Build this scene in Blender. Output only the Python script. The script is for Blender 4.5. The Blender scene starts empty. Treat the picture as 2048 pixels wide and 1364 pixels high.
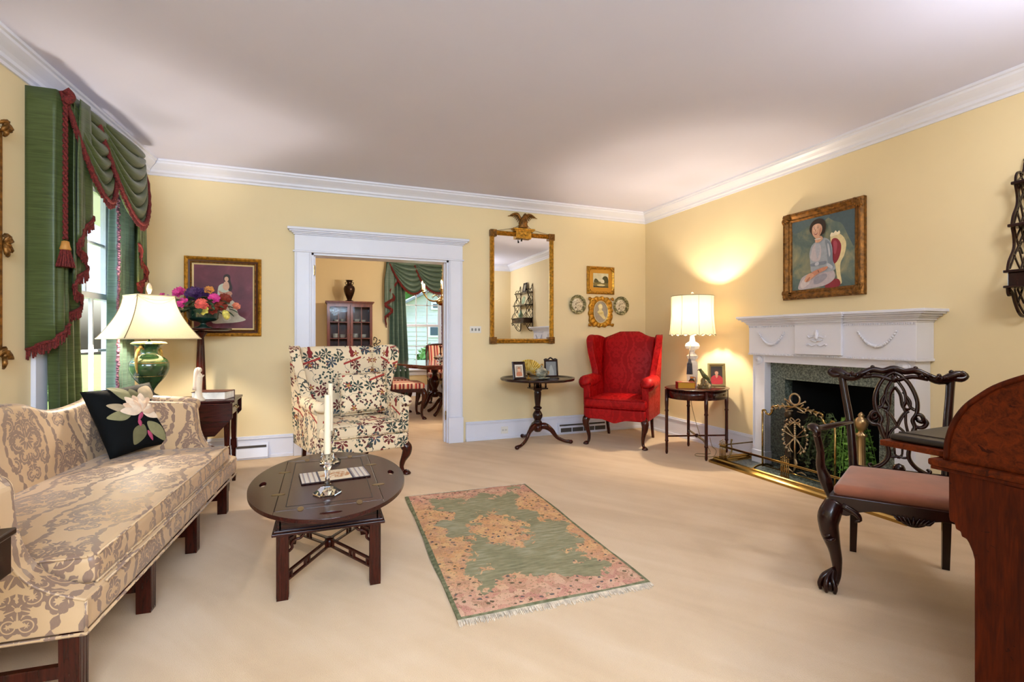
import bpy, math, random
from mathutils import Vector, Matrix
from math import sin, cos, pi, radians, sqrt, atan2, exp
random.seed(7)
C = bpy.context.scene.collection
SC = bpy.context.scene

# ------------------------------------------------------------------ camera
cam_data = bpy.data.cameras.new('camera')
cam = bpy.data.objects.new('camera', cam_data)
C.objects.link(cam)
cam.location = (0, 0, 1.162)
cam.rotation_euler = (radians(90), 0, -radians(21.09))
cam_data.sensor_width = 36
cam_data.lens = 975 / 2048 * 36
cam_data.shift_y = -8 / 2048
cam_data.clip_start = 0.05
SC.camera = cam

# ------------------------------------------------------------------ world, lights, exposure
SC.view_settings.view_transform = 'Standard'
SC.view_settings.look = 'None'
SC.view_settings.gamma = 1
SC.view_settings.use_curve_mapping = False
SC.view_settings.exposure = 0.15
world = bpy.data.worlds.new('world'); SC.world = world
world.use_nodes = True
wn = world.node_tree.nodes; wl = world.node_tree.links
bg = wn['Background']
sky = wn.new('ShaderNodeTexSky'); sky.sky_type = 'NISHITA'; sky.sun_disc = False
sky.sun_elevation = radians(48); sky.sun_rotation = radians(60); sky.air_density = 1.0; sky.dust_density = 6
wl.new(sky.outputs[0], bg.inputs[0]); bg.inputs[1].default_value = 1.0


def area(name, loc, rot, sx, sy, power, color=(1, 1, 1), spread=180):
    d = bpy.data.lights.new(name, 'AREA'); d.shape = 'RECTANGLE'; d.size = sx; d.size_y = sy
    d.energy = power; d.color = color; d.spread = radians(spread)
    o = bpy.data.objects.new(name, d); C.objects.link(o); o.location = loc; o.rotation_euler = rot
    return o


def point(name, loc, power, color=(1, 1, 1), r=.03):
    d = bpy.data.lights.new(name, 'POINT'); d.energy = power; d.color = color; d.shadow_soft_size = r
    o = bpy.data.objects.new(name, d); C.objects.link(o); o.location = loc
    return o

WARM = (1.0, .84, .64)
# unseen fill panel added behind the camera; daylight: soft sun from the street side, portals in the two windows
area('added_rear_fill', (-.1, -1.50, 2.38), (radians(92), 0, 0), 2.4, .5, 135, (.68, .83, 1.0))
_s = bpy.data.lights.new('sun', 'SUN'); _s.energy = 6.0; _s.angle = radians(35); _s.color = (.90, .95, 1.0)
_o = bpy.data.objects.new('sun', _s); C.objects.link(_o)
_o.rotation_euler = Vector((.80, .20, -.46)).to_track_quat('-Z', 'Y').to_euler()
for _l, _r, _w, _h in (((-1.74, 4.13, 1.5), radians(-90), .78, 1.7), ((1.8, 9.74, 1.4), radians(180), 1.2, 1.4)):
    _p = area('window_portal', _l, (radians(90), 0, _r), _w, _h, 1); _p.data.cycles.is_portal = True
# bulbs, with two added fill points among them
point('bulb_fringed_lamp', (3.487, 3.958, 1.40), 62, WARM, .035)
point('bulb_urn_lamp', (-1.19, 4.26, 1.30), 54, (1, .89, .74), .035)
point('added_hall_fill', (.4, -.7, 2.1), 20, (.86, .92, 1.0), .15)  # soft fill added behind the camera, no fixture stands here
point('added_desk_side_fill', (2.75, .75, 2.15), 34, (.88, .90, .95), .15)  # unseen fill added to brighten the right wall and near carpet
for _a in range(3):
    point('bulb_chandelier', (1.66 + .24 * cos(2.1 * _a + .4), 7.2 + .24 * sin(2.1 * _a + .4), 1.99), 30, (1, .86, .66), .02)

# ------------------------------------------------------------------ helpers


def lin(h):
    h = h.lstrip('#'); r = []
    for i in (0, 2, 4):
        c = int(h[i:i + 2], 16) / 255
        r.append(c / 12.92 if c <= .04045 else ((c + .055) / 1.055) ** 2.4)
    return (r[0], r[1], r[2], 1)


class MB:
    """collects geometry for ONE mesh object"""
    def __init__(s):
        s.v = []; s.f = []; s.mi = []; s.sm = []; s.M = Matrix.Identity(4); s.cur = 0; s.uv = {}

    def add(s, vs, fs, smooth=False, m=None):
        b = len(s.v); M = s.M
        s.v += [tuple(M @ Vector(p)) for p in vs]
        flip = M.determinant() < 0
        for f in fs:
            g = [b + i for i in f]
            if flip: g.reverse()
            s.f.append(g); s.mi.append(s.cur if m is None else m); s.sm.append(smooth)
        return s

    def box(s, x0, x1, y0, y1, z0, z1, m=None):
        v = [(x0, y0, z0), (x1, y0, z0), (x1, y1, z0), (x0, y1, z0), (x0, y0, z1), (x1, y0, z1), (x1, y1, z1), (x0, y1, z1)]
        return s.add(v, [(0, 3, 2, 1), (4, 5, 6, 7), (0, 1, 5, 4), (1, 2, 6, 5), (2, 3, 7, 6), (3, 0, 4, 7)], False, m)

    def cbox(s, c, d, rz=0, ry=0, rx=0, m=None):
        M0 = s.M
        s.M = M0 @ Matrix.Translation(c) @ Matrix.Rotation(rz, 4, 'Z') @ Matrix.Rotation(ry, 4, 'Y') @ Matrix.Rotation(rx, 4, 'X')
        s.box(-d[0] / 2, d[0] / 2, -d[1] / 2, d[1] / 2, -d[2] / 2, d[2] / 2, m); s.M = M0
        return s

    def bar(s, a, b, w, t=None, up=(0, 0, 1), m=None):
        """rectangular bar from a to b, w across, t along 'up'"""
        t = t or w; a = Vector(a); b = Vector(b); d = (b - a); L = d.length; d.normalize()
        u = Vector(up); sdir = d.cross(u)
        if sdir.length < 1e-4: sdir = d.cross(Vector((1, 0, 0)))
        sdir.normalize(); u = sdir.cross(d)
        vs = []
        for e in (a, b):
            for i, j in ((-1, -1), (1, -1), (1, 1), (-1, 1)):
                vs.append(tuple(e + sdir * (i * w / 2) + u * (j * t / 2)))
        return s.add(vs, [(0, 1, 2, 3), (7, 6, 5, 4), (4, 5, 1, 0), (5, 6, 2, 1), (6, 7, 3, 2), (7, 4, 0, 3)], False, m)

    def taper(s, c0, d0, c1, d1, m=None):
        vs = []
        for c, d in ((c0, d0), (c1, d1)):
            for i, j in ((-1, -1), (1, -1), (1, 1), (-1, 1)):
                vs.append((c[0] + i * d[0] / 2, c[1] + j * d[1] / 2, c[2]))
        if c1[2] > c0[2]:
            F = [(3, 2, 1, 0), (4, 5, 6, 7), (0, 1, 5, 4), (1, 2, 6, 5), (2, 3, 7, 6), (3, 0, 4, 7)]
        else:
            F = [(0, 1, 2, 3), (7, 6, 5, 4), (4, 5, 1, 0), (5, 6, 2, 1), (6, 7, 3, 2), (7, 4, 0, 3)]
        return s.add(vs, F, False, m)

    def lathe(s, prof, c=(0, 0, 0), n=24, flute=0, fd=0, sx=1, sy=1, m=None, smooth=True, rot=0):
        vs = []; fs = []; k = len(prof)
        for (r, z) in prof:
            for i in range(n):
                a = 2 * pi * i / n + rot
                rr = r * (1 - (fd * (.5 + .5 * cos(flute * a)) if flute else 0))
                vs.append((c[0] + rr * cos(a) * sx, c[1] + rr * sin(a) * sy, c[2] + z))
        for j in range(k - 1):
            for i in range(n):
                i2 = (i + 1) % n
                fs.append((j * n + i, j * n + i2, (j + 1) * n + i2, (j + 1) * n + i))
        if prof[0][0] > 1e-5: fs.append(tuple(range(n - 1, -1, -1)))
        if prof[-1][0] > 1e-5: fs.append(tuple((k - 1) * n + i for i in range(n)))
        return s.add(vs, fs, smooth, m)

    def tube(s, pts, r, n=8, closed=False, sub=0, sx=1, sy=1, up=None, m=None, cap=True):
        pts = [Vector(p) for p in pts]; N = len(pts)
        rs = list(r) if isinstance(r, (list, tuple)) else [r] * N
        if sub:
            P = []; RR = []; rng = N if closed else N - 1
            for i in range(rng):
                if closed: q = [pts[(i + k) % N] for k in (-1, 0, 1, 2)]
                else: q = [pts[max(0, i - 1)], pts[i], pts[i + 1], pts[min(N - 1, i + 2)]]
                for k in range(sub):
                    t = k / sub; t2 = t * t; t3 = t2 * t
                    P.append(.5 * ((2 * q[1]) + (q[2] - q[0]) * t + (2 * q[0] - 5 * q[1] + 4 * q[2] - q[3]) * t2 + (3 * q[1] - q[0] - 3 * q[2] + q[3]) * t3))
                    e = t * t * (3 - 2 * t); RR.append(rs[i] * (1 - e) + rs[(i + 1) % N] * e)
            if not closed: P.append(pts[-1]); RR.append(rs[-1])
            pts = P; rs = RR; N = len(pts)
        T = []
        for i in range(N):
            a = pts[(i - 1) % N] if (closed or i > 0) else pts[i]
            b = pts[(i + 1) % N] if (closed or i < N - 1) else pts[i]
            d = b - a
            if d.length < 1e-9: d = Vector((0, 0, 1))
            T.append(d.normalized())
        nrm = Vector(up) if up else Vector((0, 0, 1))
        if abs(nrm.dot(T[0])) > .95 and not up: nrm = Vector((1, 0, 0))
        nrm = (nrm - T[0] * nrm.dot(T[0])).normalized()
        vs = []; fs = []
        for i in range(N):
            if up:
                q = Vector(up); q = q - T[i] * q.dot(T[i])
                if q.length > 1e-3: nrm = q.normalized()
                else: nrm = (nrm - T[i] * nrm.dot(T[i])).normalized()
            else:
                nrm = (nrm - T[i] * nrm.dot(T[i])).normalized()
            bn = T[i].cross(nrm)
            for k in range(n):
                a = 2 * pi * k / n + (pi / n if n == 4 else 0)
                vs.append(tuple(pts[i] + nrm * (rs[i] * cos(a) * sy) + bn * (rs[i] * sin(a) * sx)))
        for i in range(N if closed else N - 1):
            i2 = (i + 1) % N
            for k in range(n):
                k2 = (k + 1) % n
                fs.append((i * n + k, i * n + k2, i2 * n + k2, i2 * n + k))
        if cap and not closed:
            fs.append(tuple(range(n - 1, -1, -1))); fs.append(tuple((N - 1) * n + k for k in range(n)))
        return s.add(vs, fs, n > 4, m)

    def ext(s, poly, d0, d1, plane='xz', m=None, smooth=False):
        k = len(poly)
        def P(p, d): return {'xz': (p[0], d, p[1]), 'xy': (p[0], p[1], d), 'yz': (d, p[0], p[1])}[plane]
        A = 0
        for i in range(k):
            a, b = poly[i], poly[(i + 1) % k]; A += a[0] * b[1] - b[0] * a[1]
        q = list(poly) if A > 0 else list(reversed(poly))
        vs = [P(p, d0) for p in q] + [P(p, d1) for p in q]
        fs = [tuple(range(k - 1, -1, -1)), tuple(range(k, 2 * k))] + [(i, (i + 1) % k, k + (i + 1) % k, k + i) for i in range(k)]
        if (plane == 'xz') != (d1 < d0): fs = [tuple(reversed(f)) for f in fs]
        s.add(vs, fs[:2], False, m); b = len(s.v) - 2 * k
        for f in fs[2:]:
            s.f.append([b + i for i in f]); s.mi.append(s.cur if m is None else m); s.sm.append(smooth)
        return s

    def grid(s, fn, nu, nv, closeu=False, m=None, flip=False):
        vs = []; fs = []
        U = nu if closeu else nu + 1
        for j in range(nv + 1):
            for i in range(U):
                vs.append(tuple(fn(i / nu, j / nv)))
        for j in range(nv):
            for i in range(nu):
                i2 = (i + 1) % U if closeu else i + 1
                f = (j * U + i, j * U + i2, (j + 1) * U + i2, (j + 1) * U + i)
                fs.append(tuple(reversed(f)) if flip else f)
        return s.add(vs, fs, True, m)

    def loft(s, rings, cap=True, m=None, smooth=True):
        n = len(rings[0]); vs = [p for r in rings for p in r]; fs = []
        for j in range(len(rings) - 1):
            for i in range(n):
                i2 = (i + 1) % n; fs.append((j * n + i, j * n + i2, (j + 1) * n + i2, (j + 1) * n + i))
        if cap: fs.append(tuple(range(n - 1, -1, -1))); fs.append(tuple((len(rings) - 1) * n + i for i in range(n)))
        return s.add(vs, fs, smooth, m)

    def rbox(s, c, d, r=.04, n=8, crown=0, fn=None, m=None):
        """rounded cushion box; crown puffs the big faces; fn warps a point"""
        hx, hy, hz = d[0] / 2, d[1] / 2, d[2] / 2; r = min(r, hx * .98, hy * .98, hz * .98)
        def pt(p):
            q = Vector((max(-hx + r, min(hx - r, p[0])), max(-hy + r, min(hy - r, p[1])), max(-hz + r, min(hz - r, p[2]))))
            e = Vector(p) - q
            if e.length > 1e-9: e = e.normalized() * r
            o = q + e
            if crown:
                o.z += (1 if o.z > 0 else -1) * crown * (1 - (o.x / hx) ** 2) * (1 - (o.y / hy) ** 2) * min(1, abs(o.z) / hz)
            o = Vector((o.x + c[0], o.y + c[1], o.z + c[2]))
            return fn(o) if fn else o
        ax = [(0, 1, 2), (1, 2, 0), (2, 0, 1)]; h = (hx, hy, hz)
        def ticks(H):
            w = r * 1.0
            t = [-H, -H + w * .15, -H + w * .42, -H + w * .75]
            k = max(2, n)
            t += [(-H + w) + (2 * H - 2 * w) * i / k for i in range(k + 1)]
            t += [H - w * .75, H - w * .42, H - w * .15, H]
            return t
        for a, b, cc in ax:
            ta, tb = ticks(h[a]), ticks(h[b])
            for sg in (-1, 1):
                vs = []; fs = []
                for y in tb:
                    for x in ta:
                        p = [0, 0, 0]; p[a] = x; p[b] = y; p[cc] = sg * h[cc]; vs.append(tuple(pt(p)))
                W = len(ta)
                for j in range(len(tb) - 1):
                    for i in range(W - 1):
                        f = (j * W + i, j * W + i + 1, (j + 1) * W + i + 1, (j + 1) * W + i)
                        fs.append(f if sg > 0 else tuple(reversed(f)))
                s.add(vs, fs, True, m)
        return s

    def sph(s, c, r, sx=1, sy=1, sz=1, n=12, m=None):
        k = max(4, n // 2 + 1)
        prof = [(r * sin(pi * j / k), -r * cos(pi * j / k) * sz) for j in range(k + 1)]
        prof[0] = (0, prof[0][1]); prof[-1] = (0, prof[-1][1])
        return s.lathe(prof, c, n, sx=sx, sy=sy, m=m)

    def build(s, name, mats, parent=None, bevel=0, solid=0, sub=0, weld=False, label=None, seg=2, ang=35):
        me = bpy.data.meshes.new(name)
        me.from_pydata(s.v, [], s.f)
        if not isinstance(mats, (list, tuple)): mats = [mats]
        for q in mats: me.materials.append(q)
        me.polygons.foreach_set('material_index', s.mi)
        me.polygons.foreach_set('use_smooth', s.sm)
        uv = me.uv_layers.new(name='UVMap'); d = uv.data
        V = me.vertices
        for p in me.polygons:
            nx, ny, nz = abs(p.normal.x), abs(p.normal.y), abs(p.normal.z)
            for li in p.loop_indices:
                co = V[me.loops[li].vertex_index].co
                if nz >= nx and nz >= ny: d[li].uv = (co.x, co.y)
                elif ny >= nx: d[li].uv = (co.x, co.z)
                else: d[li].uv = (co.y, co.z)
        me.validate(); me.update()
        o = bpy.data.objects.new(name, me); C.objects.link(o)
        if parent: o.parent = parent
        if weld:
            w = o.modifiers.new('weld', 'WELD'); w.merge_threshold = .0004
        if solid:
            w = o.modifiers.new('solid', 'SOLIDIFY'); w.thickness = solid; w.offset = 0
        if bevel:
            w = o.modifiers.new('bevel', 'BEVEL'); w.width = bevel; w.segments = seg; w.limit_method = 'ANGLE'; w.angle_limit = radians(ang)
            w.harden_normals = False
        if sub:
            w = o.modifiers.new('sub', 'SUBSURF'); w.levels = sub; w.render_levels = sub
        if label: o['label'] = label
        return o


def thing(name, label, cat, loc=(0, 0, 0), rz=0, group=None):
    o = bpy.data.objects.new(name, None); C.objects.link(o)
    o.location = loc; o.rotation_euler = (0, 0, rz); o.empty_display_size = .1
    o['label'] = label; o['category'] = cat
    if group: o['group'] = group
    return o


def tag(o, label, cat, group=None, loc=None, rz=None):
    o['label'] = label; o['category'] = cat
    if group: o['group'] = group
    if loc: o.location = loc
    if rz is not None: o.rotation_euler = (0, 0, rz)
    return o


def struct(o, label=None):
    o['kind'] = 'structure'
    if label: o['label'] = label
    return o


def dup(root, loc, rz, label, group=None):
    r = root.copy(); C.objects.link(r); r.location = loc; r.rotation_euler = (0, 0, rz); r['label'] = label
    if group: r['group'] = group
    for ch in list(root.children):
        c = ch.copy(); C.objects.link(c); c.parent = r
        for g in list(ch.children):
            e = g.copy(); C.objects.link(e); e.parent = c
    return r


def circ(cx, cy, r, n=24, ry=None, a0=0, a1=2 * pi, full=True):
    ry = ry or r; k = n if full else n + 1
    return [(cx + r * cos(a0 + (a1 - a0) * i / n), cy + ry * sin(a0 + (a1 - a0) * i / n)) for i in range(k)]


def spline(P, sub=6, closed=True):
    out = []; N = len(P)
    for i in range(N if closed else N - 1):
        if closed: q = [P[(i + k) % N] for k in (-1, 0, 1, 2)]
        else: q = [P[max(0, i - 1)], P[i], P[i + 1], P[min(N - 1, i + 2)]]
        for k in range(sub):
            t = k / sub
            out.append(tuple(.5 * (2 * q[1][j] + (q[2][j] - q[0][j]) * t + (2 * q[0][j] - 5 * q[1][j] + 4 * q[2][j] - q[3][j]) * t * t + (3 * q[1][j] - q[0][j] - 3 * q[2][j] + q[3][j]) * t ** 3) for j in range(2)))
    if not closed: out.append(tuple(P[-1]))
    return out

# ------------------------------------------------------------------ materials


class X:
    """node expression"""
    nt = None
    def __init__(s, sock): s.k = sock
    @staticmethod
    def math(op, *a, clamp=False):
        n = X.nt.nodes.new('ShaderNodeMath'); n.operation = op; n.use_clamp = clamp
        for i, q in enumerate(a):
            if isinstance(q, X): X.nt.links.new(q.k, n.inputs[i])
            else: n.inputs[i].default_value = q
        return X(n.outputs[0])
    def __add__(a, b): return X.math('ADD', a, b)
    __radd__ = __add__
    def __sub__(a, b): return X.math('SUBTRACT', a, b)
    def __rsub__(a, b): return X.math('SUBTRACT', b, a)
    def __mul__(a, b): return X.math('MULTIPLY', a, b)
    __rmul__ = __mul__
    def __truediv__(a, b): return X.math('DIVIDE', a, b)
    def __lt__(a, b): return X.math('LESS_THAN', a, b)
    def __gt__(a, b): return X.math('GREATER_THAN', a, b)
    def __neg__(a): return X.math('MULTIPLY', a, -1.0)


def xsin(a): return X.math('SINE', a)
def xcos(a): return X.math('COSINE', a)
def xabs(a): return X.math('ABSOLUTE', a)
def xmin(a, b): return X.math('MINIMUM', a, b)
def xmax(a, b): return X.math('MAXIMUM', a, b)
def xfloor(a): return X.math('FLOOR', a)
def xfrac(a): return X.math('FRACT', a)
def xlen(a, b): return X.math('SQRT', a * a + b * b)
def xatan(a, b): return X.math('ARCTAN2', a, b)
def xlog(a): return X.math('LOGARITHM', a, 2.718)
def xnot(a): return 1 - a


def new_mat(name):
    m = bpy.data.materials.new(name); m.use_nodes = True
    X.nt = m.node_tree
    return m, m.node_tree.nodes['Principled BSDF']


def coords(kind='Object'):
    t = X.nt.nodes.new('ShaderNodeTexCoord'); s = X.nt.nodes.new('ShaderNodeSeparateXYZ')
    X.nt.links.new(t.outputs[kind], s.inputs[0])
    return t.outputs[kind], X(s.outputs[0]), X(s.outputs[1]), X(s.outputs[2])


def vec(x, y, z=0.0):
    n = X.nt.nodes.new('ShaderNodeCombineXYZ')
    for i, q in enumerate((x, y, z)):
        if isinstance(q, X): X.nt.links.new(q.k, n.inputs[i])
        else: n.inputs[i].default_value = q
    return n.outputs[0]


def scaled(v, s):
    n = X.nt.nodes.new('ShaderNodeMapping'); X.nt.links.new(v, n.inputs[0]); n.inputs['Scale'].default_value = s
    return n.outputs[0]


def noise(v, scale, detail=3, rough=.5, dist=0, color=False):
    n = X.nt.nodes.new('ShaderNodeTexNoise'); n.inputs['Scale'].default_value = scale
    n.inputs['Detail'].default_value = detail; n.inputs['Roughness'].default_value = rough; n.inputs['Distortion'].default_value = dist
    X.nt.links.new(v, n.inputs['Vector'])
    return n.outputs['Color'] if color else X(n.outputs[0])


def ramp(fac, stops, const=False):
    n = X.nt.nodes.new('ShaderNodeValToRGB'); X.nt.links.new(fac.k, n.inputs[0]); r = n.color_ramp
    if const: r.interpolation = 'CONSTANT'
    while len(r.elements) < len(stops): r.elements.new(.5)
    for e, (p, c) in zip(r.elements, stops): e.position = p; e.color = lin(c) if isinstance(c, str) else c
    return n.outputs[0]


def mix(fac, a, b):
    n = X.nt.nodes.new('ShaderNodeMix'); n.data_type = 'RGBA'
    if isinstance(fac, X): X.nt.links.new(fac.k, n.inputs[0])
    else: n.inputs[0].default_value = fac
    for i, q in ((6, a), (7, b)):
        if isinstance(q, str): n.inputs[i].default_value = lin(q)
        elif isinstance(q, tuple): n.inputs[i].default_value = q
        else: X.nt.links.new(q, n.inputs[i])
    return n.outputs[2]


def setc(b, c):
    if isinstance(c, str): b.inputs['Base Color'].default_value = lin(c)
    else: X.nt.links.new(c, b.inputs['Base Color'])


def bump(b, h, strength=.3, dist=.01):
    n = X.nt.nodes.new('ShaderNodeBump'); n.inputs['Strength'].default_value = strength; n.inputs['Distance'].default_value = dist
    X.nt.links.new(h.k, n.inputs['Height']); X.nt.links.new(n.outputs[0], b.inputs['Normal'])


def plain(name, c, rough=.5, metal=0, var=.0, vs=8, bmp=0, bs=60, bd=.002, coat=0, sheen=0, spec=.5):
    m, b = new_mat(name)
    v, x, y, z = coords()
    k = noise(v, vs, 3)
    if var:
        c0 = lin(c); d = tuple(max(0, q * (1 - var)) for q in c0[:3]) + (1,); e = tuple(min(1, q * (1 + var)) for q in c0[:3]) + (1,)
        setc(b, ramp(k, [(.3, d), (.7, e)]))
    else: setc(b, c)
    b.inputs['Roughness'].default_value = rough; b.inputs['Metallic'].default_value = metal
    b.inputs['Coat Weight'].default_value = coat; b.inputs['Specular IOR Level'].default_value = spec
    b.inputs['Coat Roughness'].default_value = .15
    if sheen: b.inputs['Sheen Weight'].default_value = sheen; b.inputs['Sheen Roughness'].default_value = .5
    if bmp: bump(b, noise(v, bs, 2), bmp, bd)
    return m


_cc = {}
def col(h, rough=.6):
    if (h, rough) not in _cc: _cc[(h, rough)] = plain('paint_' + h.strip('#'), h, rough, var=.08, vs=40)
    return _cc[(h, rough)]


def wood(name, dark, light, rough=.3, s=(14, 14, 1.4), coat=.3, knots=0, spec=.35):
    m, b = new_mat(name); v, x, y, z = coords()
    g = noise(scaled(v, s), 3, 5, .6, 1.2); g2 = noise(scaled(v, tuple(q * 6 for q in s)), 3, 2)
    c = ramp(g * .75 + g2 * .25, [(.32, dark), (.68, light)])
    if knots:
        c = mix(noise(scaled(v, (2, 7, 11)), 1.6, 4, .65, .6) > .66, c, dark)
    setc(b, c); b.inputs['Roughness'].default_value = rough; b.inputs['Coat Weight'].default_value = coat; b.inputs['Coat Roughness'].default_value = .12; b.inputs['Specular IOR Level'].default_value = .12 if knots else .3
    return m

WALL = plain('wall_paint', '#EBD8AC', .75, var=.02, vs=2, bmp=.05, bs=300, bd=.001)
CEIL = plain('ceiling_paint', '#DCDDF4', .85, var=.015, vs=1.5)
TRIM = plain('trim_paint', '#E4E6F3', .35, var=.01)
MAH = wood('mahogany', '#200805', '#4C180D', .22, coat=.2)
MAHX = wood('mahogany_flat', '#1E0807', '#431712', .24, (1.4, 14, 14), coat=.2)
DMAH = wood('dark_mahogany', '#120504', '#2E0F09', .25, coat=.2)
CHERRY = wood('cherry', '#361204', '#742E0A', .55, (1.2, 12, 12), coat=.0, knots=1)
CHERRYV = wood('cherry_upright', '#300E03', '#622307', .55, (12, 12, 1.2), coat=.0, knots=1)
CAB = wood('cabinet_wood', '#4A1E10', '#85401F', .35)
GILT = plain('gilt', '#BC8A30', .36, .75, var=.5, vs=40, bmp=.4, bs=90, bd=.004)
GILTD = plain('antique_gilt', '#7C5320', .42, .6, var=.6, vs=35, bmp=.6, bs=70, bd=.006)
BRASS = plain('brass', '#A88C54', .16, 1, var=.15)
OBRASS = plain('old_brass', '#8E7850', .35, 1, var=.3, vs=30)
BLACKM = plain('black_iron', '#0B0A0A', .5, .4)
SOOT = plain('firebox_soot', '#060505', .9)
WHITEP = plain('white_plastic', '#E9E6E0', .4)
DARKSLOT = plain('slot_dark', '#4A4440', .8)
WAX = plain('candle_wax', '#F2E3C6', .45)
GREENV = plain('bowl_dark_green', '#12322C', .25, var=.3, coat=.5)
MIRROR = plain('mirror_glass', '#F0F0F0', .01, 1)
CREAMC = plain('cream_ceramic', '#EBD9BE', .35, var=.06)


def glass_mat(name, tint='#FFFFFF', rough=.0, ior=1.5, thin=False):
    m, b = new_mat(name); v, x, y, z = coords()
    if thin:
        nt = m.node_tree; tr = nt.nodes.new('ShaderNodeBsdfTransparent'); gl = nt.nodes.new('ShaderNodeBsdfGlossy'); mx = nt.nodes.new('ShaderNodeMixShader')
        fr = nt.nodes.new('ShaderNodeLayerWeight'); fr.inputs[0].default_value = .5; fk = X.math('POWER', X(fr.outputs['Facing']), 5.0) * .4 + .004
        tr.inputs[0].default_value = lin(tint); gl.inputs[1].default_value = .02
        nt.links.new(fk.k, mx.inputs[0]); nt.links.new(tr.outputs[0], mx.inputs[1]); nt.links.new(gl.outputs[0], mx.inputs[2])
        nt.links.new(mx.outputs[0], nt.nodes['Material Output'].inputs[0])
    else:
        b.inputs['Transmission Weight'].default_value = 1; b.inputs['Roughness'].default_value = rough; b.inputs['IOR'].default_value = ior
        setc(b, mix(noise(v, 5) * .1, tint, '#FFFFFF'))
    return m
CRYSTAL = glass_mat('crystal', '#FFFFFF', .02, 1.5)
CRYSTALW = glass_mat('cut_crystal', '#FFFFFF', .15, 1.3)
CRYSTALW.node_tree.nodes['Principled BSDF'].inputs['Transmission Weight'].default_value = .45
PANE = glass_mat('pane_glass', '#F4F8FA', thin=True)
AMBER = glass_mat('amber_glass', '#D98A1E', .02)


def shade_mat(name, c):
    m, b = new_mat(name); v, x, y, z = coords(); nt = m.node_tree
    st = noise(scaled(v, (60, 60, 2)), 4, 2)
    cc = ramp(st, [(.3, tuple(q * .88 for q in lin(c)[:3]) + (1,)), (.7, lin(c))])
    d = nt.nodes.new('ShaderNodeBsdfDiffuse'); t = nt.nodes.new('ShaderNodeBsdfTranslucent'); mx = nt.nodes.new('ShaderNodeMixShader')
    nt.links.new(cc, d.inputs[0]); nt.links.new(cc, t.inputs[0]); mx.inputs[0].default_value = .075
    nt.links.new(d.outputs[0], mx.inputs[1]); nt.links.new(t.outputs[0], mx.inputs[2])
    nt.links.new(mx.outputs[0], nt.nodes['Material Output'].inputs[0])
    return m
SHADE = shade_mat('lamp_shade_silk', '#F8E8C4')
SHADE2 = shade_mat('lamp_shade_linen', '#F3E0B4')


def emit(name, c, s):
    m, b = new_mat(name); b.inputs['Emission Color'].default_value = lin(c); b.inputs['Emission Strength'].default_value = s
    setc(b, c); return m
FLAME = emit('lit_bulb', '#FFDFA6', 40)


# carpet
def mk_carpet():
    m, b = new_mat('carpet_pile'); v, x, y, z = coords()
    n1 = noise(v, 1.3, 4, .6, .8); n2 = noise(v, 260, 2); n3 = noise(scaled(v, (1, .35, 1)), 5, 3)
    n4 = noise(scaled(vec(x * .8 + y * .6, y * .8 - x * .6), (3.2, .5, 1)), 2.2, 2, .5, .4); c = ramp(n1 * .3 + n4 * .4 + n3 * .15 + n2 * .15, [(.30, '#CDAE8A'), (.50, '#DDC09C'), (.70, '#E8CFAF')])
    setc(b, c); b.inputs['Roughness'].default_value = .95; b.inputs['Sheen Weight'].default_value = .15
    b.inputs['Specular IOR Level'].default_value = .1
    bump(b, n2 + n3 * .5, .5, .006); return m
CARPET = mk_carpet()


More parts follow.
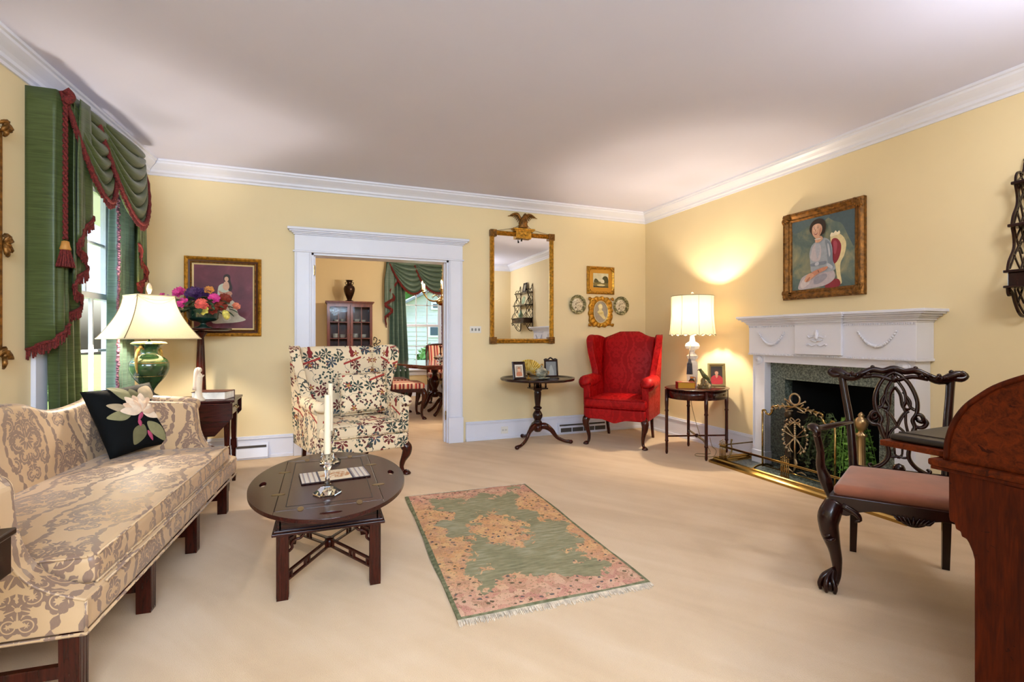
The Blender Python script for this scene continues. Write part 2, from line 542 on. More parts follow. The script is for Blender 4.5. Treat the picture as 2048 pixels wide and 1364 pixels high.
# damask
def mk_damask(name, base, fig, base2=None, rough=.45, tw=.31, th=.43, sheen=.15, k=1.0):
    m, b = new_mat(name); v, u, w, _ = coords('UV')
    nn = noise(v, 5, 2); nm = noise(vec(u + 4, w + 9), 5, 2)
    u = u + (nn - .5) * .02; w = w + (nm - .5) * .02
    U = u * (1 / tw); rowi = xfloor(U)
    W = w * (1 / th) + (rowi * .5)
    q = tw / .27
    px = (xfrac(U) - .5) * .27; py = (xfrac(W) - .5) * (th / q)
    ax = xabs(px); H2 = th / q / 2
    rip = (noise(v, 60 / q, 2) - .5) * .010
    def arc(cx, cy, R, w0, lob, tc, span, vein=.0016):
        dx = ax - cx; dy = py - cy; rr = xlen(dx, dy); t = xatan(dy, dx)
        band = xabs(rr - R + rip) < (w0 * 1.7 * (.55 + .45 * xabs(xsin(t * lob))))
        return band * (xcos(t - tc) > math.cos(span)) * (xabs(rr - R) > vein)
    def palm(cy, R, n, up):
        dy = (py - cy) * up; r = xlen(px, dy) + rip; t = xatan(px, dy)
        return (r < R * (.62 + .38 * xabs(xcos(t * n)))) * (xabs(xfrac(t * (n / pi) + .5) - .5) > .07) * (r > R * .22)
    F = palm(.015, .046, 3.5, 1)
    parts = [palm(.105, .034, 3.5, 1), palm(-.085, .030, 2.5, -1),
             arc(.052, .012, .034, .011, 5, 0.2, 2.3), arc(.030, .066, .018, .008, 4, 1.2, 2.6), arc(.034, -.052, .020, .008, 4, -1.0, 2.5),
             arc(.085, .085, .022, .008, 4, 2.2, 2.7), arc(.092, -.075, .022, .008, 4, -2.2, 2.7), arc(.088, .03, .014, .006, 3, 3.0, 2.6),
             arc(.020, -.130, .016, .007, 3, -.3, 2.6), arc(.060, .135, .018, .007, 3, .8, 2.6)]
    og = xabs(ax - (.100 + .030 * xcos(py * (pi / H2))) + rip) < (.001 + .012 * xabs(xsin(py * 62 + ax * 40)))
    for p_ in parts: F = xmax(F, p_)
    F = xmax(F, og)
    fib = noise(scaled(v, (300, 25, 1)), 3, 2)
    cb = ramp(noise(v, 3, 2), [(.3, base), (.7, base2 or base)])
    c = mix(F, cb, mix(fib * .3, fig, base))
    setc(b, c)
    rr_ = F * -.14 + rough; X.nt.links.new(rr_.k, b.inputs['Roughness'])
    b.inputs['Sheen Weight'].default_value = sheen; b.inputs['Specular IOR Level'].default_value = .4 * k
    bump(b, F + fib * .3, .25, .002)
    return m
DAMASK = mk_damask('sofa_damask', '#CDAA80', '#866C60', '#D6B68E')
REDD = mk_damask('red_damask', '#940205', '#A80A0E', '#8A0205', .6, .27, .36, 0, .5)


def mk_chinoiserie():
    m, b = new_mat('chinoiserie_linen'); v, u, w, _ = coords('UV')
    out = mix(noise(v, 3) * .4, '#EDD6B0', '#F4E6CA')
    def cells(scale, off, seedx):
        n = X.nt.nodes.new('ShaderNodeTexVoronoi'); n.voronoi_dimensions = '2D'; n.inputs['Scale'].default_value = scale; n.inputs['Randomness'].default_value = .85
        mp = vec(u + off, w + off * .7); X.nt.links.new(mp, n.inputs['Vector'])
        s = X.nt.nodes.new('ShaderNodeSeparateXYZ'); X.nt.links.new(n.outputs['Position'], s.inputs[0])
        sc = X.nt.nodes.new('ShaderNodeSeparateColor'); X.nt.links.new(n.outputs['Color'], sc.inputs[0])
        dx = (u + off) - X(s.outputs[0]) * 1.0; dy = (w + off * .7) - X(s.outputs[1])
        return dx, dy, X(sc.outputs[0]), X(sc.outputs[1]), X(sc.outputs[2])
    # vines
    vn = noise(v, 6.5, 3, .5, .5)
    vine = (xabs(vn - .5) < .008) * (noise(vec(u + 3, w), 4, 1) > .42)
    out = mix(vine, out, '#4A4A44')
    dx, dy, r1, r2, r3 = cells(24, .37, 1)    # small leaves
    th_ = xatan(dy, dx) + r1 * 6.28; rr = xlen(dx, dy)
    lf = (rr < (.019 * xabs(xcos(th_ * 1.0)))) * (noise(vec(u, w + 5), 5, 1) > .53)
    out = mix(lf, out, mix(r2 > .45, '#5A2A28', '#3E4A40'))
    dx, dy, r1, r2, r3 = cells(8.5, 1.3, 2)   # fronds
    th_ = xatan(dy, dx) + r1 * 6.28; rr = xlen(dx, dy)
    st = (rr < (.052 * (.25 + .75 * xabs(xcos(th_ * 3.5))))) * (rr > .006) * (xabs(xcos(th_ * 3.5)) > .5) * (r3 > .55)
    out = mix(st, out, ramp(r2, [(0, '#39453C'), (.55, '#6B2422'), (.75, '#3D4A55')], True))
    dx, dy, r1, r2, r3 = cells(5.5, 2.9, 3)
    rr = xlen(dx, dy); th_ = xatan(dy, dx)
    fl = (rr < (.030 * (.65 + .35 * xcos(th_ * 5 + r1 * 6)))) * (r3 > .62)
    out = mix(fl, out, mix(rr < .012, '#8E2F2A', '#B8863C'))
    # pagoda figures on a little red bridge
    tw, th = .37, .41
    fx = (xfrac(u * (1 / tw) + .18) - .5) * tw; fy = (xfrac(w * (1 / th) + .12) - .5) * th
    brid = (xabs(fy - fx * .34 + .03) < .009) * (xabs(fx) < .085)
    leg = (xabs(xabs(fx - .01) - .03) < .004) * (fy < -.02) * (fy > -.10)
    body = (xlen(fx * 2.1, fy - .045) < (.043 + .008 * xsin(fy * 160))) * (fy < .08) * (fy > -.01)
    head = xlen(fx, fy - .088) < .012
    hat = (xabs(fx - .014) < (.118 - fy) * 1.2) * (fy > .10) * (fy < .118)
    out = mix(leg, out, '#4B4038'); out = mix(brid, out, '#A5342A'); out = mix(xmax(body, head), out, '#86211F'); out = mix(hat, out, '#2E3430')
    setc(b, out); b.inputs['Roughness'].default_value = .75
    bump(b, noise(v, 350, 2), .15, .001)
    return m
CHINO = mk_chinoiserie()


def mk_silk(name, a, b2, horiz=True):
    m, b = new_mat(name); v, x, y, z = coords()
    g = noise(scaled(v, (2.2, 2.2, 60)), 2.4, 3, .5, .8)
    setc(b, ramp(g, [(.30, a), (.70, b2)])); b.inputs['Roughness'].default_value = .38
    b.inputs['Sheen Weight'].default_value = .08; b.inputs['Specular IOR Level'].default_value = .4
    bump(b, g, .25, .004); return m
SILK = mk_silk('green_moire_silk', '#38431D', '#4E5C30')
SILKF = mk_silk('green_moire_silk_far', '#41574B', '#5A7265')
FRINGE = plain('red_fringe', '#661814', .8, var=.5, vs=90, bmp=.8, bs=160, bd=.006)
BEADF = plain('plum_bead_fringe', '#6A4457', .7, var=.6, vs=80)


def mk_rug():
    m, b = new_mat('floral_rug_pile'); v, x, y, z = coords()
    # half sizes .46 x .82
    n1 = noise(v, 7, 3, .55); n2 = noise(v, 40, 2)
    ax = xabs(x); ay = xabs(y)
    edge = xmin(.455 - ax, .81 - ay)
    field = ramp(noise(scaled(v, (1, 5, 1)), 12, 4) * .6 + noise(v, 3, 2) * .4, [(.36, '#70745A'), (.5, '#8B8C6C'), (.62, '#A3A288')])
    bands = edge + (noise(v, 4.2, 1) - .5) * .62 + (n1 - .5) * .22
    corner = xmax(ax * 1.0 - .46 + .21, 0.0) + xmax(ay - .81 + .27, 0.0)
    border = xmax(bands < .15, ((ax * 2.2) * (ay * 1.235) + (noise(v, 5, 2) - .5) * .9 + (n1 - .5) * .3) > .44)
    vo = X.nt.nodes.new('ShaderNodeTexVoronoi'); vo.voronoi_dimensions = '2D'; vo.inputs['Scale'].default_value = 26
    wv = vec(x + (noise(v, 30, 2) - .5) * .03, y + (noise(vec(x + 7, y), 30, 2) - .5) * .03); X.nt.links.new(wv, vo.inputs['Vector'])
    sc = X.nt.nodes.new('ShaderNodeSeparateColor'); X.nt.links.new(vo.outputs['Color'], sc.inputs[0]); dd = X(vo.outputs['Distance'])
    rag = (X(sc.outputs[2]) - .5) * .07 + (noise(v, 60, 2) - .5) * .10
    border = xmax(border, (bands + rag) < .16) * ((bands + rag) < .20)
    cen = (xlen(x * 1.25 + (noise(v, 6, 2) - .5) * .25, (y - .02) * .72 + (n1 - .5) * .2) + rag * 1.3) < .185
    fl = xmax(border, cen)
    endz = xmin(xmax((ay - .38) * 3, 0.0), 1.0)
    k1 = X(sc.outputs[0]) * .5 + noise(v, 6, 2) * .5
    warm = ramp(k1, [(.25, '#C07A4C'), (.42, '#D98F52'), (.55, '#E3AE6C'), (.68, '#D08A66'), (.8, '#B9744F')])
    pink = ramp(k1, [(.25, '#B45A66'), (.4, '#CC8078'), (.52, '#E0AE98'), (.64, '#C98A80'), (.8, '#A0604E')])
    tone = mix(xmin(endz + (noise(v, 3, 1) - .5) * .6, 1.0), warm, pink)
    tone = mix((xabs(xsin(dd * 26)) > .86) * .8, tone, '#EBCBA4')
    tone = mix((dd < .20) * (X(sc.outputs[1]) > .62), tone, mix(X(sc.outputs[2]) > .4, '#2E4050', '#3E3A2A'))
    tone = mix((noise(v, 70, 3) > .60) * .7, tone, '#8A6A48')
    c = mix(fl, field, tone)
    c = mix(edge < .010, c, ramp(n2, [(.4, '#4E5C40'), (.6, '#6B7A5E')]))
    c = mix(n2 * .4, c, '#C9AE86')
    setc(b, c); b.inputs['Roughness'].default_value = .95; b.inputs['Specular IOR Level'].default_value = .1
    bump(b, noise(v, 300, 2) + n1, .5, .006); return m
RUG = mk_rug()


def mk_stripe(name, stops, per, axis=0, kind='UV'):
    m, b = new_mat(name); v, x, y, z = coords(kind); q = (x, y, z)[axis]
    setc(b, ramp(xfrac(q * (1 / per)), stops, True)); b.inputs['Roughness'].default_value = .6; return m
STRIPE = mk_stripe('striped_silk', [(0, '#E8C9A8'), (.3, '#7A1018'), (.38, '#3A1430'), (.44, '#B0342C'), (.56, '#E8C9A8'), (.72, '#8E1620'), (.84, '#C8483A')], .11)


def mk_granite():
    m, b = new_mat('green_granite'); v, x, y, z = coords()
    c = ramp(noise(v, 55, 5, .75, .5), [(.38, '#3F4743'), (.5, '#5F6A64'), (.6, '#8A948A'), (.7, '#4A524C')])
    setc(b, c); b.inputs['Roughness'].default_value = .25; return m
GRANITE = mk_granite()


def mk_bark(name, a, b2, vs=25, bd=.01):
    return plain(name, a, .6, var=.4, vs=vs, bmp=.5, bs=40, bd=bd)
# ================================================================== THE SETTING
H = 2.74; YB = 5.25; XR = 3.87; WT = .18; YF = 9.65
TL = .07                                  # the left wall runs 4 degrees off square
def lx(y, off=0): return -1.476 + off - (5.25 - y) * TL
LROT = atan2(TL, 1)                       # rotation of things on the left wall

fl = MB().add([(-3, -3, 0), (6, -3, 0), (6, YF + .3, 0), (-3, YF + .3, 0)], [(0, 1, 2, 3)]); fl.box(-3, 6, -3, YF + .3, -.1, -.002)
struct(fl.build('floor', CARPET), 'pale beige wall-to-wall carpet')
ce = MB().box(-3, 6, -3, YF + .3, H, H + .1)
struct(ce.build('ceiling', CEIL), 'plain off-white ceiling')

DX0, DX1, DZ = -.115, 1.275, 2.0          # doorway
b = MB(); b.box(-1.62, DX0, YB, YB + WT, 0, H).box(DX1, XR + .2, YB, YB + WT, 0, H).box(DX0, DX1, YB, YB + WT, DZ, H)
struct(b.build('wall_back', WALL), 'pale yellow wall with the cased doorway to the dining room')
b = MB().box(XR, XR + WT, -1.9, 2.30, 0, H).box(XR, XR + WT, 3.20, YF + .2, 0, H).box(XR, XR + WT, 2.30, 3.20, .80, H)
struct(b.build('wall_right', WALL), 'pale yellow wall behind the fireplace')
b = MB().box(1.35, XR + .2, .22, .35, 0, H).box(1.22, 1.35, -1.72, .35, 0, H)
struct(b.build('wall_rear', WALL))
b = MB().box(-2.3, -1.2, -1.75, -1.62, 0, H).box(1.1, 1.35, -1.75, -1.62, 0, H).box(-1.2, 1.1, -1.75, -1.62, 0, .5).box(-1.2, 1.1, -1.75, -1.62, 2.5, H)
struct(b.build('wall_hall', WALL))
# left wall with window hole (built along local y, x = 0 is the room face)
WY0, WY1, WZ0, WZ1 = 3.75, 4.70, .62, 2.30; WL = .10
lw = thing('wall_left', 'pale yellow wall with the draped window', 'wall'); del lw['category']; bpy.data.objects.remove(lw)
def L(y, off=0): return (lx(y, off), y)
b = MB()
def lbox(mb, y0, y1, o0, o1, z0, z1):
    vs = []
    for z in (z0, z1):
        for (y, o) in ((y0, o0), (y0, o1), (y1, o1), (y1, o0)): vs.append((lx(y, o), y, z))
    mb.add(vs, [(0, 3, 2, 1), (4, 5, 6, 7), (0, 1, 5, 4), (1, 2, 6, 5), (2, 3, 7, 6), (3, 0, 4, 7)])
lbox(b, -1.75, WY0, -WL, 0, 0, H); lbox(b, WY1, 5.45, -WL, 0, 0, H); lbox(b, WY0, WY1, -WL, 0, 0, WZ0); lbox(b, WY0, WY1, -WL, 0, WZ1, H)
struct(b.build('wall_left', WALL), 'pale yellow wall with the draped window')
# dining walls
DW0, DW1, DWZ0, DWZ1 = 1.42, 2.22, .52, 2.25
b = MB().box(-1.7, DW0, YF, YF + WT, 0, H).box(DW1, XR + .2, YF, YF + WT, 0, H).box(DW0, DW1, YF, YF + WT, 0, DWZ0).box(DW0, DW1, YF, YF + WT, DWZ1, H)
struct(b.build('wall_far', WALL), 'pale yellow far wall of the dining room')
struct(MB().box(-1.75, -1.6, YB + WT, YF + .2, 0, H).build('wall_dining', WALL))

# crown moulding profile (d from wall, z down)
CP = [(0, -.125), (.012, -.125), (.016, -.108), (.03, -.10), (.034, -.082), (.05, -.066), (.075, -.048), (.092, -.034), (.096, -.02), (.11, -.016), (.112, 0), (0, 0)]
def crown(name, ax, a0, a1, w, sgn, mit0=1, mit1=1, left=False):
    """ax 'x': runs along x at wall y=w, room on side sgn"""
    mb = MB(); R0 = []; R1 = []
    for d, z in CP:
        if left:
            R0.append((lx(a0, d), a0, H + z)); R1.append((lx(a1 - d * mit1, d), a1 - d * mit1, H + z))
        elif ax == 'x':
            R0.append((a0 + d * mit0, w + sgn * d, H + z)); R1.append((a1 - d * mit1, w + sgn * d, H + z))
        else:
            R0.append((w + sgn * d, a0 + d * mit0, H + z)); R1.append((w + sgn * d, a1 - d * mit1, H + z))
    mb.loft([R0, R1], smooth=False)
    return struct(mb.build(name, TRIM))
crown('trim_1', 'x', lx(YB), XR, YB, -1)
crown('trim_2', 'y', .35, YB, XR, -1)
crown('trim_3', 'y', -1.6, YB, 0, 1, left=True)
crown('trim_4', 'x', 1.35, XR, .35, 1, 0, 1)
crown('trim_5', 'x', -1.6, XR, YF, -1, 0, 0)

def baseboard(name, ax, a0, a1, w, sgn):
    mb = MB()
    for d0, d1, z0, z1 in ((0, .018, 0, .185), (0, .028, .185, .20), (0, .016, .20, .215), (0, .03, 0, .03)):
        if ax == 'x': mb.box(a0, a1, min(w, w + sgn * d1), max(w, w + sgn * d1), z0, z1)
        elif ax == 'y': mb.box(min(w, w + sgn * d1), max(w, w + sgn * d1), a0, a1, z0, z1)
        else: lbox(mb, a0, a1, 0, d1, z0, z1)
    return struct(mb.build(name, TRIM, bevel=.003, seg=1))
baseboard('baseboard_back', 'x', 1.47, XR, YB, -1)
baseboard('baseboard_left_back', 'x', lx(YB), -.28, YB, -1)
baseboard('baseboard_right', 'y', 3.46, YB, XR, -1)
baseboard('baseboard_right_front', 'y', .35, 2.04, XR, -1)
baseboard('baseboard_left', 'l', -1.6, YB, 0, 1)
baseboard('baseboard_dining', 'x', -1.6, XR, YF, -1)

# doorway casing: jamb, side casings, plinths, entablature head
mb = MB()
for x0, x1 in ((DX0 - .155, DX0), (DX1, DX1 + .155)):
    mb.box(x0, x1, YB - .03, YB + .001, .28, 2.0)
    for q in (x0 + .012, x1 - .022): mb.box(q, q + .010, YB - .036, YB - .03, .28, 2.0)
    mb.box(x0 - .006, x1 + .006, YB - .045, YB, 0, .28)
mb.box(DX0 - .17, DX1 + .17, YB - .035, YB, 2.0, 2.015).box(DX0 - .155, DX1 + .155, YB - .03, YB, 2.015, 2.17)
for k, (o, z0, z1) in enumerate(((.04, 2.17, 2.183), (.055, 2.183, 2.195), (.075, 2.195, 2.21), (.09, 2.21, 2.235))):
    mb.box(DX0 - .155 - o + .03, DX1 + .155 + o - .03, YB - o, YB, z0, z1)
struct(mb.build('trim_6', TRIM, bevel=.003, seg=1), 'white door casing with plinth blocks and a crowned head')
mb = MB().box(DX0 - .001, DX0 + .02, YB - .002, YB + WT + .01, 0, DZ).box(DX1 - .02, DX1 + .001, YB - .002, YB + WT + .01, 0, DZ).box(DX0, DX1, YB - .002, YB + WT + .01, DZ - .02, DZ + .001)
mb.box(DX0 + .02, DX0 + .035, YB + .06, YB + .10, 0, DZ - .02).box(DX1 - .035, DX1 - .02, YB + .06, YB + .10, 0, DZ - .02)
struct(mb.build('trim_7', TRIM), 'white door jamb')
for (x, z, lab) in ((DX0 + .0215, 1.83, 'small brass hinge left on the door jamb near its top'), (DX1 - .0215, .3, 'small brass hinge low on the right door jamb')):
    h = MB().box(x - .0015, x + .0015, YB + .012, YB + .055, z - .045, z + .045).lathe([(.005, -.05), (.005, .05)], (x + (.005 if x < 0 else -.005), YB + .014, z), 8)
    for q in (-.03, 0, .03): h.sph((x, YB + .038, z + q), .004, n=6)
    tag(h.build('door_hinge', BRASS), lab, 'hinge')

# wainscot in the dining room
mb = MB().box(-1.6, DW0 - .1, YF - .012, YF, .2, .80).box(DW1 + .1, XR, YF - .012, YF, .2, .80)
for z in (.30, .44, .58, .70): mb.box(-1.6, DW0 - .1, YF - .020, YF - .012, z, z + .012)
mb.box(-1.6, DW0 - .1, YF - .04, YF, .80, .86).box(DW1 + .1, XR, YF - .04, YF, .80, .86)
struct(mb.build('trim_8', TRIM, bevel=.003, seg=1), 'white wainscot and chair rail')

# windows --------------------------------------------------------------
def window(name, w, z0, z1, nx, loc, rz, label, WT=WT, ys=(.05, .09)):
    """local: x across, room on -y, centre at x=0"""
    r = bpy.data.objects.new(name, None); C.objects.link(r); r.location = loc; r.rotation_euler = (0, 0, rz); struct(r, label)
    h = w / 2; zm = (z0 + z1) / 2
    f = MB()
    for s in (-1, 1): f.box(min(s * h, s * (h + .11)), max(s * h, s * (h + .11)), -.025, 0, z0 - .08, z1 + .12); f.box(min(s * h, s * (h - .025)), max(s * h, s * (h - .025)), -.005, WT, z0, z1)
    f.box(-h - .11, h + .11, -.025, 0, z1, z1 + .12).box(-h, h, -.005, WT, z1 - .025, z1).box(-h, h, 0, WT, z0, z0 + .025)
    f.box(-h - .14, h + .14, -.07, .0, z0 - .02, z0 + .012).box(-h - .11, h + .11, -.022, 0, z0 - .11, z0 - .02)
    f.build('window_frame', TRIM, r, bevel=.003, seg=1)
    for (a, b_, y) in ((z0 + .025, zm + .02, ys[0]), (zm - .02, z1 - .025, ys[1])):
        s = MB(); w2 = h - .025
        s.box(-w2, -w2 + .045, y, y + .035, a, b_).box(w2 - .045, w2, y, y + .035, a, b_).box(-w2 + .045, w2 - .045, y, y + .035, b_ - .04, b_).box(-w2 + .045, w2 - .045, y, y + .035, a, a + .05)
        for i in range(1, nx):
            x = -w2 + .045 + (2 * w2 - .09) * i / nx; s.box(x - .009, x + .009, y + .006, y + .03, a + .05, b_ - .04)
        for zz in (1,):
            z = (a + b_) / 2; s.box(-w2 + .045, w2 - .045, y + .006, y + .03, z - .009, z + .009)
        so = s.build('sash', TRIM, r)
        MB().box(-w2 + .04, w2 - .04, y + .016, y + .019, a + .04, b_ - .03).build('pane', PANE, so)
    return r
window('window_1', WY1 - WY0, WZ0, WZ1, 3, (lx((WY0 + WY1) / 2), (WY0 + WY1) / 2, 0), pi / 2 - LROT, 'tall white sash window in the left wall behind green drapery', WL, (.008, .05))
window('window_2', DW1 - DW0, DWZ0, DWZ1, 3, ((DW0 + DW1) / 2, YF, 0), 0, 'white sash window at the far end of the dining room')

# outdoors ---------------------------------------------------------------
GRASS = plain('lawn_grass', '#6E8A3C', .9, var=.3, vs=6, bmp=.5, bs=60, bd=.02)
g = MB().add([(-40, YF + .2, -.6), (40, YF + .2, -.6), (40, 60, -.6), (-40, 60, -.6)], [(0, 1, 2, 3)]).add([(-40, -20, -.6), (-2.4, -20, -.6), (-2.4, YF + .2, -.6), (-40, YF + .2, -.6)], [(0, 1, 2, 3)])
struct(g.build('ground', GRASS))
SIDING = plain('grey_siding', '#C6C4C4', .7, var=.05); ROOFM = plain('roof_shingle', '#7F8389', .9, var=.2, vs=6)
nb = thing('neighbour_house', 'pale grey clapboard house with a gable seen through the dining window', 'house', (4.75, 25, -.6))
w_ = MB(); W2 = 2.6
for k in range(13): w_.taper((0, 0, k * .2), (2 * W2 + .04, 6.04, 0), (0, 0, k * .2 + .2), (2 * W2, 6, 0))
for k in range(9):
    a = W2 * (1 - k / 9); w_.taper((0, 0, 2.6 + k * .15), (2 * a, 6.0, 0), (0, 0, 2.75 + k * .15), (2 * (a - W2 / 9), 5.98, 0))
w_.build('wall', SIDING, nb)
rf = MB()
for s in (-1, 1): rf.add([(0, -3.3, 4.10), (s * 3.0, -3.3, 2.50), (s * 3.0, 3.3, 2.50), (0, 3.3, 4.10), (0, -3.3, 3.98), (s * 3.0, -3.3, 2.38), (s * 3.0, 3.3, 2.38), (0, 3.3, 3.98)], [(0, 1, 2, 3), (4, 7, 6, 5), (0, 4, 5, 1), (2, 6, 7, 3), (1, 5, 6, 2)])
rf.build('roof', ROOFM, nb)
DPANE = plain('dark_pane', '#4F5B68', .1)
for (a_, b_, c_, d_) in ((-.35, .35, 1.75, 2.3), (-.22, .22, 3.0, 3.35)):
    wf = MB().box(a_, b_, -3.06, -3.02, c_, d_).build('window', TRIM, nb); MB().box(a_ + .09, b_ - .09, -3.075, -3.06, c_ + .09, d_ - .09).build('pane', DPANE, wf)
LEAF1 = plain('leaf_bright', '#6FA043', .6, var=.4, vs=3); LEAF2 = plain('leaf_deep', '#3E6B2B', .6, var=.4, vs=3)
def leafball(mb, c, rx, ry, rz, n, s, rnd):
    for i in range(n):
        a = rnd.uniform(0, 2 * pi); u = rnd.uniform(-1, 1); q = rnd.uniform(.55, 1) ** .5; w = sqrt(1 - u * u)
        p = Vector((c[0] + rx * q * w * cos(a), c[1] + ry * q * w * sin(a), c[2] + rz * q * u))
        d1 = Vector((rnd.gauss(0, 1), rnd.gauss(0, 1), rnd.gauss(0, 1))).normalized(); d2 = d1.cross(Vector((rnd.gauss(0, 1), rnd.gauss(0, 1), rnd.gauss(0, 1)))).normalized()
        k = s * rnd.uniform(.6, 1.2)
        mb.add([tuple(p - d1 * k), tuple(p + d2 * k * .45 + d1 * k * .1), tuple(p + d1 * k), tuple(p - d2 * k * .45 + d1 * k * .1)], [(0, 1, 2, 3)])
rnd = random.Random(3)
for i, (x, y, r, hh, mm, lab, grp) in enumerate(((1.45, 12.6, .5, 1.5, LEAF1, 'leafy green bush outside the dining window, left side', None), (2.75, 13.2, .5, 1.5, LEAF2, 'darker green bush outside the dining window, right side', None), (.9, 19, 1.4, 4.6, LEAF1, 'light green tree behind the neighbouring house, left', None), (4.5, 34, 3.2, 9.5, LEAF2, 'tall tree rising behind the grey house roof', None))):
    t = thing('garden_shrub' if i < 2 else 'garden_tree', lab, 'shrub' if i < 2 else 'tree', (x, y, -.6))
    m_ = MB(); m_.sph((0, 0, hh * .55), r * .75, sz=hh * .42 / r, n=12); leafball(m_, (0, 0, hh * .55), r, r, hh * .5, 700, .10 if i < 2 else .3, rnd); m_.build('foliage', mm, t)
    s_ = MB()
    for q in range(4): s_.tube([(0, 0, 0), (.1 * cos(q * 1.6), .1 * sin(q * 1.6), hh * .3), (r * .4 * cos(q * 1.6), r * .4 * sin(q * 1.6), hh * .55)], [.04, .03, .015] if i < 2 else [.16, .1, .05], 6)
    s_.build('stem' if i < 2 else 'trunk', plain('bark', '#5A4632', .9, var=.3), t)
for i in range(3):
    t = thing('garden_shrub', ['green shrub outside the left window, nearest the drape', 'green shrub outside the left window, middle one', 'green shrub outside the left window, furthest'][i], 'shrub', (-6.5 - i * 1.2, 14.5 + 2.6 * i, -.6))
    m_ = MB(); m_.sph((0, 0, .9), .55, sz=1.3, n=12); leafball(m_, (0, 0, .9), .75, .75, .85, 500, .10, rnd); m_.build('foliage', LEAF2, t)
    MB().tube([(0, 0, 0), (0, 0, .6)], .04, 6).build('stem', plain('bark', '#5A4632', .9, var=.3), t)

# ------------------------------------------------------------------ wall fittings
def vent(x0, x1, z1, nseg, lab):
    t = thing('floor_vent', lab, 'vent', ((x0 + x1) / 2, YB - .018, 0)); w = (x1 - x0) / 2
    MB().ext([(-.03, 0), (-.03, .012), (-.05, .02), (-.035, z1 * .55), (-.012, z1), (0, z1), (0, 0)], -w, w, 'yz').build('housing', TRIM, t, bevel=.002, seg=1)
    g_ = MB(); g_.cbox((0, -.0275, z1 * .80), (2 * w - .03, .006, z1 * .14), rx=0)
    if nseg > 1:
        for k in range(nseg): g_.cbox((-w + .015 + (k + .5) * (2 * w - .03) / nseg, -.0475, z1 * .40), ((2 * w - .03) / nseg - .012, .004, z1 * .36))
    g_.build('louvre', DARKSLOT, t)
vent(2.60, 3.25, .135, 4, 'white floor vent with four grilles behind the red wing chair')
vent(-1.14, -.50, .15, 1, 'white baseboard vent left of the floral wing chair')
t = thing('wall_outlet', 'white duplex outlet on the baseboard left of the round tilt-top table', 'outlet', (1.925, YB - .018, .10))
MB().box(-.042, .042, -.006, 0, -.04, .04).build('plate', WHITEP, t, bevel=.002)
o_ = MB()
for q in (-.018, .018):
    for e in (-.006, .006): o_.box(q + e - .0015, q + e + .0015, -.0068, -.006, -.009, .009)
    o_.box(q - .012, q - .0115, -.0068, -.006, -.012, .012)
o_.build('socket', DARKSLOT, t)
t = thing('light_switch', 'cream switch plate with three toggles between doorway and mirror', 'switch', (1.585, YB, 1.245))
MB().box(-.066, .066, -.006, 0, -.038, .038).build('plate', WHITEP, t, bevel=.003)
for q in (-.04, 0, .04): MB().box(q - .009, q + .009, -.014, -.005, -.014, .014).build('toggle', plain('toggle_grey', '#8A867E', .5), t, label='grey toggle')
# ================================================================== DRAPERY
def fringe(mb, pts, ln, m=None, n=None, down=(0, 0, -1), w=.004, t=.003, jit=.2, rnd=random.Random(5), thick=None):
    """bullion fringe: strands hanging from a polyline"""
    P = [Vector(p) for p in pts]; L_ = [0]
    for i in range(1, len(P)): L_.append(L_[-1] + (P[i] - P[i - 1]).length)
    n = n or int(L_[-1] / (w * 1.4)); dn = Vector(down)
    j = 0
    for i in range(n):
        s = L_[-1] * (i + .5) / n
        while j < len(L_) - 2 and L_[j + 1] < s: j += 1
        a = (s - L_[j]) / max(1e-6, L_[j + 1] - L_[j]); p = P[j].lerp(P[j + 1], a); d = (P[j + 1] - P[j]).normalized()
        q = p + dn * ln * (1 + rnd.uniform(-jit, jit)) + Vector((rnd.uniform(-1, 1), rnd.uniform(-1, 1), 0)) * ln * .08
        mb.bar(p, q, w, t, up=d, m=m)


def beads(mb, pts, r, step, m=None, rnd=random.Random(2)):
    P = [Vector(p) for p in pts]
    for i in range(len(P) - 1):
        L_ = (P[i + 1] - P[i]).length; k = max(1, int(L_ / step))
        for q in range(k):
            p = P[i].lerp(P[i + 1], (q + .5) / k)
            mb.sph(tuple(p + Vector((rnd.uniform(-.3, .3) * r, rnd.uniform(-.3, .3) * r, 0))), r * rnd.uniform(.7, 1.15), n=6, sz=1.2, m=m)


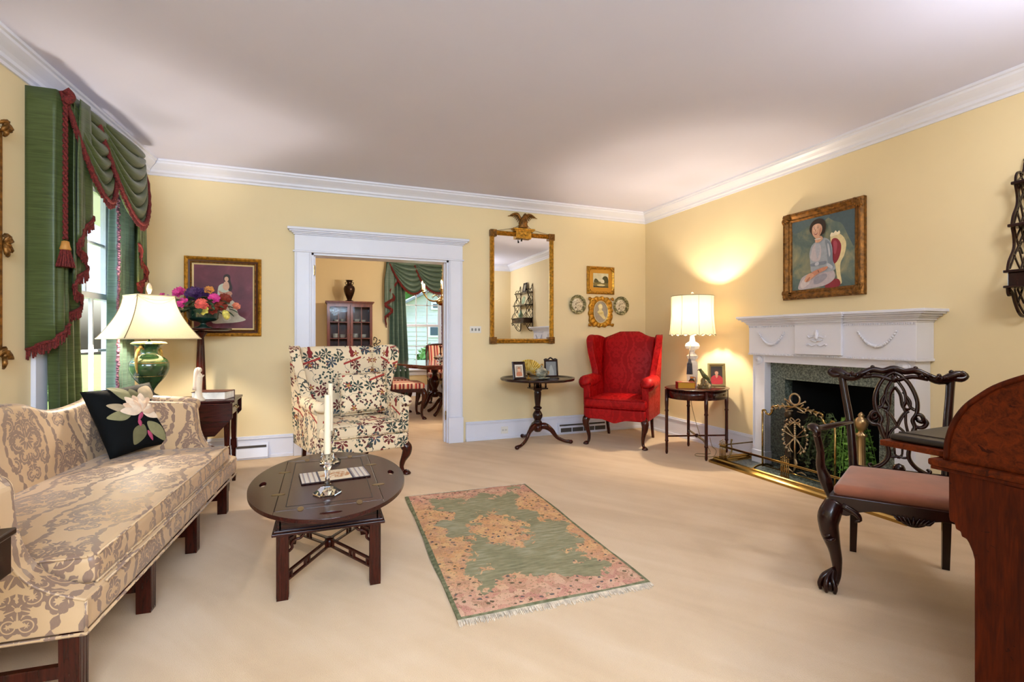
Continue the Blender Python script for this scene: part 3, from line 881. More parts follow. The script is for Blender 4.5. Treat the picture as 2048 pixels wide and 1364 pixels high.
def drapery(root, silk, silk_in, x0, x1, zt, out, swags, jab_l, jab_r, drape_l, drape_r, rope=True, bead_side=1):
    """local frame: x along the wall, room toward -y, wall at y=0. swags: (x0,x1,zlow,lowfrac)"""
    # header board / returns
    f = MB()
    f.box(x0, x1, -out + .01, -.0, zt - .03, zt)
    f.build('cornice_board', TRIM, root)
    # full length panels
    for nm, (a, b_, a2, b2, k), sk in (('curtain_panel', drape_l, silk), ('curtain_panel', drape_r, silk_in)):
        mb = MB()
        def fn(u, v, a=a, b_=b_, a2=a2, b2=b2, k=k):
            xa = a + (a2 - a) * v; xb = b_ + (b2 - b_) * v
            x = xa + (xb - xa) * u; amp = .022 + .018 * v
            return (x + .012 * sin(u * k * 2 * pi * 1.0 + 1), -.085 - amp * cos(u * k * 2 * pi) - .006 * sin(u * 23 + v * 5), zt - .05 - (zt - .07) * v)
        mb.grid(fn, 70, 16); o = mb.build(nm, sk, root, solid=.003)
        e = 1.0 if (a + b_) / 2 < (x0 + x1) / 2 else 0.0
        fr = MB(); pts = [fn(e, v / 30) for v in range(31)]
        if (e == 0.0) == (bead_side > 0) or bead_side == 2:
            beads(fr, [(p[0] + (-.006 if e == 0 else .006), p[1] - .01, p[2]) for p in pts], .012, .016); fr.build('bead_trim', BEADF, o, label='plum bead fringe')
    # jabots: zig-zag pleated cascades
    for (path, side) in ((jab_l, 'l'), (jab_r, 'r')):
        if not path: continue
        mb = MB(); n = len(path)
        def fj(u, v, path=path, n=n):
            q = u * (n - 1); i = min(n - 2, int(q)); a = q - i; p, r = path[i], path[i + 1]
            x = p[0] + (r[0] - p[0]) * a; y = p[1] + (r[1] - p[1]) * a; zb = p[2] + (r[2] - p[2]) * a
            w = min(1, v * 2.2)
            xt = path[0][0] + (path[-1][0] - path[0][0]) * .75 * u
            return (x * w + (x * .6 + xt * .4) * (1 - w), y - .012 * sin(q * 9) * v, zt - (zt - zb) * v)
        mb.grid(fj, (n - 1) * 8, 14); o = mb.build('cascade', silk, root, solid=.003)
        fr = MB(); pts = [fj(u / 60, 1.0) for u in range(61)]
        fr.tube([(p[0], p[1] - .004, p[2]) for p in pts], [.009 + .003 * (i % 2) for i in range(61)], 6); fringe(fr, [(p[0], p[1] - .005, p[2]) for p in pts], .055, w=.006, t=.006)
        fr.build('fringe', FRINGE, o)
    # swags
    for si, (a, b_, zl, lf, yo) in enumerate(swags):
        mb = MB()
        def fs(u, v, a=a, b_=b_, zl=zl, lf=lf, yo=yo):
            e = u ** (log_lf(lf)); sag = (4 * e * (1 - e)) ** .8
            zed = zt - .03 * v * 0; x = a + (b_ - a) * u
            end = .10 * v * u
            z = zt - (zt - zl) * v ** .85 * sag - .25 * v * (u ** 4) * (zt - zl) * .9
            fold = .020 * sin((v ** .9) * 2 * pi * 6.0 + u * 1.2) * (.25 + .75 * sag)
            z += .016 * cos((v ** .9) * 2 * pi * 6.0 + u * 1.2) * sag * (v > .02)
            return (x, -out - yo - .055 * v ** .7 * sag - .035 * sag ** .5 - fold, z)
        mb.grid(fs, 40, 60); o = mb.build('swag', silk, root, solid=.003)
        fr = MB(); pts = [fs(u / 40, 1.0) for u in range(41)]
        fr.tube([(p[0], p[1] - .006, p[2]) for p in pts], [.013 + .004 * (i % 2) for i in range(41)], 8); fringe(fr, [(p[0], p[1] - .008, p[2]) for p in pts], .045, w=.007, t=.007)
        fr.build('fringe', FRINGE, o)
    if rope:
        rp = MB(); xx = x0 + .012; yy = -out - .03
        rp.tube([(xx, yy, zt + .01), (xx + .02, yy - .02, zt - .02), (xx - .005, yy - .01, zt - .06), (xx + .02, yy, zt - .03)], .022, 8, sub=4)
        zb = 1.735
        N = 90
        for ph in (0, pi):
            rp.tube([(xx + .007 * cos(i * .9 + ph), yy + .007 * sin(i * .9 + ph), zt - .05 - (zt - .05 - zb) * i / N) for i in range(N + 1)], .0075, 6)
        ro = rp.build('tassel_rope', FRINGE, root)
        MB().lathe([(.006, .05), (.018, .045), (.022, .02), (.028, 0), (.024, -.005)][::-1], (xx, yy, zb - .06), 14).build('tassel_cap', plain('tassel_gold', '#C0853A', .6, var=.2), ro)
        tf = MB()
        for k in range(60):
            a = k * 2.4; r = .024 * sqrt((k + .5) / 60)
            tf.bar((xx + r * .8 * cos(a), yy + r * .8 * sin(a), zb - .06), (xx + r * 1.9 * cos(a), yy + r * 1.9 * sin(a), zb - .165), .006, .006)
        tf.build('tassel_skirt', FRINGE, ro)


def log_lf(lf):
    return math.log(.5) / math.log(lf)

Y0D = 3.60; Y1D = 4.74
rt = thing('window_drapery', 'green moire swag drapery with red fringe and tassel on the left wall window', 'curtain', (lx(Y0D), Y0D, 0), pi / 2 - LROT)
W_ = Y1D - Y0D
# local x = distance along wall, away from the camera; local -y = into the room
drapery(rt, SILK, SILKF, 0, W_, 2.60, .15,  # far panel uses the teal silk: daylight tint painted into its colour
        [(.02, .58, 2.05, .56, .0), (.36, W_ - .04, 2.0, .53, .02)],
        [(-.005, 0, 1.09), (-.01, -.14, 1.15), (.06, -.165, 1.22), (.09, -.14, 1.27), (.21, -.175, 1.37), (.06, -.19, 1.48), (.225, -.195, 1.60), (.07, -.21, 1.73), (.23, -.215, 1.92)],
        [(W_ - .22, -.20, 1.88), (W_ - .04, -.19, 1.66), (W_ - .16, -.18, 1.57), (W_ - .02, -.165, 1.45), (W_ + .01, -.15, 1.40), (W_ + .01, -.02, 1.32)],
        (.03, .25, .10, .42, 3.5), (.80, W_ - .02, .76, W_ - .02, 4.5), True, 1)

rt = thing('dining_drapery', 'green swag drapery with red fringe over the dining room window', 'curtain', (1.13, YF, 0), 0)
drapery(rt, SILKF, SILKF, 0, 1.35, 2.60, .12,
        [(.02, .78, 2.00, .58, .0), (.50, 1.33, 2.02, .5, .02)],
        [(-.005, 0, 1.40), (-.05, -.13, 1.55), (.10, -.15, 1.68), (-.06, -.15, 1.80), (.14, -.15, 1.92), (.04, -.14, 2.05), (.20, -.14, 2.25)],
        [(1.15, -.14, 2.2), (1.32, -.14, 1.8), (1.2, -.14, 1.6), (1.36, -.14, 1.35)],
        (.03, .30, .02, .42, 4), (1.04, 1.33, 1.06, 1.34, 4), False, 1)

# ================================================================== SOFA
def sofa():
    r = thing('camelback_sofa', 'long camelback sofa in tan damask with brown square legs', 'sofa', (-.6488, 2.8525, 0), -LROT)
    HL = .9475; AT = .09
    # local: y along length (far +), x=0 front line, back at -x
    b = MB()
    b.rbox((-.40, 0, .285), (.84, 2 * HL - .02, .115), .03, 6)
    b.build('seat_rail', DAMASK, r)
    pp = MB()
    pts = [(-.80, -HL + .0, .232), (.018, -HL, .232), (.024, HL, .232), (-.80, HL, .232)]
    pp.tube(pts, .006, 6)
    pp.tube([(.018, -HL + .13, .338), (.018, HL - .13, .338)], .005, 6)
    pp.build('welting', DAMASK, r)
    c = MB(); c.rbox((-.345, 0, .392), (.70, 2 * HL - 2 * AT - .01, .10), .026, 8, crown=.02)
    cu = c.build('seat_cushion', DAMASK, r)
    w = MB()
    for z in (.437, .347): w.tube([(.0, -HL + AT + .02, z), (.0, HL - AT - .02, z)], .005, 6)
    w.tube([(-.02, -HL + AT + .006, .437), (-.6, -HL + AT + .006, .437)], .004, 6)
    w.build('piping', DAMASK, cu)
    # back with camel hump
    def zt(y):
        a = abs(y) / HL
        hump = .845 - .085 * (1 / (1 + exp(-(a - .34) * 16)))
        return hump + .035 * max(0, (a - .66) / .34) ** 1.3
    bk = MB(); rings = []
    for i in range(49):
        y = -HL + .03 + (2 * HL - .06) * i / 48; T = zt(y)
        prof = [(-.66, .30), (-.675, .46), (-.70, .60), (-.735, T - .07), (-.75, T - .02), (-.78, T), (-.815, T - .008), (-.835, T - .05), (-.83, .5), (-.82, .24), (-.70, .24)]
        q = spline(prof, 3); rings.append([(p[0], y, p[1]) for p in q])
    bk.loft(rings); bk.build('backrest', DAMASK, r)
    # arms
    sil = [(-.82, .24), (.018, .24), (.020, .338), (-.02, .352), (-.075, .375), (-.13, .415), (-.17, .475), (-.195, .55), (-.205, .63), (-.215, .695), (-.25, .727), (-.33, .738), (-.55, .755), (-.82, .785)]
    sil = spline(sil[2:], 4, False) + sil[:2]
    for s in (-1, 1):
        a = MB(); y0, y1 = (HL - AT, HL) if s > 0 else (-HL, -HL + AT)
        a.ext(sil, y0, y1, 'xz'); ao = a.build('arm', DAMASK, r, bevel=.012, seg=3, ang=40)
        ro = MB(); k = 12; R = []
        pts = [(-.80, s * (HL + .0), .755), (-.5, s * (HL + .0), .728), (-.28, s * (HL + .0), .705), (-.225, s * (HL + .0), .690), (-.21, s * HL, .685)]
        if s > 0:
            ro.tube(pts, [.055, .056, .058, .058, .04], 14, sub=3); ro.build('arm_roll', DAMASK, ao)
        wl_ = MB(); top = sil[:-2]
        wl_.tube([(p[0], (y1 if s > 0 else y0), p[1]) for p in top], .0055, 6)
        if s < 0: wl_.tube([(p[0], y1, p[1] + .001) for p in top[-20:]], .001, 4)
        e = y1 if s > 0 else y0
        wl_.tube([(.019, e, .335), (.019, e, .24)], .0055, 6); wl_.build('welting', DAMASK, ao)
    for y in (-.905, -.3625, .2325, .8375):
        l = MB(); l.taper((-.032, y, .232), (.056, .056), (-.032, y, 0), (.054, .054))
        for q in (-.018, 0, .018): l.box(-.005, -.0035, y + q - .004, y + q + .004, .01, .23)
        l.build('leg', MAH, r, bevel=.003)
        l = MB(); l.taper((-.78, y, .24), (.055, .055), (-.83, y, 0), (.045, .045)); l.build('leg', MAH, r, bevel=.003)
        MB().box(-.80, -.05, y - .012, y + .012, .085, .125).build('stretcher', MAH, r, bevel=.002)
    return r
sofa()

# cushion: local square in xz plane, facing -y
def cushion(mb, w, h, t, pinch=.06, n=16):
    def side(sg):
        def fn(u, v):
            a = u * 2 - 1; b_ = v * 2 - 1
            x = a * w / 2 * (1 - pinch * (1 - b_ * b_) * 0 + 0) * (1 - pinch * (1 - abs(b_)) * abs(a) ** 3 * 1.0)
            z = b_ * h / 2 * (1 - pinch * (1 - abs(a)) * abs(b_) ** 3 * 1.0)
            y = sg * t / 2 * ((1 - a ** 4) * (1 - b_ ** 4)) ** .55
            return (x, y, z)
        return fn
    mb.grid(side(-1), n, n); mb.grid(side(1), n, n, flip=True)
    return mb
BLACKV = plain('black_velvet', '#06090B', .85, var=.3, spec=.2)
pt = thing('flower_pillow', 'black throw pillow with an embroidered white magnolia on the sofa', 'pillow', (-1.125, 3.70, .655))
_ax = Vector((.24, .33, .02)).normalized(); _az = Vector((-.19, .08, .37)); _az = (_az - _ax * _az.dot(_ax)).normalized(); _ay = _az.cross(_ax)
pt.rotation_euler = Matrix((_ax, _ay, _az)).transposed().to_euler()
p_ = cushion(MB(), .42, .44, .13).build('cover', BLACKV, pt, weld=True)
fw = MB(); mats = [col('#8E8A62', .8), col('#B8A585', .8), col('#E2BFA0', .8), col('#F0D8BE', .8), col('#B5476A', .8), col('#6F6B48', .8)]
def surf(x, z, w=.42, h=.44, t=.13):
    a = min(1, abs(x) / (w / 2)); b_ = min(1, abs(z) / (h / 2)); return -t / 2 * ((1 - a ** 4) * (1 - b_ ** 4)) ** .55
def leafpoly(cx, cz, L_, w, a, m, mb, lift):
    k = -.30; cx, cz = cx * cos(k) - cz * sin(k), cx * sin(k) + cz * cos(k); a += k
    pts = [(0, 0), (.3 * L_, w), (.65 * L_, w * .9), (L_, 0), (.65 * L_, -w * .9), (.3 * L_, -w)]
    q = spline([(cx + p[0] * cos(a) - p[1] * sin(a), cz + p[0] * sin(a) + p[1] * cos(a)) for p in pts], 4)
    n = len(q); mid = (sum(p[0] for p in q) / n, sum(p[1] for p in q) / n); V_ = [(mid[0], surf(*mid) - lift - .003, mid[1])]
    for f in (.5, 1): V_ += [(mid[0] + (p[0] - mid[0]) * f, surf(mid[0] + (p[0] - mid[0]) * f, mid[1] + (p[1] - mid[1]) * f) - lift * (1 if f < 1 else .6), mid[1] + (p[1] - mid[1]) * f) for p in q]
    F = [(0, 1 + i, 1 + (i + 1) % n) for i in range(n)] + [(1 + i, 1 + n + i, 1 + n + (i + 1) % n, 1 + (i + 1) % n) for i in range(n)]
    mb.add(V_, F, True, m)
for (cx, cz, L_, w, a, m) in ((-.01, .08, .17, .036, 2.45, 0), (.04, .10, .13, .045, 1.15, 1), (.0, .10, .08, .028, 1.9, 5), (-.05, .02, .12, .024, 2.95, 1), (-.04, -.01, .13, .030, 3.35, 0), (.10, .01, .09, .03, .0, 1), (.05, -.05, .16, .036, -.75, 0), (.025, -.07, .14, .036, -1.95, 5)):
    leafpoly(cx, cz, L_, w, a, m, fw, .004)
for k in range(9):
    a = pi * (k + .3) / 9 * 1.25 - .35; leafpoly(.02, .02, .125 - .014 * (k % 2), .030, a, 2 if k % 2 else 3, fw, .008 + .001 * k)
for k in range(6): leafpoly(.02, .015, .085, .022, .25 + k * .48, 3 if k % 2 else 2, fw, .019 + .0008 * k)
for (x0_, z0_, x1_, z1_) in ((.025, .01, .0, -.04), (.0, -.04, .005, -.08), (.045, -.11, .075, -.16)):
    leafpoly(x0_, z0_, sqrt((x1_ - x0_) ** 2 + (z1_ - z0_) ** 2) * 1.2, .011, atan2(z1_ - z0_, x1_ - x0_), 4, fw, .012)
fw.build('embroidery', mats, p_)

# ================================================================== END TABLE + what stands on it
t = thing('end_table', 'dark mahogany drop-leaf table behind the far sofa arm', 'table', (-.985, 4.35, 0))
MB().box(-.36, .36, -.20, .20, .672, .69).build('tabletop', MAHX, t, bevel=.004)
a_ = MB().box(-.33, .33, -.17, -.15, .57, .672).box(-.33, .33, .15, .17, .57, .672).box(-.33, -.31, -.15, .15, .57, .672).box(.31, .33, -.15, .15, .57, .672); a_.build('apron', MAHX, t)
MB().box(.33, .334, -.13, .13, .585, .66).build('drawer', MAHX, t, bevel=.002)
MB().tube([(.336, -.04, .63), (.352, -.035, .615), (.354, 0, .612), (.352, .035, .615), (.336, .04, .63)], .004, 6, sub=3).build('drawer_handle', BRASS, t)
q = [(-.35, .67), (.35, .67), (.35, .56), (.235, .43), (-.235, .43), (-.35, .56)]
MB().ext(q, -.222, -.204, 'xz').build('drop_leaf', MAHX, t, bevel=.004)
MB().ext([(p[0], p[1]) for p in q], .204, .222, 'xz').build('drop_leaf', MAHX, t, bevel=.004)
for x in (-.305, .305):
    for y in (-.145, .145):
        l = MB(); l.taper((x, y, .57), (.045, .045), (x, y, .34), (.034, .034)).taper((x, y, .34), (.042, .042), (x, y, .27), (.05, .05)).taper((x, y, .27), (.03, .03), (x, y, .06), (.022, .022)).taper((x, y, .06), (.03, .03), (x, y, 0), (.024, .024)); l.build('leg', MAH, t)

# urn lamp
t = thing('urn_lamp', 'green urn-shaped table lamp with a flared cream shade by the window', 'lamp', (-1.185, 4.255, .69))
URN = plain('urn_glaze', '#2C4A2C', .14, var=.75, vs=7, coat=.4)
MB().box(-.075, .075, -.075, .075, 0, .022).build('base', plain('urn_plinth', '#10201C', .3, coat=.4), t, bevel=.004)
pr = [(.068, .022), (.07, .035), (.055, .05), (.032, .065), (.03, .085), (.05, .12), (.09, .17), (.115, .22), (.122, .26), (.112, .30), (.08, .33), (.055, .345), (.052, .375), (.07, .40), (.104, .418), (.110, .424), (.09, .438), (.03, .442)]
bo = MB().lathe([(r, z) for r, z in spline(pr, 3, False)], n=36).build('body', URN, t)
for (rr, z) in ((.110, .424), (.118, .285), (.1, .19), (.07, .035)): MB().tube([(rr * cos(i * pi / 16), rr * sin(i * pi / 16), z) for i in range(32)], .0025, 6, closed=True).build('band', BRASS, bo, label='thin gold band')
for s in (0, 1):
    a = radians(250 + 180 * s); d = Vector((cos(a), sin(a), 0)); hn = MB()
    hn.tube([tuple(d * r + Vector((0, 0, z))) for r, z in ((.055, .385), (.085, .395), (.115, .37), (.128, .32), (.124, .26), (.116, .215))], [.008, .010, .011, .010, .009, .004], 8, sub=4)
    hn.sph(tuple(d * .085 + Vector((0, 0, .398))), .014, n=8); hn.build('handle', plain('gilt_handle', '#B79A5A', .25, .6, var=.3, vs=60), t)
MB().lathe([(.012, .42), (.012, .46), (.03, .465), (.03, .47), (.01, .475), (.006, .78), (.004, .79)], n=12).build('stem', BRASS, t)
sh = MB(); N = 12
def sq(v):
    # concave flare from .12 half at top to .238 half at bottom
    e = 1 - v; return .118 + .120 * (v ** 1.7)
AZ = radians(-31.8 - 21.1 + 90)
def ring(v, n=24):
    h = sq(v); c_ = .012 + .0 * v; P = []
    for s_ in range(4):
        for i in range(n // 4):
            t_ = -1 + 2 * i / (n // 4)
            x, y = h, h * t_ * (1 - .0)
            a = s_ * pi / 2 + AZ
            bow = 1 + .0 * (1 - t_ * t_)
            P.append((x * bow * cos(a) - y * sin(a), x * bow * sin(a) + y * cos(a), .77 - .31 * v))
    return P
sh.loft([ring(v / 12) for v in range(13)], cap=False, smooth=False)
so = sh.build('shade', SHADE2, t)
tr = MB()
for v in (0, 1): tr.tube(ring(v), .004, 6, closed=True)
tr.build('shade_trim', plain('shade_braid', '#D9C79E', .7), so)
SEAM = plain('seam_brown', '#8A7350', .7)
for s_ in range(4): MB().tube([ring(v / 12)[s_ * 6] for v in range(13)], .003, 6).build('shade_seam', SEAM, so)
sc_ = MB()
for s_ in range(4):
    for dz in (.03, .055):
        A = Vector(ring(.02)[s_ * 6]); B_ = Vector(ring(.02)[(s_ * 6 + 6) % 24]); o_ = Vector((A.x + B_.x, A.y + B_.y, 0)).normalized() * .012
        sc_.tube([tuple(A.lerp(B_, i / 12) + o_ * (4 * (i / 12) * (1 - i / 12)) + Vector((0, 0, -dz * 4 * (i / 12) * (1 - i / 12)))) for i in range(13)], .0012, 5)
sc_.build('swag_cord', plain('cord_grey', '#A9A294', .7), so)
sp = MB()
for k in range(4): a = AZ + k * pi / 2; sp.tube([(0, 0, .765), (.112 * cos(a), .112 * sin(a), .765)], .0018, 5)
sp.build('spider', BRASS, t)
MB().sph((0, 0, .735), .0, n=6) if False else None
MB().lathe([(.006, .785), (.012, .80), (.018, .82), (.014, .845), (.006, .862), (0, .865)], n=12).build('finial', CREAMC, t)
MB().lathe([(.012, .54), (.014, .56), (.022, .585), (.018, .61), (0, .62)], n=14).build('bulb', glass_mat('bulb_glass', thin=True), t)

t = thing('closed_book', 'thick brown-covered book lying with white page edges toward us behind the figurine', 'book', (-.79, 4.31, .69), radians(-14))
MB().box(-.115, .115, -.08, .08, .004, .056).build('pages', col('#F3EEE4', .8), t)
cv = MB().box(-.12, .12, -.083, .084, 0, .004).box(-.12, .12, -.083, .084, .056, .060).box(-.12, .12, .080, .084, 0, .060); cv.build('cover', plain('brown_leather', '#4A2018', .4), t, bevel=.001)
t = thing('praying_figurine', 'slim pale carved figurine standing on the end table', 'figurine', (-.865, 4.195, .69))
fg = MB()
fg.loft([[(cx + rx * cos(i * pi / 8), ry * sin(i * pi / 8), z) for i in range(16)] for (z, rx, ry, cx) in ((0, .045, .035, 0), (.012, .043, .033, 0), (.03, .026, .022, .0), (.07, .022, .02, 0), (.12, .024, .021, 0), (.17, .026, .02, 0), (.195, .022, .016, .002), (.207, .009, .009, .004), (.214, .010, .010, .006))])
fg.build('body', CREAMC, t)
MB().sph((.008, 0, .228), .015, sz=1.25, n=12).build('head', CREAMC, t)
MB().tube([(-.002, .012, .236), (-.010, 0, .225), (-.014, 0, .17), (-.018, 0, .08)], [.014, .017, .019, .021], 8, sub=3).build('veil', plain('veil_pinkish', '#E8CDB4', .5), t)
MB().tube([(.0, -.016, .18), (.022, -.008, .175), (.034, 0, .19)], [.007, .006, .005], 6).tube([(.0, .016, .18), (.022, .008, .175), (.034, 0, .19)], [.007, .006, .005], 6).build('arms', CREAMC, t)

# near side table at the left edge
t = thing('side_table', 'dark table corner at the left edge in front of the near sofa arm', 'table', (-1.043, 1.49, 0), 0)
MB().box(-.26, .27, -.24, .22, .632, .65).build('tabletop', DMAH, t, bevel=.004)
MB().box(-.25, .262, -.23, .212, .53, .632).build('apron', DMAH, t, bevel=.003)
for x in (-.22, .08):
    for y in (-.19, .17): MB().taper((x, y, .53), (.04, .04), (x, y, 0), (.025, .025)).build('leg', DMAH, t)

# ================================================================== PLANT STAND + FLOWERS
SX, SY = -1.0, 4.93
t = thing('plant_stand', 'tall reeded mahogany pedestal stand in the corner', 'stand', (SX, SY, 0))
MB().lathe([(0, 1.215), (.20, 1.215), (.232, 1.222), (.236, 1.232), (.236, 1.238), (.225, 1.238), (.222, 1.233), (0, 1.233)], n=40).build('top', MAHX, t)
MB().lathe([(.05, .16), (.058, .2), (.046, .24), (.052, .30), (.050, .36), (.044, .6), (.036, .85), (.028, 1.08), (.024, 1.16), (.038, 1.18), (.05, 1.2), (.05, 1.215)], n=48, flute=12, fd=.14).build('column', MAH, t)
for k in range(3):
    a = k * 2 * pi / 3 + .5; MB().tube([(.03 * cos(a), .03 * sin(a), .19), (.10 * cos(a), .10 * sin(a), .17), (.17 * cos(a), .17 * sin(a), .06), (.23 * cos(a), .23 * sin(a), .02)], [.022, .022, .017, .02], 8, sub=4, sx=.8).build('foot', MAH, t)

t = thing('flower_arrangement', 'dark green footed bowl filled with purple, pink and orange silk flowers', 'flowers', (SX + .02, SY - .01, 1.239))
MB().lathe([(r, z) for r, z in spline([(.065, 0), (.068, .008), (.035, .02), (.022, .035), (.03, .05), (.09, .065), (.115, .085), (.12, .11), (.125, .15), (.14, .165), (.138, .172), (.11, .165), (.10, .13), (0, .10)], 3, False)], n=40).build('bowl', GREENV, t)
rnd = random.Random(11)
def bloom(name, c, R, colr, n1, lab, layers=4, up=(0, -1, .3)):
    mb = MB(); U = Vector(up).normalized(); A = U.orthogonal().normalized(); B_ = U.cross(A)
    for l in range(layers):
        rr = R * (1 - l / (layers + .6)); k = max(4, n1 - l * 2); tilt = .25 + .75 * l / layers
        for i in range(k):
            a = 2 * pi * (i + .5 * l) / k + rnd.uniform(-.1, .1); d = A * cos(a) + B_ * sin(a); s_ = U.cross(d)
            tip = d * rr * cos(tilt) + U * rr * sin(tilt)
            def fn(u, v, d=d, s_=s_, tip=tip, rr=rr):
                w = rr * .46 * sin(pi * (.08 + .87 * v)) ** .6; q = (u - .5) * 2
                p = tip * v + U * (rr * .18 * (v * v) * (1 - q * q) * -1 + rr * .12 * q * q * v) + s_ * (q * w)
                return Vector(c) + p
            mb.grid(fn, 4, 4)
    return mb.build(name, colr, t, label=lab)
fc = {k: plain('petal_' + k, v, .6, var=.35, vs=50) for k, v in dict(purple='#9A4BA0', deep='#4A2A62', pink='#E0479A', coral='#E86A5E', orange='#E39A4A', rust='#8E3320', yellow='#E5D46A', salmon='#E98A6A').items()}
blooms = [(-.235, -.10, .20, .075, 'purple', 10, 'large purple peony at the left'), (-.17, -.03, .30, .055, 'pink', 7, 'pink rose, top left'), (-.05, -.09, .285, .07, 'deep', 10, 'dark violet peony'), (.02, -.06, .30, .05, 'deep', 8, 'small dark violet bloom'),
          (.055, -.05, .325, .042, 'orange', 6, 'orange tulip bloom on top'), (-.115, -.14, .205, .048, 'pink', 8, 'bright pink rose, low left'), (.02, -.15, .195, .055, 'coral', 9, 'coral pink carnation in the middle'),
          (.105, -.12, .25, .048, 'pink', 8, 'pink rose right of centre'), (.09, -.13, .155, .05, 'rust', 8, 'dark red bloom on the rim'), (.175, -.06, .25, .055, 'rust', 9, 'rust coloured bloom at the right'), (.155, -.10, .19, .05, 'rust', 8, 'rust bloom, low right'),
          (.265, -.09, .19, .036, 'salmon', 7, 'salmon rose at the far right'), (-.285, -.06, .26, .035, 'pink', 6, 'small pink bud at the far left'), (-.10, -.05, .31, .03, 'salmon', 6, 'small peach bloom'), (.03, -.155, .145, .045, 'yellow', 7, 'yellow-green bloom over the rim')]
for x, y, z, R, c_, n1, lab in blooms:
    bloom('flower', (x, y, z), R, fc[c_], n1, lab, up=(x * 1.5, -.8, .35 + (z - .2)))
MB().loft([[(.185 + R * cos(i * pi / 6) + dx, -.12 + R * sin(i * pi / 6), z) for i in range(12)] for z, R, dx in ((.155, .01, 0), (.14, .026, .004), (.11, .03, .01), (.085, .022, .014), (.07, .004, .016))][::-1]).build('flower', fc['yellow'], t, label='drooping yellow tulip')
lf = MB()
for k in range(90):
    a = rnd.uniform(0, 2 * pi); r0 = rnd.uniform(.04, .22); p = Vector((r0 * cos(a) * 1.15, r0 * sin(a) * .7 - .02, .16 + rnd.uniform(-.02, .12) * (1 - r0 * 2)))
    d = Vector((cos(a), sin(a) * .8, rnd.uniform(-.3, .6))).normalized(); s_ = d.cross(Vector((0, 0, 1))).normalized(); L_ = rnd.uniform(.05, .10)
    def fn(u, v): q = (u - .5) * 2; return p + d * L_ * v + s_ * q * L_ * .25 * sin(pi * min(1, v * .9 + .08)) + Vector((0, 0, -.03 * v * v - .008 * q * q))
    lf.grid(fn, 2, 5)
lf.build('foliage', plain('flower_leaf', '#3A5234', .5, var=.6, vs=20), t)

# ================================================================== PICTURES
def frame_ring(mb, w, h, prof, m=None):
    """rectangular moulding; prof list (inward from outer edge, height toward -y); picture at y=0 faces -y"""
    rings = []
    for sx, sz in ((-1, -1), (1, -1), (1, 1), (-1, 1)):
        rings.append([(sx * (w / 2 - a), -d, sz * (h / 2 - a)) for a, d in prof])
    k = len(prof); vs = [p for r in rings for p in r]; fs = []
    for s_ in range(4):
        s2 = (s_ + 1) % 4
        for i in range(k):
            i2 = (i + 1) % k; fs.append((s_ * k + i, s_ * k + i2, s2 * k + i2, s2 * k + i))
    mb.add(vs, fs, False, m)
    return mb


def canvas(parent, w, h, bgm, shapes, y=-.012, name='canvas'):
    mb = MB(); mats = [bgm]; idx = {}
    mb.box(-w / 2, w / 2, y, y + .008, -h / 2, h / 2, m=0)
    for i, (hx, P) in enumerate(shapes):
        if hx not in idx: idx[hx] = len(mats); mats.append(col(hx, .55))
        yy = y - .0006 * (i + 1)
        A = sum(P[j][0] * P[(j + 1) % len(P)][1] - P[(j + 1) % len(P)][0] * P[j][1] for j in range(len(P)))
        Q = P if A > 0 else P[::-1]
        mb.add([(p[0], yy, p[1]) for p in Q], [tuple(range(len(Q)))], False, idx[hx])
    return mb.build(name, mats, parent)


def blob(P, sub=5): return spline(P, sub)

# portrait of a girl in white, maroon ground
def mk_ground(name, stops, sc=3):
    m, b = new_mat(name); v, x, y, z = coords(); setc(b, ramp(noise(v, sc, 4, .6, .5), stops)); b.inputs['Roughness'].default_value = .5; return m
t = thing('wall_painting', 'gold-framed maroon painting of a seated dark-haired person in a white dress behind the flowers', 'painting', (-.876, YB, 1.538))
f_ = frame_ring(MB(), .63, .735, [(0, 0), (0, .03), (.012, .038), (.024, .03), (.03, .024), (.03, 0)]); f_.build('frame_outer', GILT, t)
f_ = frame_ring(MB(), .57, .675, [(0, 0), (0, .024), (.016, .018), (.016, 0)]); f_.build('frame_cove', plain('frame_brown', '#4E2712', .35), t)
f_ = frame_ring(MB(), .538, .643, [(0, 0), (0, .022), (.008, .026), (.014, .022), (.014, 0)])
beads(f_, [(-.263, -.024, -.315), (.263, -.024, -.315), (.263, -.024, .315), (-.263, -.024, .315), (-.263, -.024, -.315)], .005, .013); f_.build('frame_beading', GILTD, t)
f_ = frame_ring(MB(), .51, .615, [(0, 0), (0, .018), (.014, .012), (.014, 0)]); f_.build('frame_liner', plain('liner_linen', '#D8C08A', .6), t)
canvas(t, .485, .59, mk_ground('maroon_ground', [(.3, '#4A1220'), (.55, '#6E2A3A'), (.75, '#8A4A58')], 4), [
    ('#CFC8B4', blob([(-.10, -.235), (-.02, -.06), (.03, -.02), (.09, -.05), (.12, -.16), (.165, -.195), (.18, -.215), (.12, -.235), (.02, -.245)])),
    ('#C9CDB5', blob([(-.05, .0), (-.045, .09), (-.02, .12), (.02, .125), (.05, .09), (.06, .0), (.03, -.07), (-.02, -.07)])),
    ('#2E1A16', blob([(.0, .20), (.025, .215), (.05, .20), (.055, .15), (.07, .09), (.06, .055), (.04, .06), (.02, .12), (-.002, .16)])),
    ('#D9A98A', blob([(.005, .14), (.035, .14), (.045, .09), (.02, .06), (-.01, .09)])),
    ('#D9A98A', circ(.022, .168, .017, 16, .023)),
    ('#C98E70', blob([(-.045, .06), (-.02, .02), (.04, .01), (.07, .03), (.05, .055), (.0, .04)])),
    ('#E8E0D0', blob([(-.02, -.10), (.03, -.09), (.06, -.2), (.0, -.22)])),
], name='canvas')

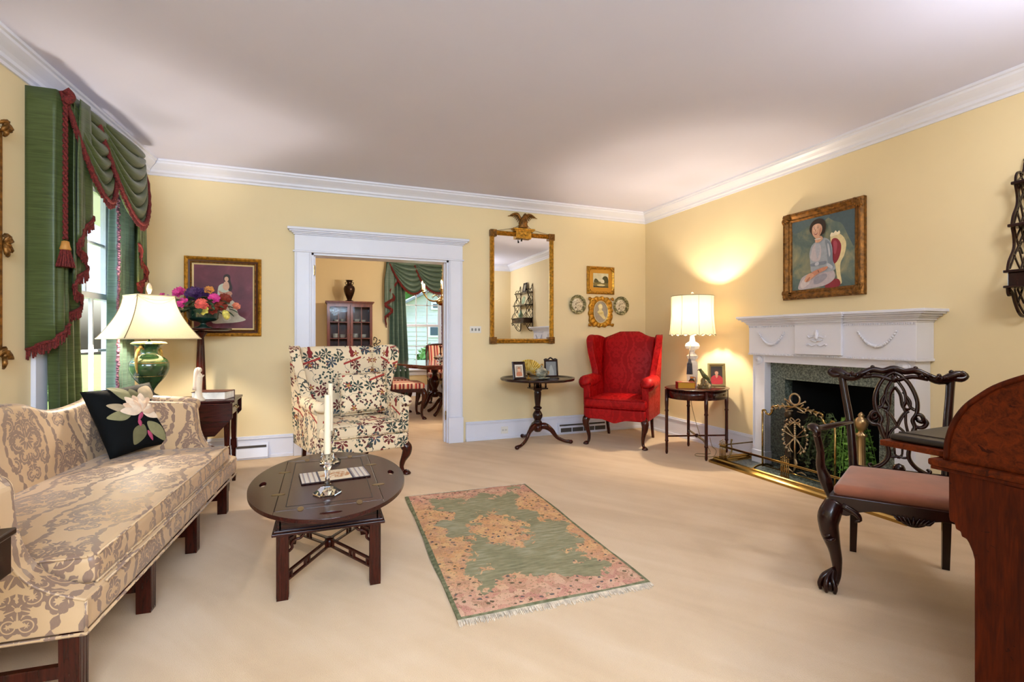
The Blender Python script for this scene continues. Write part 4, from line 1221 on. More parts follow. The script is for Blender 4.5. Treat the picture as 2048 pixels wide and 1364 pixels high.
# portrait over the mantel
def onright(name, lab, cat, y, z, off=0): return thing(name, lab, cat, (XR - off, y, z), -pi / 2)
t = onright('portrait_painting', 'gilt-framed portrait of a dark-haired person in a pale blue-grey dress above the mantel', 'painting', 2.85, 1.866)
PW, PH = .70, .755
f_ = frame_ring(MB(), PW, PH, [(0, 0), (0, .035), (.014, .05), (.03, .045), (.05, .028), (.062, .03), (.07, .022), (.078, .018), (.078, 0)])
for sx in (-1, 1):
    for sz in (-1, 1):
        cx, cz = sx * (PW / 2 - .025), sz * (PH / 2 - .025)
        f_.lathe([(.034, 0), (.03, .006), (.012, .012), (0, .014)], (0, 0, 0), 10) if False else None
        for k in range(7):
            a = atan2(-sz, -sx) + (k - 3) * .38; f_.tube([(cx, -.045, cz), (cx + .035 * cos(a), -.052, cz + .035 * sin(a)), (cx + .06 * cos(a), -.040, cz + .06 * sin(a))], [.009, .011, .004], 6, sub=2)
        f_.sph((cx, -.048, cz), .016, n=8)
        for k in range(5):
            f_.tube([(cx - sx * (.06 + k * .02), -.045, sz * (PH / 2 - .012)), (cx - sx * (.075 + k * .02), -.05, sz * (PH / 2 - .02)), (cx - sx * (.085 + k * .02), -.04, sz * (PH / 2 - .008))], .005, 5)
f_.build('frame', GILTD, t)
f_ = frame_ring(MB(), PW - .15, PH - .15, [(0, 0), (0, .018), (.010, .014), (.010, 0)]); f_.build('frame_slip', plain('slip_dark', '#5A3A1C', .4, .5), t)
canvas(t, .545, .60, mk_ground('portrait_ground', [(.30, '#44595A'), (.45, '#5F716C'), (.58, '#8C8E74'), (.68, '#B3A27A'), (.8, '#6F7E72')], 4.5), [
    ('#4A5E66', blob([(.06, .297), (.27, .297), (.27, .02), (.235, .06), (.17, .20), (.10, .24)])),
    ('#586B70', blob([(-.27, .297), (.06, .297), (.0, .25), (-.12, .24), (-.22, .20), (-.27, .22)])),
    ('#E3D2A0', blob([(.075, .11), (.105, .135), (.145, .128), (.185, .09), (.205, .03), (.19, -.05), (.16, -.11), (.158, -.19), (.17, -.27), (.14, -.27), (.125, -.18), (.09, .0)])),
    ('#8E2A38', blob([(.085, .08), (.13, .09), (.165, .03), (.15, -.06), (.11, -.11), (.08, -.05)])),
    ('#A8485A', blob([(.10, .06), (.12, .075), (.135, .04), (.12, -.03), (.105, -.02)])),
    ('#F0E4C4', blob([(.075, .115), (.085, .145), (.105, .14), (.12, .155), (.135, .14), (.15, .15), (.155, .125), (.11, .115)])),
    ('#8E2A38', blob([(.03, -.295), (.15, -.295), (.145, -.24), (.08, -.24)])),
    ('#BDB3B8', blob([(-.20, -.24), (-.17, -.19), (-.10, -.165), (.04, -.15), (.10, -.16), (.115, -.225), (.04, -.275), (-.10, -.292), (-.205, -.292)])),
    ('#D6CBCB', blob([(-.19, -.25), (-.15, -.20), (-.09, -.20), (-.11, -.25), (-.17, -.285)])), ('#9C9AA6', blob([(-.06, -.21), (.03, -.18), (.05, -.21), (.0, -.25), (-.06, -.26)])),
    ('#A3ABB5', blob([(-.105, .0), (-.085, .065), (-.04, .10), (.0, .115), (.04, .11), (.075, .08), (.095, .02), (.10, -.08), (.12, -.155), (.03, -.17), (-.08, -.16), (-.095, -.10), (-.10, -.05)])),
    ('#C4BBC0', blob([(-.09, .0), (-.07, .06), (-.03, .095), (.0, .03), (-.01, -.06), (-.06, -.07), (-.095, -.04)])),
    ('#B0B4BE', blob([(-.05, .07), (-.02, .095), (-.01, .02), (-.03, -.05), (-.045, .0)])),
    ('#84909C', blob([(.035, .09), (.07, .075), (.09, .01), (.10, -.08), (.11, -.14), (.07, -.14), (.055, -.06), (.05, .0)])),
    ('#C0C4CC', blob([(.055, .06), (.068, .05), (.08, -.02), (.072, -.05), (.062, .0)])), ('#C0C4CC', blob([(.06, -.10), (.10, -.13), (.09, -.15), (.05, -.12)])),
    ('#7F8896', blob([(-.085, -.085), (.03, -.078), (.05, -.092), (.02, -.108), (-.085, -.108)])), ('#BFC3CB', blob([(-.05, -.085), (-.02, -.08), (-.02, -.104), (-.05, -.105)])),
    ('#C98C72', blob([(.055, -.125), (.045, -.15), (-.03, -.18), (-.09, -.215), (-.13, -.225), (-.135, -.20), (-.09, -.165), (-.03, -.14)])),
    ('#D9A488', blob([(-.145, -.215), (-.12, -.175), (-.09, -.165), (-.06, -.185), (-.10, -.225), (-.135, -.235)])),
    ('#B5765E', blob([(-.13, -.225), (-.10, -.195), (-.095, -.205), (-.12, -.235)])), ('#8A5A48', blob([(-.02, -.147), (-.012, -.165), (-.018, -.168), (-.026, -.150)])),
    ('#D9A88C', blob([(-.04, .125), (.0, .135), (.02, .11), (-.01, .085), (-.045, .09)])),
    ('#2F221C', blob([(-.095, .19), (-.092, .235), (-.065, .27), (-.02, .282), (.025, .265), (.045, .225), (.042, .175), (.022, .145), (-.05, .14)])),
    ('#DDAE92', blob([(-.075, .195), (-.068, .225), (-.045, .24), (-.01, .238), (.012, .215), (.014, .18), (-.002, .145), (-.03, .118), (-.055, .135), (-.072, .165)])),
    ('#E9C2A8', blob([(-.066, .20), (-.055, .228), (-.03, .232), (-.02, .205), (-.035, .18), (-.058, .18)])), ('#C58F74', blob([(-.002, .20), (.010, .195), (.006, .165), (-.01, .14), (-.012, .16)])),
    ('#3A241C', circ(-.053, .203, .0055, 10, .003)), ('#3A241C', circ(-.021, .205, .0055, 10, .003)), ('#4A342A', blob([(-.064, .214), (-.054, .219), (-.044, .215), (-.054, .216)])), ('#4A342A', blob([(-.030, .216), (-.02, .221), (-.010, .216), (-.02, .218)])),
    ('#BC8268', blob([(-.040, .200), (-.036, .182), (-.045, .180)])),
    ('#98342F', blob([(-.056, .164), (-.038, .158), (-.018, .166), (-.036, .149)])), ('#F4ECE2', blob([(-.050, .163), (-.038, .160), (-.024, .164), (-.037, .157)])),
    ('#E6DCD2', circ(-.02, .112, .030, 14, .005)),
], y=-.016)

# pair of plates, landscape, oval cameo on the back wall
PLATE = mk_ground('plate_pattern', [(.3, '#2E2A18'), (.5, '#6B6436'), (.62, '#B8AE84'), (.75, '#E5DCC4')], 45)
PLC = mk_ground('plate_centre', [(.35, '#6E5A3E'), (.5, '#D9CBAA'), (.7, '#EFE6D2')], 55)
t = thing('decorative_plate', 'round patterned wall plate nearer the tall mirror', 'plate', (2.872, YB - .004, 1.557), 0, 'pair of hanging wall plates')
M0 = Matrix.Rotation(radians(90), 4, 'X')
mb = MB(); mb.M = M0; mb.lathe([(.0, .0), (.07, .0), (.112, .018), (.116, .022), (.112, .024), (.078, .010), (0, .008)], n=40); mb.build('rim', PLATE, t)
mb = MB(); mb.M = M0; mb.lathe([(0, .0105), (.074, .0115), (.077, .009)][::-1], n=40); mb.build('centre', PLC, t, label='pale flowered centre')
dup(t, (3.487, YB - .004, 1.555), 0, 'round patterned wall plate nearer the corner of the room', 'pair of hanging wall plates')

t = thing('landscape_picture', 'small gilt-framed landscape print hung above the oval cameo', 'picture', (3.197, YB, 1.862))
f_ = frame_ring(MB(), .385, .34, [(0, 0), (0, .022), (.012, .034), (.026, .024), (.034, .018), (.034, 0)])
for sx in (-1, 1):
    for sz in (-1, 1):
        for k in range(4): f_.tube([(sx * .175, -.03, sz * .155), (sx * (.175 - .018 * k), -.036, sz * (.155 - .018 * (3 - k)))], .008, 6)
f_.build('frame', GILT, t)
MB().box(-.16, .16, -.012, -.004, -.138, .138).build('mat_board', plain('gold_mat', '#C9922E', .5, .3), t)
canvas(t, .215, .175, mk_ground('sky_paint', [(.3, '#C9BF8E'), (.7, '#EDE6C8')], 9), [
    ('#7A6A34', [(-.107, -.087), (.107, -.087), (.107, -.01), (.05, -.03), (-.02, -.015), (-.107, -.03)]),
    ('#4E4A22', blob([(-.10, -.02), (-.08, .02), (-.05, .01), (-.03, -.02), (-.06, -.03)])), ('#4A4722', blob([(.02, -.02), (.03, .04), (.07, .055), (.10, .03), (.10, -.03)])),
    ('#E9E0BE', blob([(.0, .0), (.02, .015), (.045, .0), (.045, -.03), (.0, -.03)])), ('#D8C890', blob([(-.06, -.06), (.0, -.045), (.06, -.06), (.0, -.075)])), ('#33321A', [(-.107, -.087), (.107, -.087), (.107, -.075), (-.107, -.07)])], y=-.016, name='print')

t = thing('cameo_picture', 'ornate gilt-framed oval cameo hung below the landscape', 'picture', (3.197, YB, 1.472))
fo = MB(); n = 96; W_o = []; W_i = []
def orn(t_, i):
    a = 2 * pi * i / n; c_, s_ = cos(a), sin(a); k = (abs(c_) ** 5 + abs(s_) ** 5) ** (-1 / 5)
    x, z = .165 * k * c_, .185 * k * s_; wv = 1 + .035 * sin(a * 14) + .03 * cos(4 * a)
    return x * wv, z * wv
R = []
for (q, d) in ((0, 0), (0, .012), (.12, .03), (.35, .022), (.6, .030), (.9, .014), (1, .010)):
    ring_ = []
    for i in range(n):
        ox, oz = orn(0, i); a = 2 * pi * i / n; ix, iz = .098 * cos(a), .135 * sin(a)
        ring_.append((ox + (ix - ox) * q, -d - .005 * sin(i * 1.3) * (0 < q < .9), oz + (iz - oz) * q))
    R.append(ring_)
fo.loft([r_[::-1] for r_ in R], cap=False)
for sx in (-1, 1):
    for sz in (-1, 1):
        for k in range(3): fo.tube([(sx * .14, -.02, sz * .16), (sx * (.155 + .01 * k), -.03, sz * (.175 - .012 * k)), (sx * (.17), -.02, sz * (.16 + .02 * k - .02))], [.008, .010, .005], 6, sub=2)
fo.build('frame', GILT, t)
fo = MB(); fo.tube([(.098 * cos(i * pi / 20), -.016, .135 * sin(i * pi / 20)) for i in range(40)], .005, 6, closed=True); fo.build('oval_bead', plain('ivory_bead', '#E5D7A8', .4), t)
sh_ = [('#A79A86', circ(0, 0, .098, 40, .133)), ('#E8D79A', blob([(-.02, .03), (-.035, .07), (-.01, .10), (.02, .09), (.028, .055), (.015, .03), (.04, .0), (.05, -.04), (.075, -.075), (.05, -.09), (.0, -.05), (-.03, -.02), (-.045, .0), (-.03, .015)])), ('#F2E6B8', blob([(-.012, .085), (.012, .082), (.018, .06), (.0, .045), (-.02, .055)])), ('#D8C27A', blob([(-.03, -.01), (.03, .0), (.03, -.02), (-.02, -.03)]))]
mbx = MB(); mats = [col('#A79A86')]
mbx.ext(circ(0, 0, .099, 40, .136), -.009, -.002, 'xz', m=0); ci = {}
for i, (hx, P) in enumerate(sh_[1:]):
    if hx not in ci: ci[hx] = len(mats); mats.append(col(hx, .4))
    mbx.ext(P, -.0095 - .0015 * (i + 1), -.009, 'xz', m=ci[hx])
mbx.build('cameo', mats, t)

# tall gilt mirror with an eagle
t = thing('wall_mirror', 'tall gilt-framed mirror with an eagle crest on the back wall', 'mirror', (2.148, YB, 1.732)); MW, MH = .79, 1.28
f_ = frame_ring(MB(), MW, MH, [(0, 0), (0, .03), (.010, .040), (.02, .032), (.03, .040), (.042, .03), (.05, .018), (.05, 0)])
beads(f_, [(-MW / 2 + .012, -.042, -MH / 2 + .05), (-MW / 2 + .012, -.042, MH / 2 - .05)], .006, .016); beads(f_, [(MW / 2 - .012, -.042, -MH / 2 + .05), (MW / 2 - .012, -.042, MH / 2 - .05)], .006, .016)
fo = f_.build('frame', GILT, t)
for sx in (-1, 1):
    for sz in (-1, 1):
        cb = MB(); cx, cz = sx * (MW / 2 - .032), sz * (MH / 2 - .032); cb.box(cx - .038, cx + .038, -.052, 0, cz - .038, cz + .038)
        cb.box(cx - .026, cx + .026, -.058, -.052, cz - .026, cz + .026)
        for k in range(8): a = k * pi / 4; cb.tube([(cx, -.058, cz), (cx + .022 * cos(a), -.062, cz + .022 * sin(a))], [.004, .006], 5)
        cb.build('corner_block', GILTD, t, bevel=.003)
MB().box(-MW / 2 + .045, MW / 2 - .045, -.014, -.004, -MH / 2 + .045, MH / 2 - .045).build('mirror_glass', MIRROR, t)
cr = MB(); cr.box(-.095, .095, -.06, 0, MH / 2 - .075, MH / 2 + .005).box(-.115, .115, -.07, 0, MH / 2 + .005, MH / 2 + .02).box(-.135, .135, -.08, 0, MH / 2 + .02, MH / 2 + .038).box(-.07, .07, -.065, -.06, MH / 2 - .06, MH / 2 - .008)
for k in range(5): cr.tube([(-.05 + .025 * k, -.066, MH / 2 - .05), (0, -.07, MH / 2 - .02)], .003, 5)
cr.build('pedestal', GILT, t, bevel=.003)
eg = MB(); z0 = MH / 2 + .038
eg.loft([[(cx + rx * cos(i * pi / 8), -.04 + ry * sin(i * pi / 8), z0 + z) for i in range(16)] for z, rx, ry, cx in ((0, .05, .03, 0), (.02, .06, .035, 0), (.06, .05, .036, .0), (.10, .046, .034, .005), (.135, .03, .026, .012), (.155, .022, .02, .02), (.17, .019, .018, .024), (.182, .008, .008, .026))])
eg.tube([(.03, -.05, z0 + .165), (.048, -.055, z0 + .162), (.054, -.055, z0 + .152)], [.010, .006, .002], 6, sub=2)
ebo = eg.build('eagle_body', GILTD, t)
for s_ in (-1, 1):
    w = MB()
    w.tube([(s_ * .03, -.03, z0 + .11), (s_ * .06, -.03, z0 + .165), (s_ * .10, -.03, z0 + .172), (s_ * .155, -.03, z0 + .15)], [.018, .016, .012, .004], 8, sub=4)
    for k in range(9):
        a = k / 8; x0_ = .03 + .10 * a; z0_ = z0 + .115 + .05 * sin(a * 2.4); w.tube([(s_ * x0_, -.028, z0_), (s_ * (x0_ + .018 + .035 * a), -.024, z0_ - .045 * (1.1 - a) - .006)], [.009, .003], 6, sx=1.4)
    w.build('eagle_wing', GILTD, t)
    MB().tube([(s_ * .03, -.06, z0 + .06), (s_ * .10, -.03, z0 + .01), (s_ * .22, -.03, z0 - .02), (s_ * .33, -.03, MH / 2)], .0022, 5, sub=4).build('chain', GILTD, t)
MB().tube([(-.03, -.075, MH / 2 - .08), (-.03, -.06, MH / 2 - .11)], [.006, .010], 6).build('pendant', BLACKM, t)

# carved gilt mirror at the left edge, on the left wall
t = thing('carved_mirror', 'carved antique gilt mirror frame cut off by the left edge', 'mirror', (lx(2.95), 2.95, 1.66), pi / 2 - LROT)
f_ = frame_ring(MB(), .86, 1.20, [(0, 0), (0, .02), (.02, .03), (.045, .02), (.05, 0)])
rnd = random.Random(4)
for sx in (-1, 1):
    for zc in (.60, 0, -.60):
        for k in range(8):
            a = rnd.uniform(0, 2 * pi); r_ = rnd.uniform(.01, .035); f_.tube([(sx * .425, -.03, zc), (sx * .425 + r_ * cos(a), -.045, zc + 1.8 * r_ * sin(a)), (sx * .425 + 1.3 * r_ * cos(a + .6), -.03, zc + 2.2 * r_ * sin(a + .6))], [.012, .013, .006], 6, sub=2)
f_.build('frame', GILTD, t)
MB().box(-.39, .39, -.012, -.004, -.56, .56).build('mirror_glass', MIRROR, t)
# ================================================================== WING CHAIRS
def cabriole(mb, x, y, z, s=1, dx=0, dy=-1, foot='pad', k=1.0):
    """cabriole leg from the rail down to the floor, knee bulging toward (dx,dy)"""
    d = Vector((dx, dy, 0)).normalized()
    P = [(0, z), (.030 * k, z * .86), (.030 * k, z * .70), (.0, z * .42), (-.008 * k, z * .22), (.004, z * .09), (.026 * k, .018)]
    R = [.036 * k, .040 * k, .034 * k, .021 * k, .016 * k, .015 * k, .021 * k]
    mb.tube([(x + d.x * a, y + d.y * a, h) for a, h in P], R, 10, sub=4)
    fx, fy = x + d.x * .030 * k, y + d.y * .030 * k
    if foot == 'pad':
        mb.lathe([(.020 * k, 0), (.030 * k, .004), (.032 * k, .012), (.024 * k, .024), (.014 * k, .034)], (fx, fy, 0), 14)
    else:
        mb.sph((fx, fy, .026 * k), .028 * k, n=12)
        for q in range(4):
            a = atan2(dy, dx) + (q - 1.5) * .95
            mb.tube([(x + d.x * .01, y + d.y * .01, .085 * k), (fx + .020 * k * cos(a), fy + .020 * k * sin(a), .055 * k), (fx + .034 * k * cos(a), fy + .034 * k * sin(a), .028 * k), (fx + .030 * k * cos(a), fy + .030 * k * sin(a), .004)], [.008 * k, .010 * k, .009 * k, .006 * k], 6, sub=3)


def wing_chair(label, loc, rz, fab, legm, wood_, W=.76, D=.72, H_=1.08, rail0=.24, rail1=.37, seat=.50, armz=.60, crest=0.0, drop=False, wt=.075, armr=.055, name='wing_chair', flare=.0, wingtop=None):
    r = thing(name, label, 'chair', loc, rz); hw = W / 2; fy = -D / 2; by = D / 2
    wt_ = wingtop or H_
    # rail
    b = MB(); b.rbox((0, -.02, (rail0 + rail1) / 2), (W - .05, D - .05, rail1 - rail0), .02, 6)
    if drop:
        q = spline([(-hw + .05, rail0 + .02), (-.14, rail0 + .005), (-.07, rail0 - .012), (0, rail0 - .03), (.07, rail0 - .012), (.14, rail0 + .005), (hw - .05, rail0 + .02)], 5, False)
        b.ext(q + [(hw - .05, rail0 + .03), (-hw + .05, rail0 + .03)], fy + .004, fy + .05, 'xz')
    b.build('seat_rail', fab, r)
    # cushion (T shaped front)
    c = MB(); ch = seat - rail1
    c.rbox((0, -.055, (rail1 + seat) / 2), (W - 2 * wt - .01, D - .16, ch), .03, 8, crown=.018)
    c.rbox((0, fy + .075, (rail1 + seat) / 2 - .002), (W - .03, .15, ch - .006), .035, 6, crown=.008)
    cu = c.build('seat_cushion', fab, r)
    p = MB()
    for z in (seat - .014, rail1 + .014): p.tube([(-hw + .03, fy + .003, z), (hw - .03, fy + .003, z)], .005, 6)
    p.build('piping', fab, cu)
    # backrest (inner face reclined)
    bk = MB(); rings = []
    n = 24
    for i in range(n + 1):
        a = i / n; z = rail1 + .02 + (H_ - .012 - rail1 - .02) * a
        rec = by - .17 + .10 * a
        puff = .035 * sin(pi * min(1, a * 1.05)) ** .7
        wid = (hw - wt * .75)
        ring_ = []
        m_ = 16
        for j in range(m_ + 1):
            t_ = -1 + 2 * j / m_; zz = z - (crest * (.5 - .5 * cos(pi * max(0, min(1, (abs(t_) - .32) / .5)))) * a ** 6 if crest else 0) - .012 * a ** 8 * abs(t_) ** 6
            ring_.append((t_ * wid, rec - puff * (1 - t_ ** 2) - (.0 if a < .93 else -(a - .93) * .5), zz))
        for j in range(m_ + 1):
            t_ = 1 - 2 * j / m_; zz = z - (crest * (.5 - .5 * cos(pi * max(0, min(1, (abs(t_) - .32) / .5)))) * a ** 6 if crest else 0)
            ring_.append((t_ * wid, rec + .095 + (0 if a < .93 else -(a - .93) * .5), zz - (0 if a < .9 else (a - .9) * .10)))
        rings.append(ring_)
    bk.loft(rings); bk.build('backrest', fab, r)
    # wings + arm side panels
    top_y = by - .01
    sil = [(fy + .05, rail0 + .005), (fy + .055, rail1 + .03), (fy + .05, armz - .05), (fy + .06, armz - .01), (fy + .12, armz + .005), (by - .37, armz + .015), (by - .325, armz + .07), (by - .335, armz + .20),
           (by - .345, wt_ - .20), (by - .33, wt_ - .07), (by - .27, wt_ - .012), (by - .17, wt_ - .004), (by - .03, wt_ - .035), (by + .01, wt_ - .07)]
    q = spline(sil, 4, False) + [(by - .02, .6), (by - .05, rail0 + .005)]
    for s in (-1, 1):
        w = MB(); x0, x1 = (hw - wt, hw) if s > 0 else (-hw, -hw + wt)
        w.ext(q, x0, x1, 'yz')
        # flare the wings outward with height
        w.v = [(x + s * flare * max(0, (z - armz)) * max(0, (by - y)) * 2.2, y, z) for x, y, z in w.v]
        wo = w.build('wing', fab, r, bevel=.022, seg=4, ang=40)
        pp = MB(); e = x1 if s > 0 else x0
        pts = [(e + s * flare * max(0, (z - armz)) * max(0, (by - y)) * 2.2 - s * .004, y, z) for y, z in q[4:-3]]
        pp.tube(pts, .004, 5); pp.build('piping', fab, wo)
        a = MB(); ax_ = s * (hw - wt / 2 + armr * .25)
        a.tube([(ax_, fy + .045, armz - .035), (ax_, fy + .06, armz - .03), (ax_, fy + .2, armz - .028), (ax_, by - .32, armz - .02), (ax_ - s * .01, by - .2, armz)], [armr * .8, armr, armr, armr * .95, armr * .5], 16, sub=3)
        a.build('arm', fab, r)
    # outside back
    # legs
    for s in (-1, 1):
        l = MB(); cabriole(l, s * (hw - .055), fy + .055, rail0 + .03, dx=s * .8, dy=-.8, foot='pad', k=wood_)
        l.build('leg', legm, r)
        l = MB(); l.tube([(s * (hw - .09), by - .06, rail0 + .02), (s * (hw - .09), by - .035, rail0 * .5), (s * (hw - .09), by + .02, 0.0)], [.026, .022, .019], 4, sub=2); l.build('leg', legm, r)
    return r
wing_chair('cream wing chair printed with oriental figures and foliage, left of the doorway', (.215, 4.42, 0), radians(17), CHINO, MAH, 1.15, W=.76, D=.78, H_=1.09, rail0=.235, rail1=.36, seat=.475, armz=.64, flare=.35, wt=.08)
wing_chair('red damask wing chair in the corner beside the fireplace', (3.10, 4.62, 0), atan2(-.75, .66) , REDD, MAH, 1.0, W=.70, D=.70, H_=1.24, rail0=.285, rail1=.40, seat=.515, armz=.70, crest=.06, drop=True, armr=.075, flare=.25, wingtop=1.19, wt=.07)

t = thing('lumbar_pillow', 'small square pillow in the same oriental print resting on the cream wing chair', 'pillow', (.33, 4.45, .675))
t.rotation_euler = (radians(-16), 0, radians(17))
cushion(MB(), .44, .36, .13).build('cover', CHINO, t, weld=True)
# gold stool tassel cord beside the pillow is part of the cover
MB().tube([(-.22, 0, .18), (0, 0, .176), (.22, 0, .18), (.217, 0, 0), (.22, 0, -.18), (0, 0, -.176), (-.22, 0, -.18), (-.217, 0, 0)], .0045, 6, closed=True).build('cord_edge', CHINO, t)

# ================================================================== BUTLER'S TRAY COFFEE TABLE
CT = (.027, 2.70, 0)
t = thing('coffee_table', 'oval mahogany tray-top coffee table with pierced stretchers', 'table', CT); TZ = .43; A_, B_ = .372, .60; px, py_ = .225, .44
def ell_leaf(side):
    if side in ('l', 'r'):
        s = 1 if side == 'r' else -1; y1 = B_ * sqrt(1 - (px / A_) ** 2)
        a1 = atan2(y1 / B_, px / A_); P = [(A_ * cos(a), B_ * sin(a)) for a in [(-a1 + 2 * a1 * i / 28) for i in range(29)]]
        return [(s * (p[0] + .0), p[1]) for p in P]
    s = 1 if side == 'b' else -1; x1 = px
    a0 = math.acos(px / A_); P = [(A_ * cos(a), B_ * sin(a)) for a in [a0 + (pi - 2 * a0) * i / 28 for i in range(29)]]
    P = P + [(-px, py_), (px, py_)]
    return [(p[0], s * p[1]) for p in P]
def slab(mb, outer, hole, z0, z1):
    """polygon with one hole, bridged"""
    def area2(P): return sum(P[i][0] * P[(i + 1) % len(P)][1] - P[(i + 1) % len(P)][0] * P[i][1] for i in range(len(P)))
    o = outer if area2(outer) > 0 else outer[::-1]
    if not hole:
        mb.ext(o, z0, z1, 'xy'); return
    h = hole if area2(hole) > 0 else hole[::-1]
    # split into quads strips by angle around the hole centre
    cx = sum(p[0] for p in h) / len(h); cy = sum(p[1] for p in h) / len(h)
    def hit(P, a):
        dx, dy = cos(a), sin(a); best = None
        for i in range(len(P)):
            (x1, y1), (x2, y2) = P[i], P[(i + 1) % len(P)]
            ex, ey = x2 - x1, y2 - y1; den = dx * ey - dy * ex
            if abs(den) < 1e-12: continue
            t_ = ((x1 - cx) * ey - (y1 - cy) * ex) / den; u_ = ((x1 - cx) * dy - (y1 - cy) * dx) / den
            if t_ > 0 and -1e-6 <= u_ <= 1 + 1e-6 and (best is None or t_ > best): best = t_
        return (cx + dx * best, cy + dy * best)
    angs = sorted([2 * pi * i / 64 for i in range(64)] + [atan2(p[1] - cy, p[0] - cx) % (2 * pi) for p in o]); n = len(angs)
    O = [hit(o, a) for a in angs]; I = [hit(h, a) for a in angs]
    vs = [(p[0], p[1], z1) for p in O] + [(p[0], p[1], z1) for p in I] + [(p[0], p[1], z0) for p in O] + [(p[0], p[1], z0) for p in I]
    fs = []
    for i in range(n):
        j = (i + 1) % n
        fs += [(i, j, n + j, n + i), (2 * n + i, 3 * n + i, 3 * n + j, 2 * n + j), (2 * n + i, 2 * n + j, j, i), (n + i, n + j, 3 * n + j, 3 * n + i)]
    mb.add(vs, fs, False)
MB().box(-px + .002, px - .002, -py_ + .002, py_ - .002, TZ - .018, TZ).build('tray', MAHX, t, bevel=.003)
gr = MB(); gw = .0035; ix, iy = px - .045, py_ - .05
for s in (-1, 1): gr.box(s * ix - gw / 2, s * ix + gw / 2, -iy, iy, TZ, TZ + .0006).box(-ix, ix, s * iy - gw / 2, s * iy + gw / 2, TZ, TZ + .0006)
gr.build('tray_groove', plain('groove_dark', '#120605', .6), t)
for sd, hc, hr in (('l', (-px - .085, 0), (.016, .045)), ('r', (px + .085, 0), (.016, .045)), ('f', (0, -py_ - .09), (.045, .016)), ('b', (0, py_ + .09), (.045, .016))):
    mb = MB(); hole = circ(hc[0], hc[1], hr[0], 16, hr[1]); slab(mb, ell_leaf(sd), hole, TZ - .018, TZ); mb.build('leaf', MAHX, t, bevel=.004, ang=50)
for (x, y, rz_) in ((px, .2, 0), (px, -.2, 0), (-px, .2, 0), (-px, -.2, 0), (.12, -py_, pi / 2), (-.12, -py_, pi / 2), (.12, py_, pi / 2), (-.12, py_, pi / 2)):
    h = MB(); h.ext([(x + p[0] * cos(rz_) - p[1] * sin(rz_), y + p[0] * sin(rz_) + p[1] * cos(rz_)) for p in circ(0, 0, .030, 20, .013)], TZ - .001, TZ + .0015, 'xy'); h.build('hinge', OBRASS, t)
fr = MB(); lx_, ly_ = .222, .335
fr.box(-lx_ + .01, lx_ - .01, -ly_, -ly_ + .02, TZ - .125, TZ - .018).box(-lx_ + .01, lx_ - .01, ly_ - .02, ly_, TZ - .125, TZ - .018).box(-lx_, -lx_ + .02, -ly_, ly_, TZ - .125, TZ - .018).box(lx_ - .02, lx_, -ly_, ly_, TZ - .125, TZ - .018)
for k, (o, z0, z1) in enumerate(((.010, TZ - .128, TZ - .118), (.018, TZ - .140, TZ - .128))):
    fr.box(-lx_ - o, lx_ + o, -ly_ - o, -ly_ + .03, z0, z1).box(-lx_ - o, lx_ + o, ly_ - .03, ly_ + o, z0, z1).box(-lx_ - o, -lx_ + .03, -ly_ + .03, ly_ - .03, z0, z1).box(lx_ - .03, lx_ + o, -ly_ + .03, ly_ - .03, z0, z1)
fr.build('apron', MAHX, t, bevel=.002)
for sx in (-1, 1):
    for sy in (-1, 1):
        l = MB(); cx, cy = sx * (lx_ - .024), sy * (ly_ - .024)
        l.box(cx - .024, cx + .024, cy - .024, cy + .024, 0, TZ - .13)
        for q in (-.014, 0, .014): l.box(cx + q - .0035, cx + q + .0035, cy - .0255, cy + .0255, .008, TZ - .15).box(cx - .0255, cx + .0255, cy + q - .0035, cy + q + .0035, .008, TZ - .15)
        l.build('leg', MAH, t, bevel=.001, seg=1)
        br = MB()
        z = TZ - .14
        for (ux, uy) in ((-sx, 0), (0, -sy)):
            bx, by_ = cx + ux * .024, cy + uy * .024
            br.tube([(bx, by_, z - .085), (bx + ux * .014, by_ + uy * .014, z - .07), (bx + ux * .012, by_ + uy * .012, z - .05), (bx + ux * .03, by_ + uy * .03, z - .035), (bx + ux * .05, by_ + uy * .05, z - .03), (bx + ux * .07, by_ + uy * .07, z - .006)], .0065, 6, sub=3)
            br.tube([(bx, by_, z - .03), (bx + ux * .02, by_ + uy * .02, z - .02), (bx + ux * .03, by_ + uy * .03, z)], .006, 6, sub=3)
            br.bar((bx, by_, z - .006), (bx + ux * .075, by_ + uy * .075, z - .006), .012, .012)
        br.build('bracket', MAH, t)
# pierced x stretcher (drops toward the legs, rises in the middle)
st = MB()
for (a, b_) in (((-1, -1), (1, 1)), ((-1, 1), (1, -1))):
    P0 = Vector((a[0] * .19, a[1] * .30, .0)); P1 = Vector((b_[0] * .19, b_[1] * .30, 0)); d = (P1 - P0)
    for side in (0, 1):
        A = P0 if side == 0 else P1; Cc = Vector((0, 0, 0))
        for dz in (-.017, .017): st.bar(tuple(A + Vector((0, 0, .085 + dz))), tuple(Cc + Vector((0, 0, .100 + dz))), .014, .008)
        for q in (.12, .42, .5, .92): p = A.lerp(Cc, q); z = .085 + .015 * q; st.bar(tuple(p + Vector((0, 0, z - .017))), tuple(p + Vector((0, 0, z + .017))), .012, .010, up=tuple(d.normalized()))
st.lathe([(.022, .078), (.022, .122)], n=12); st.build('stretcher', MAH, t)

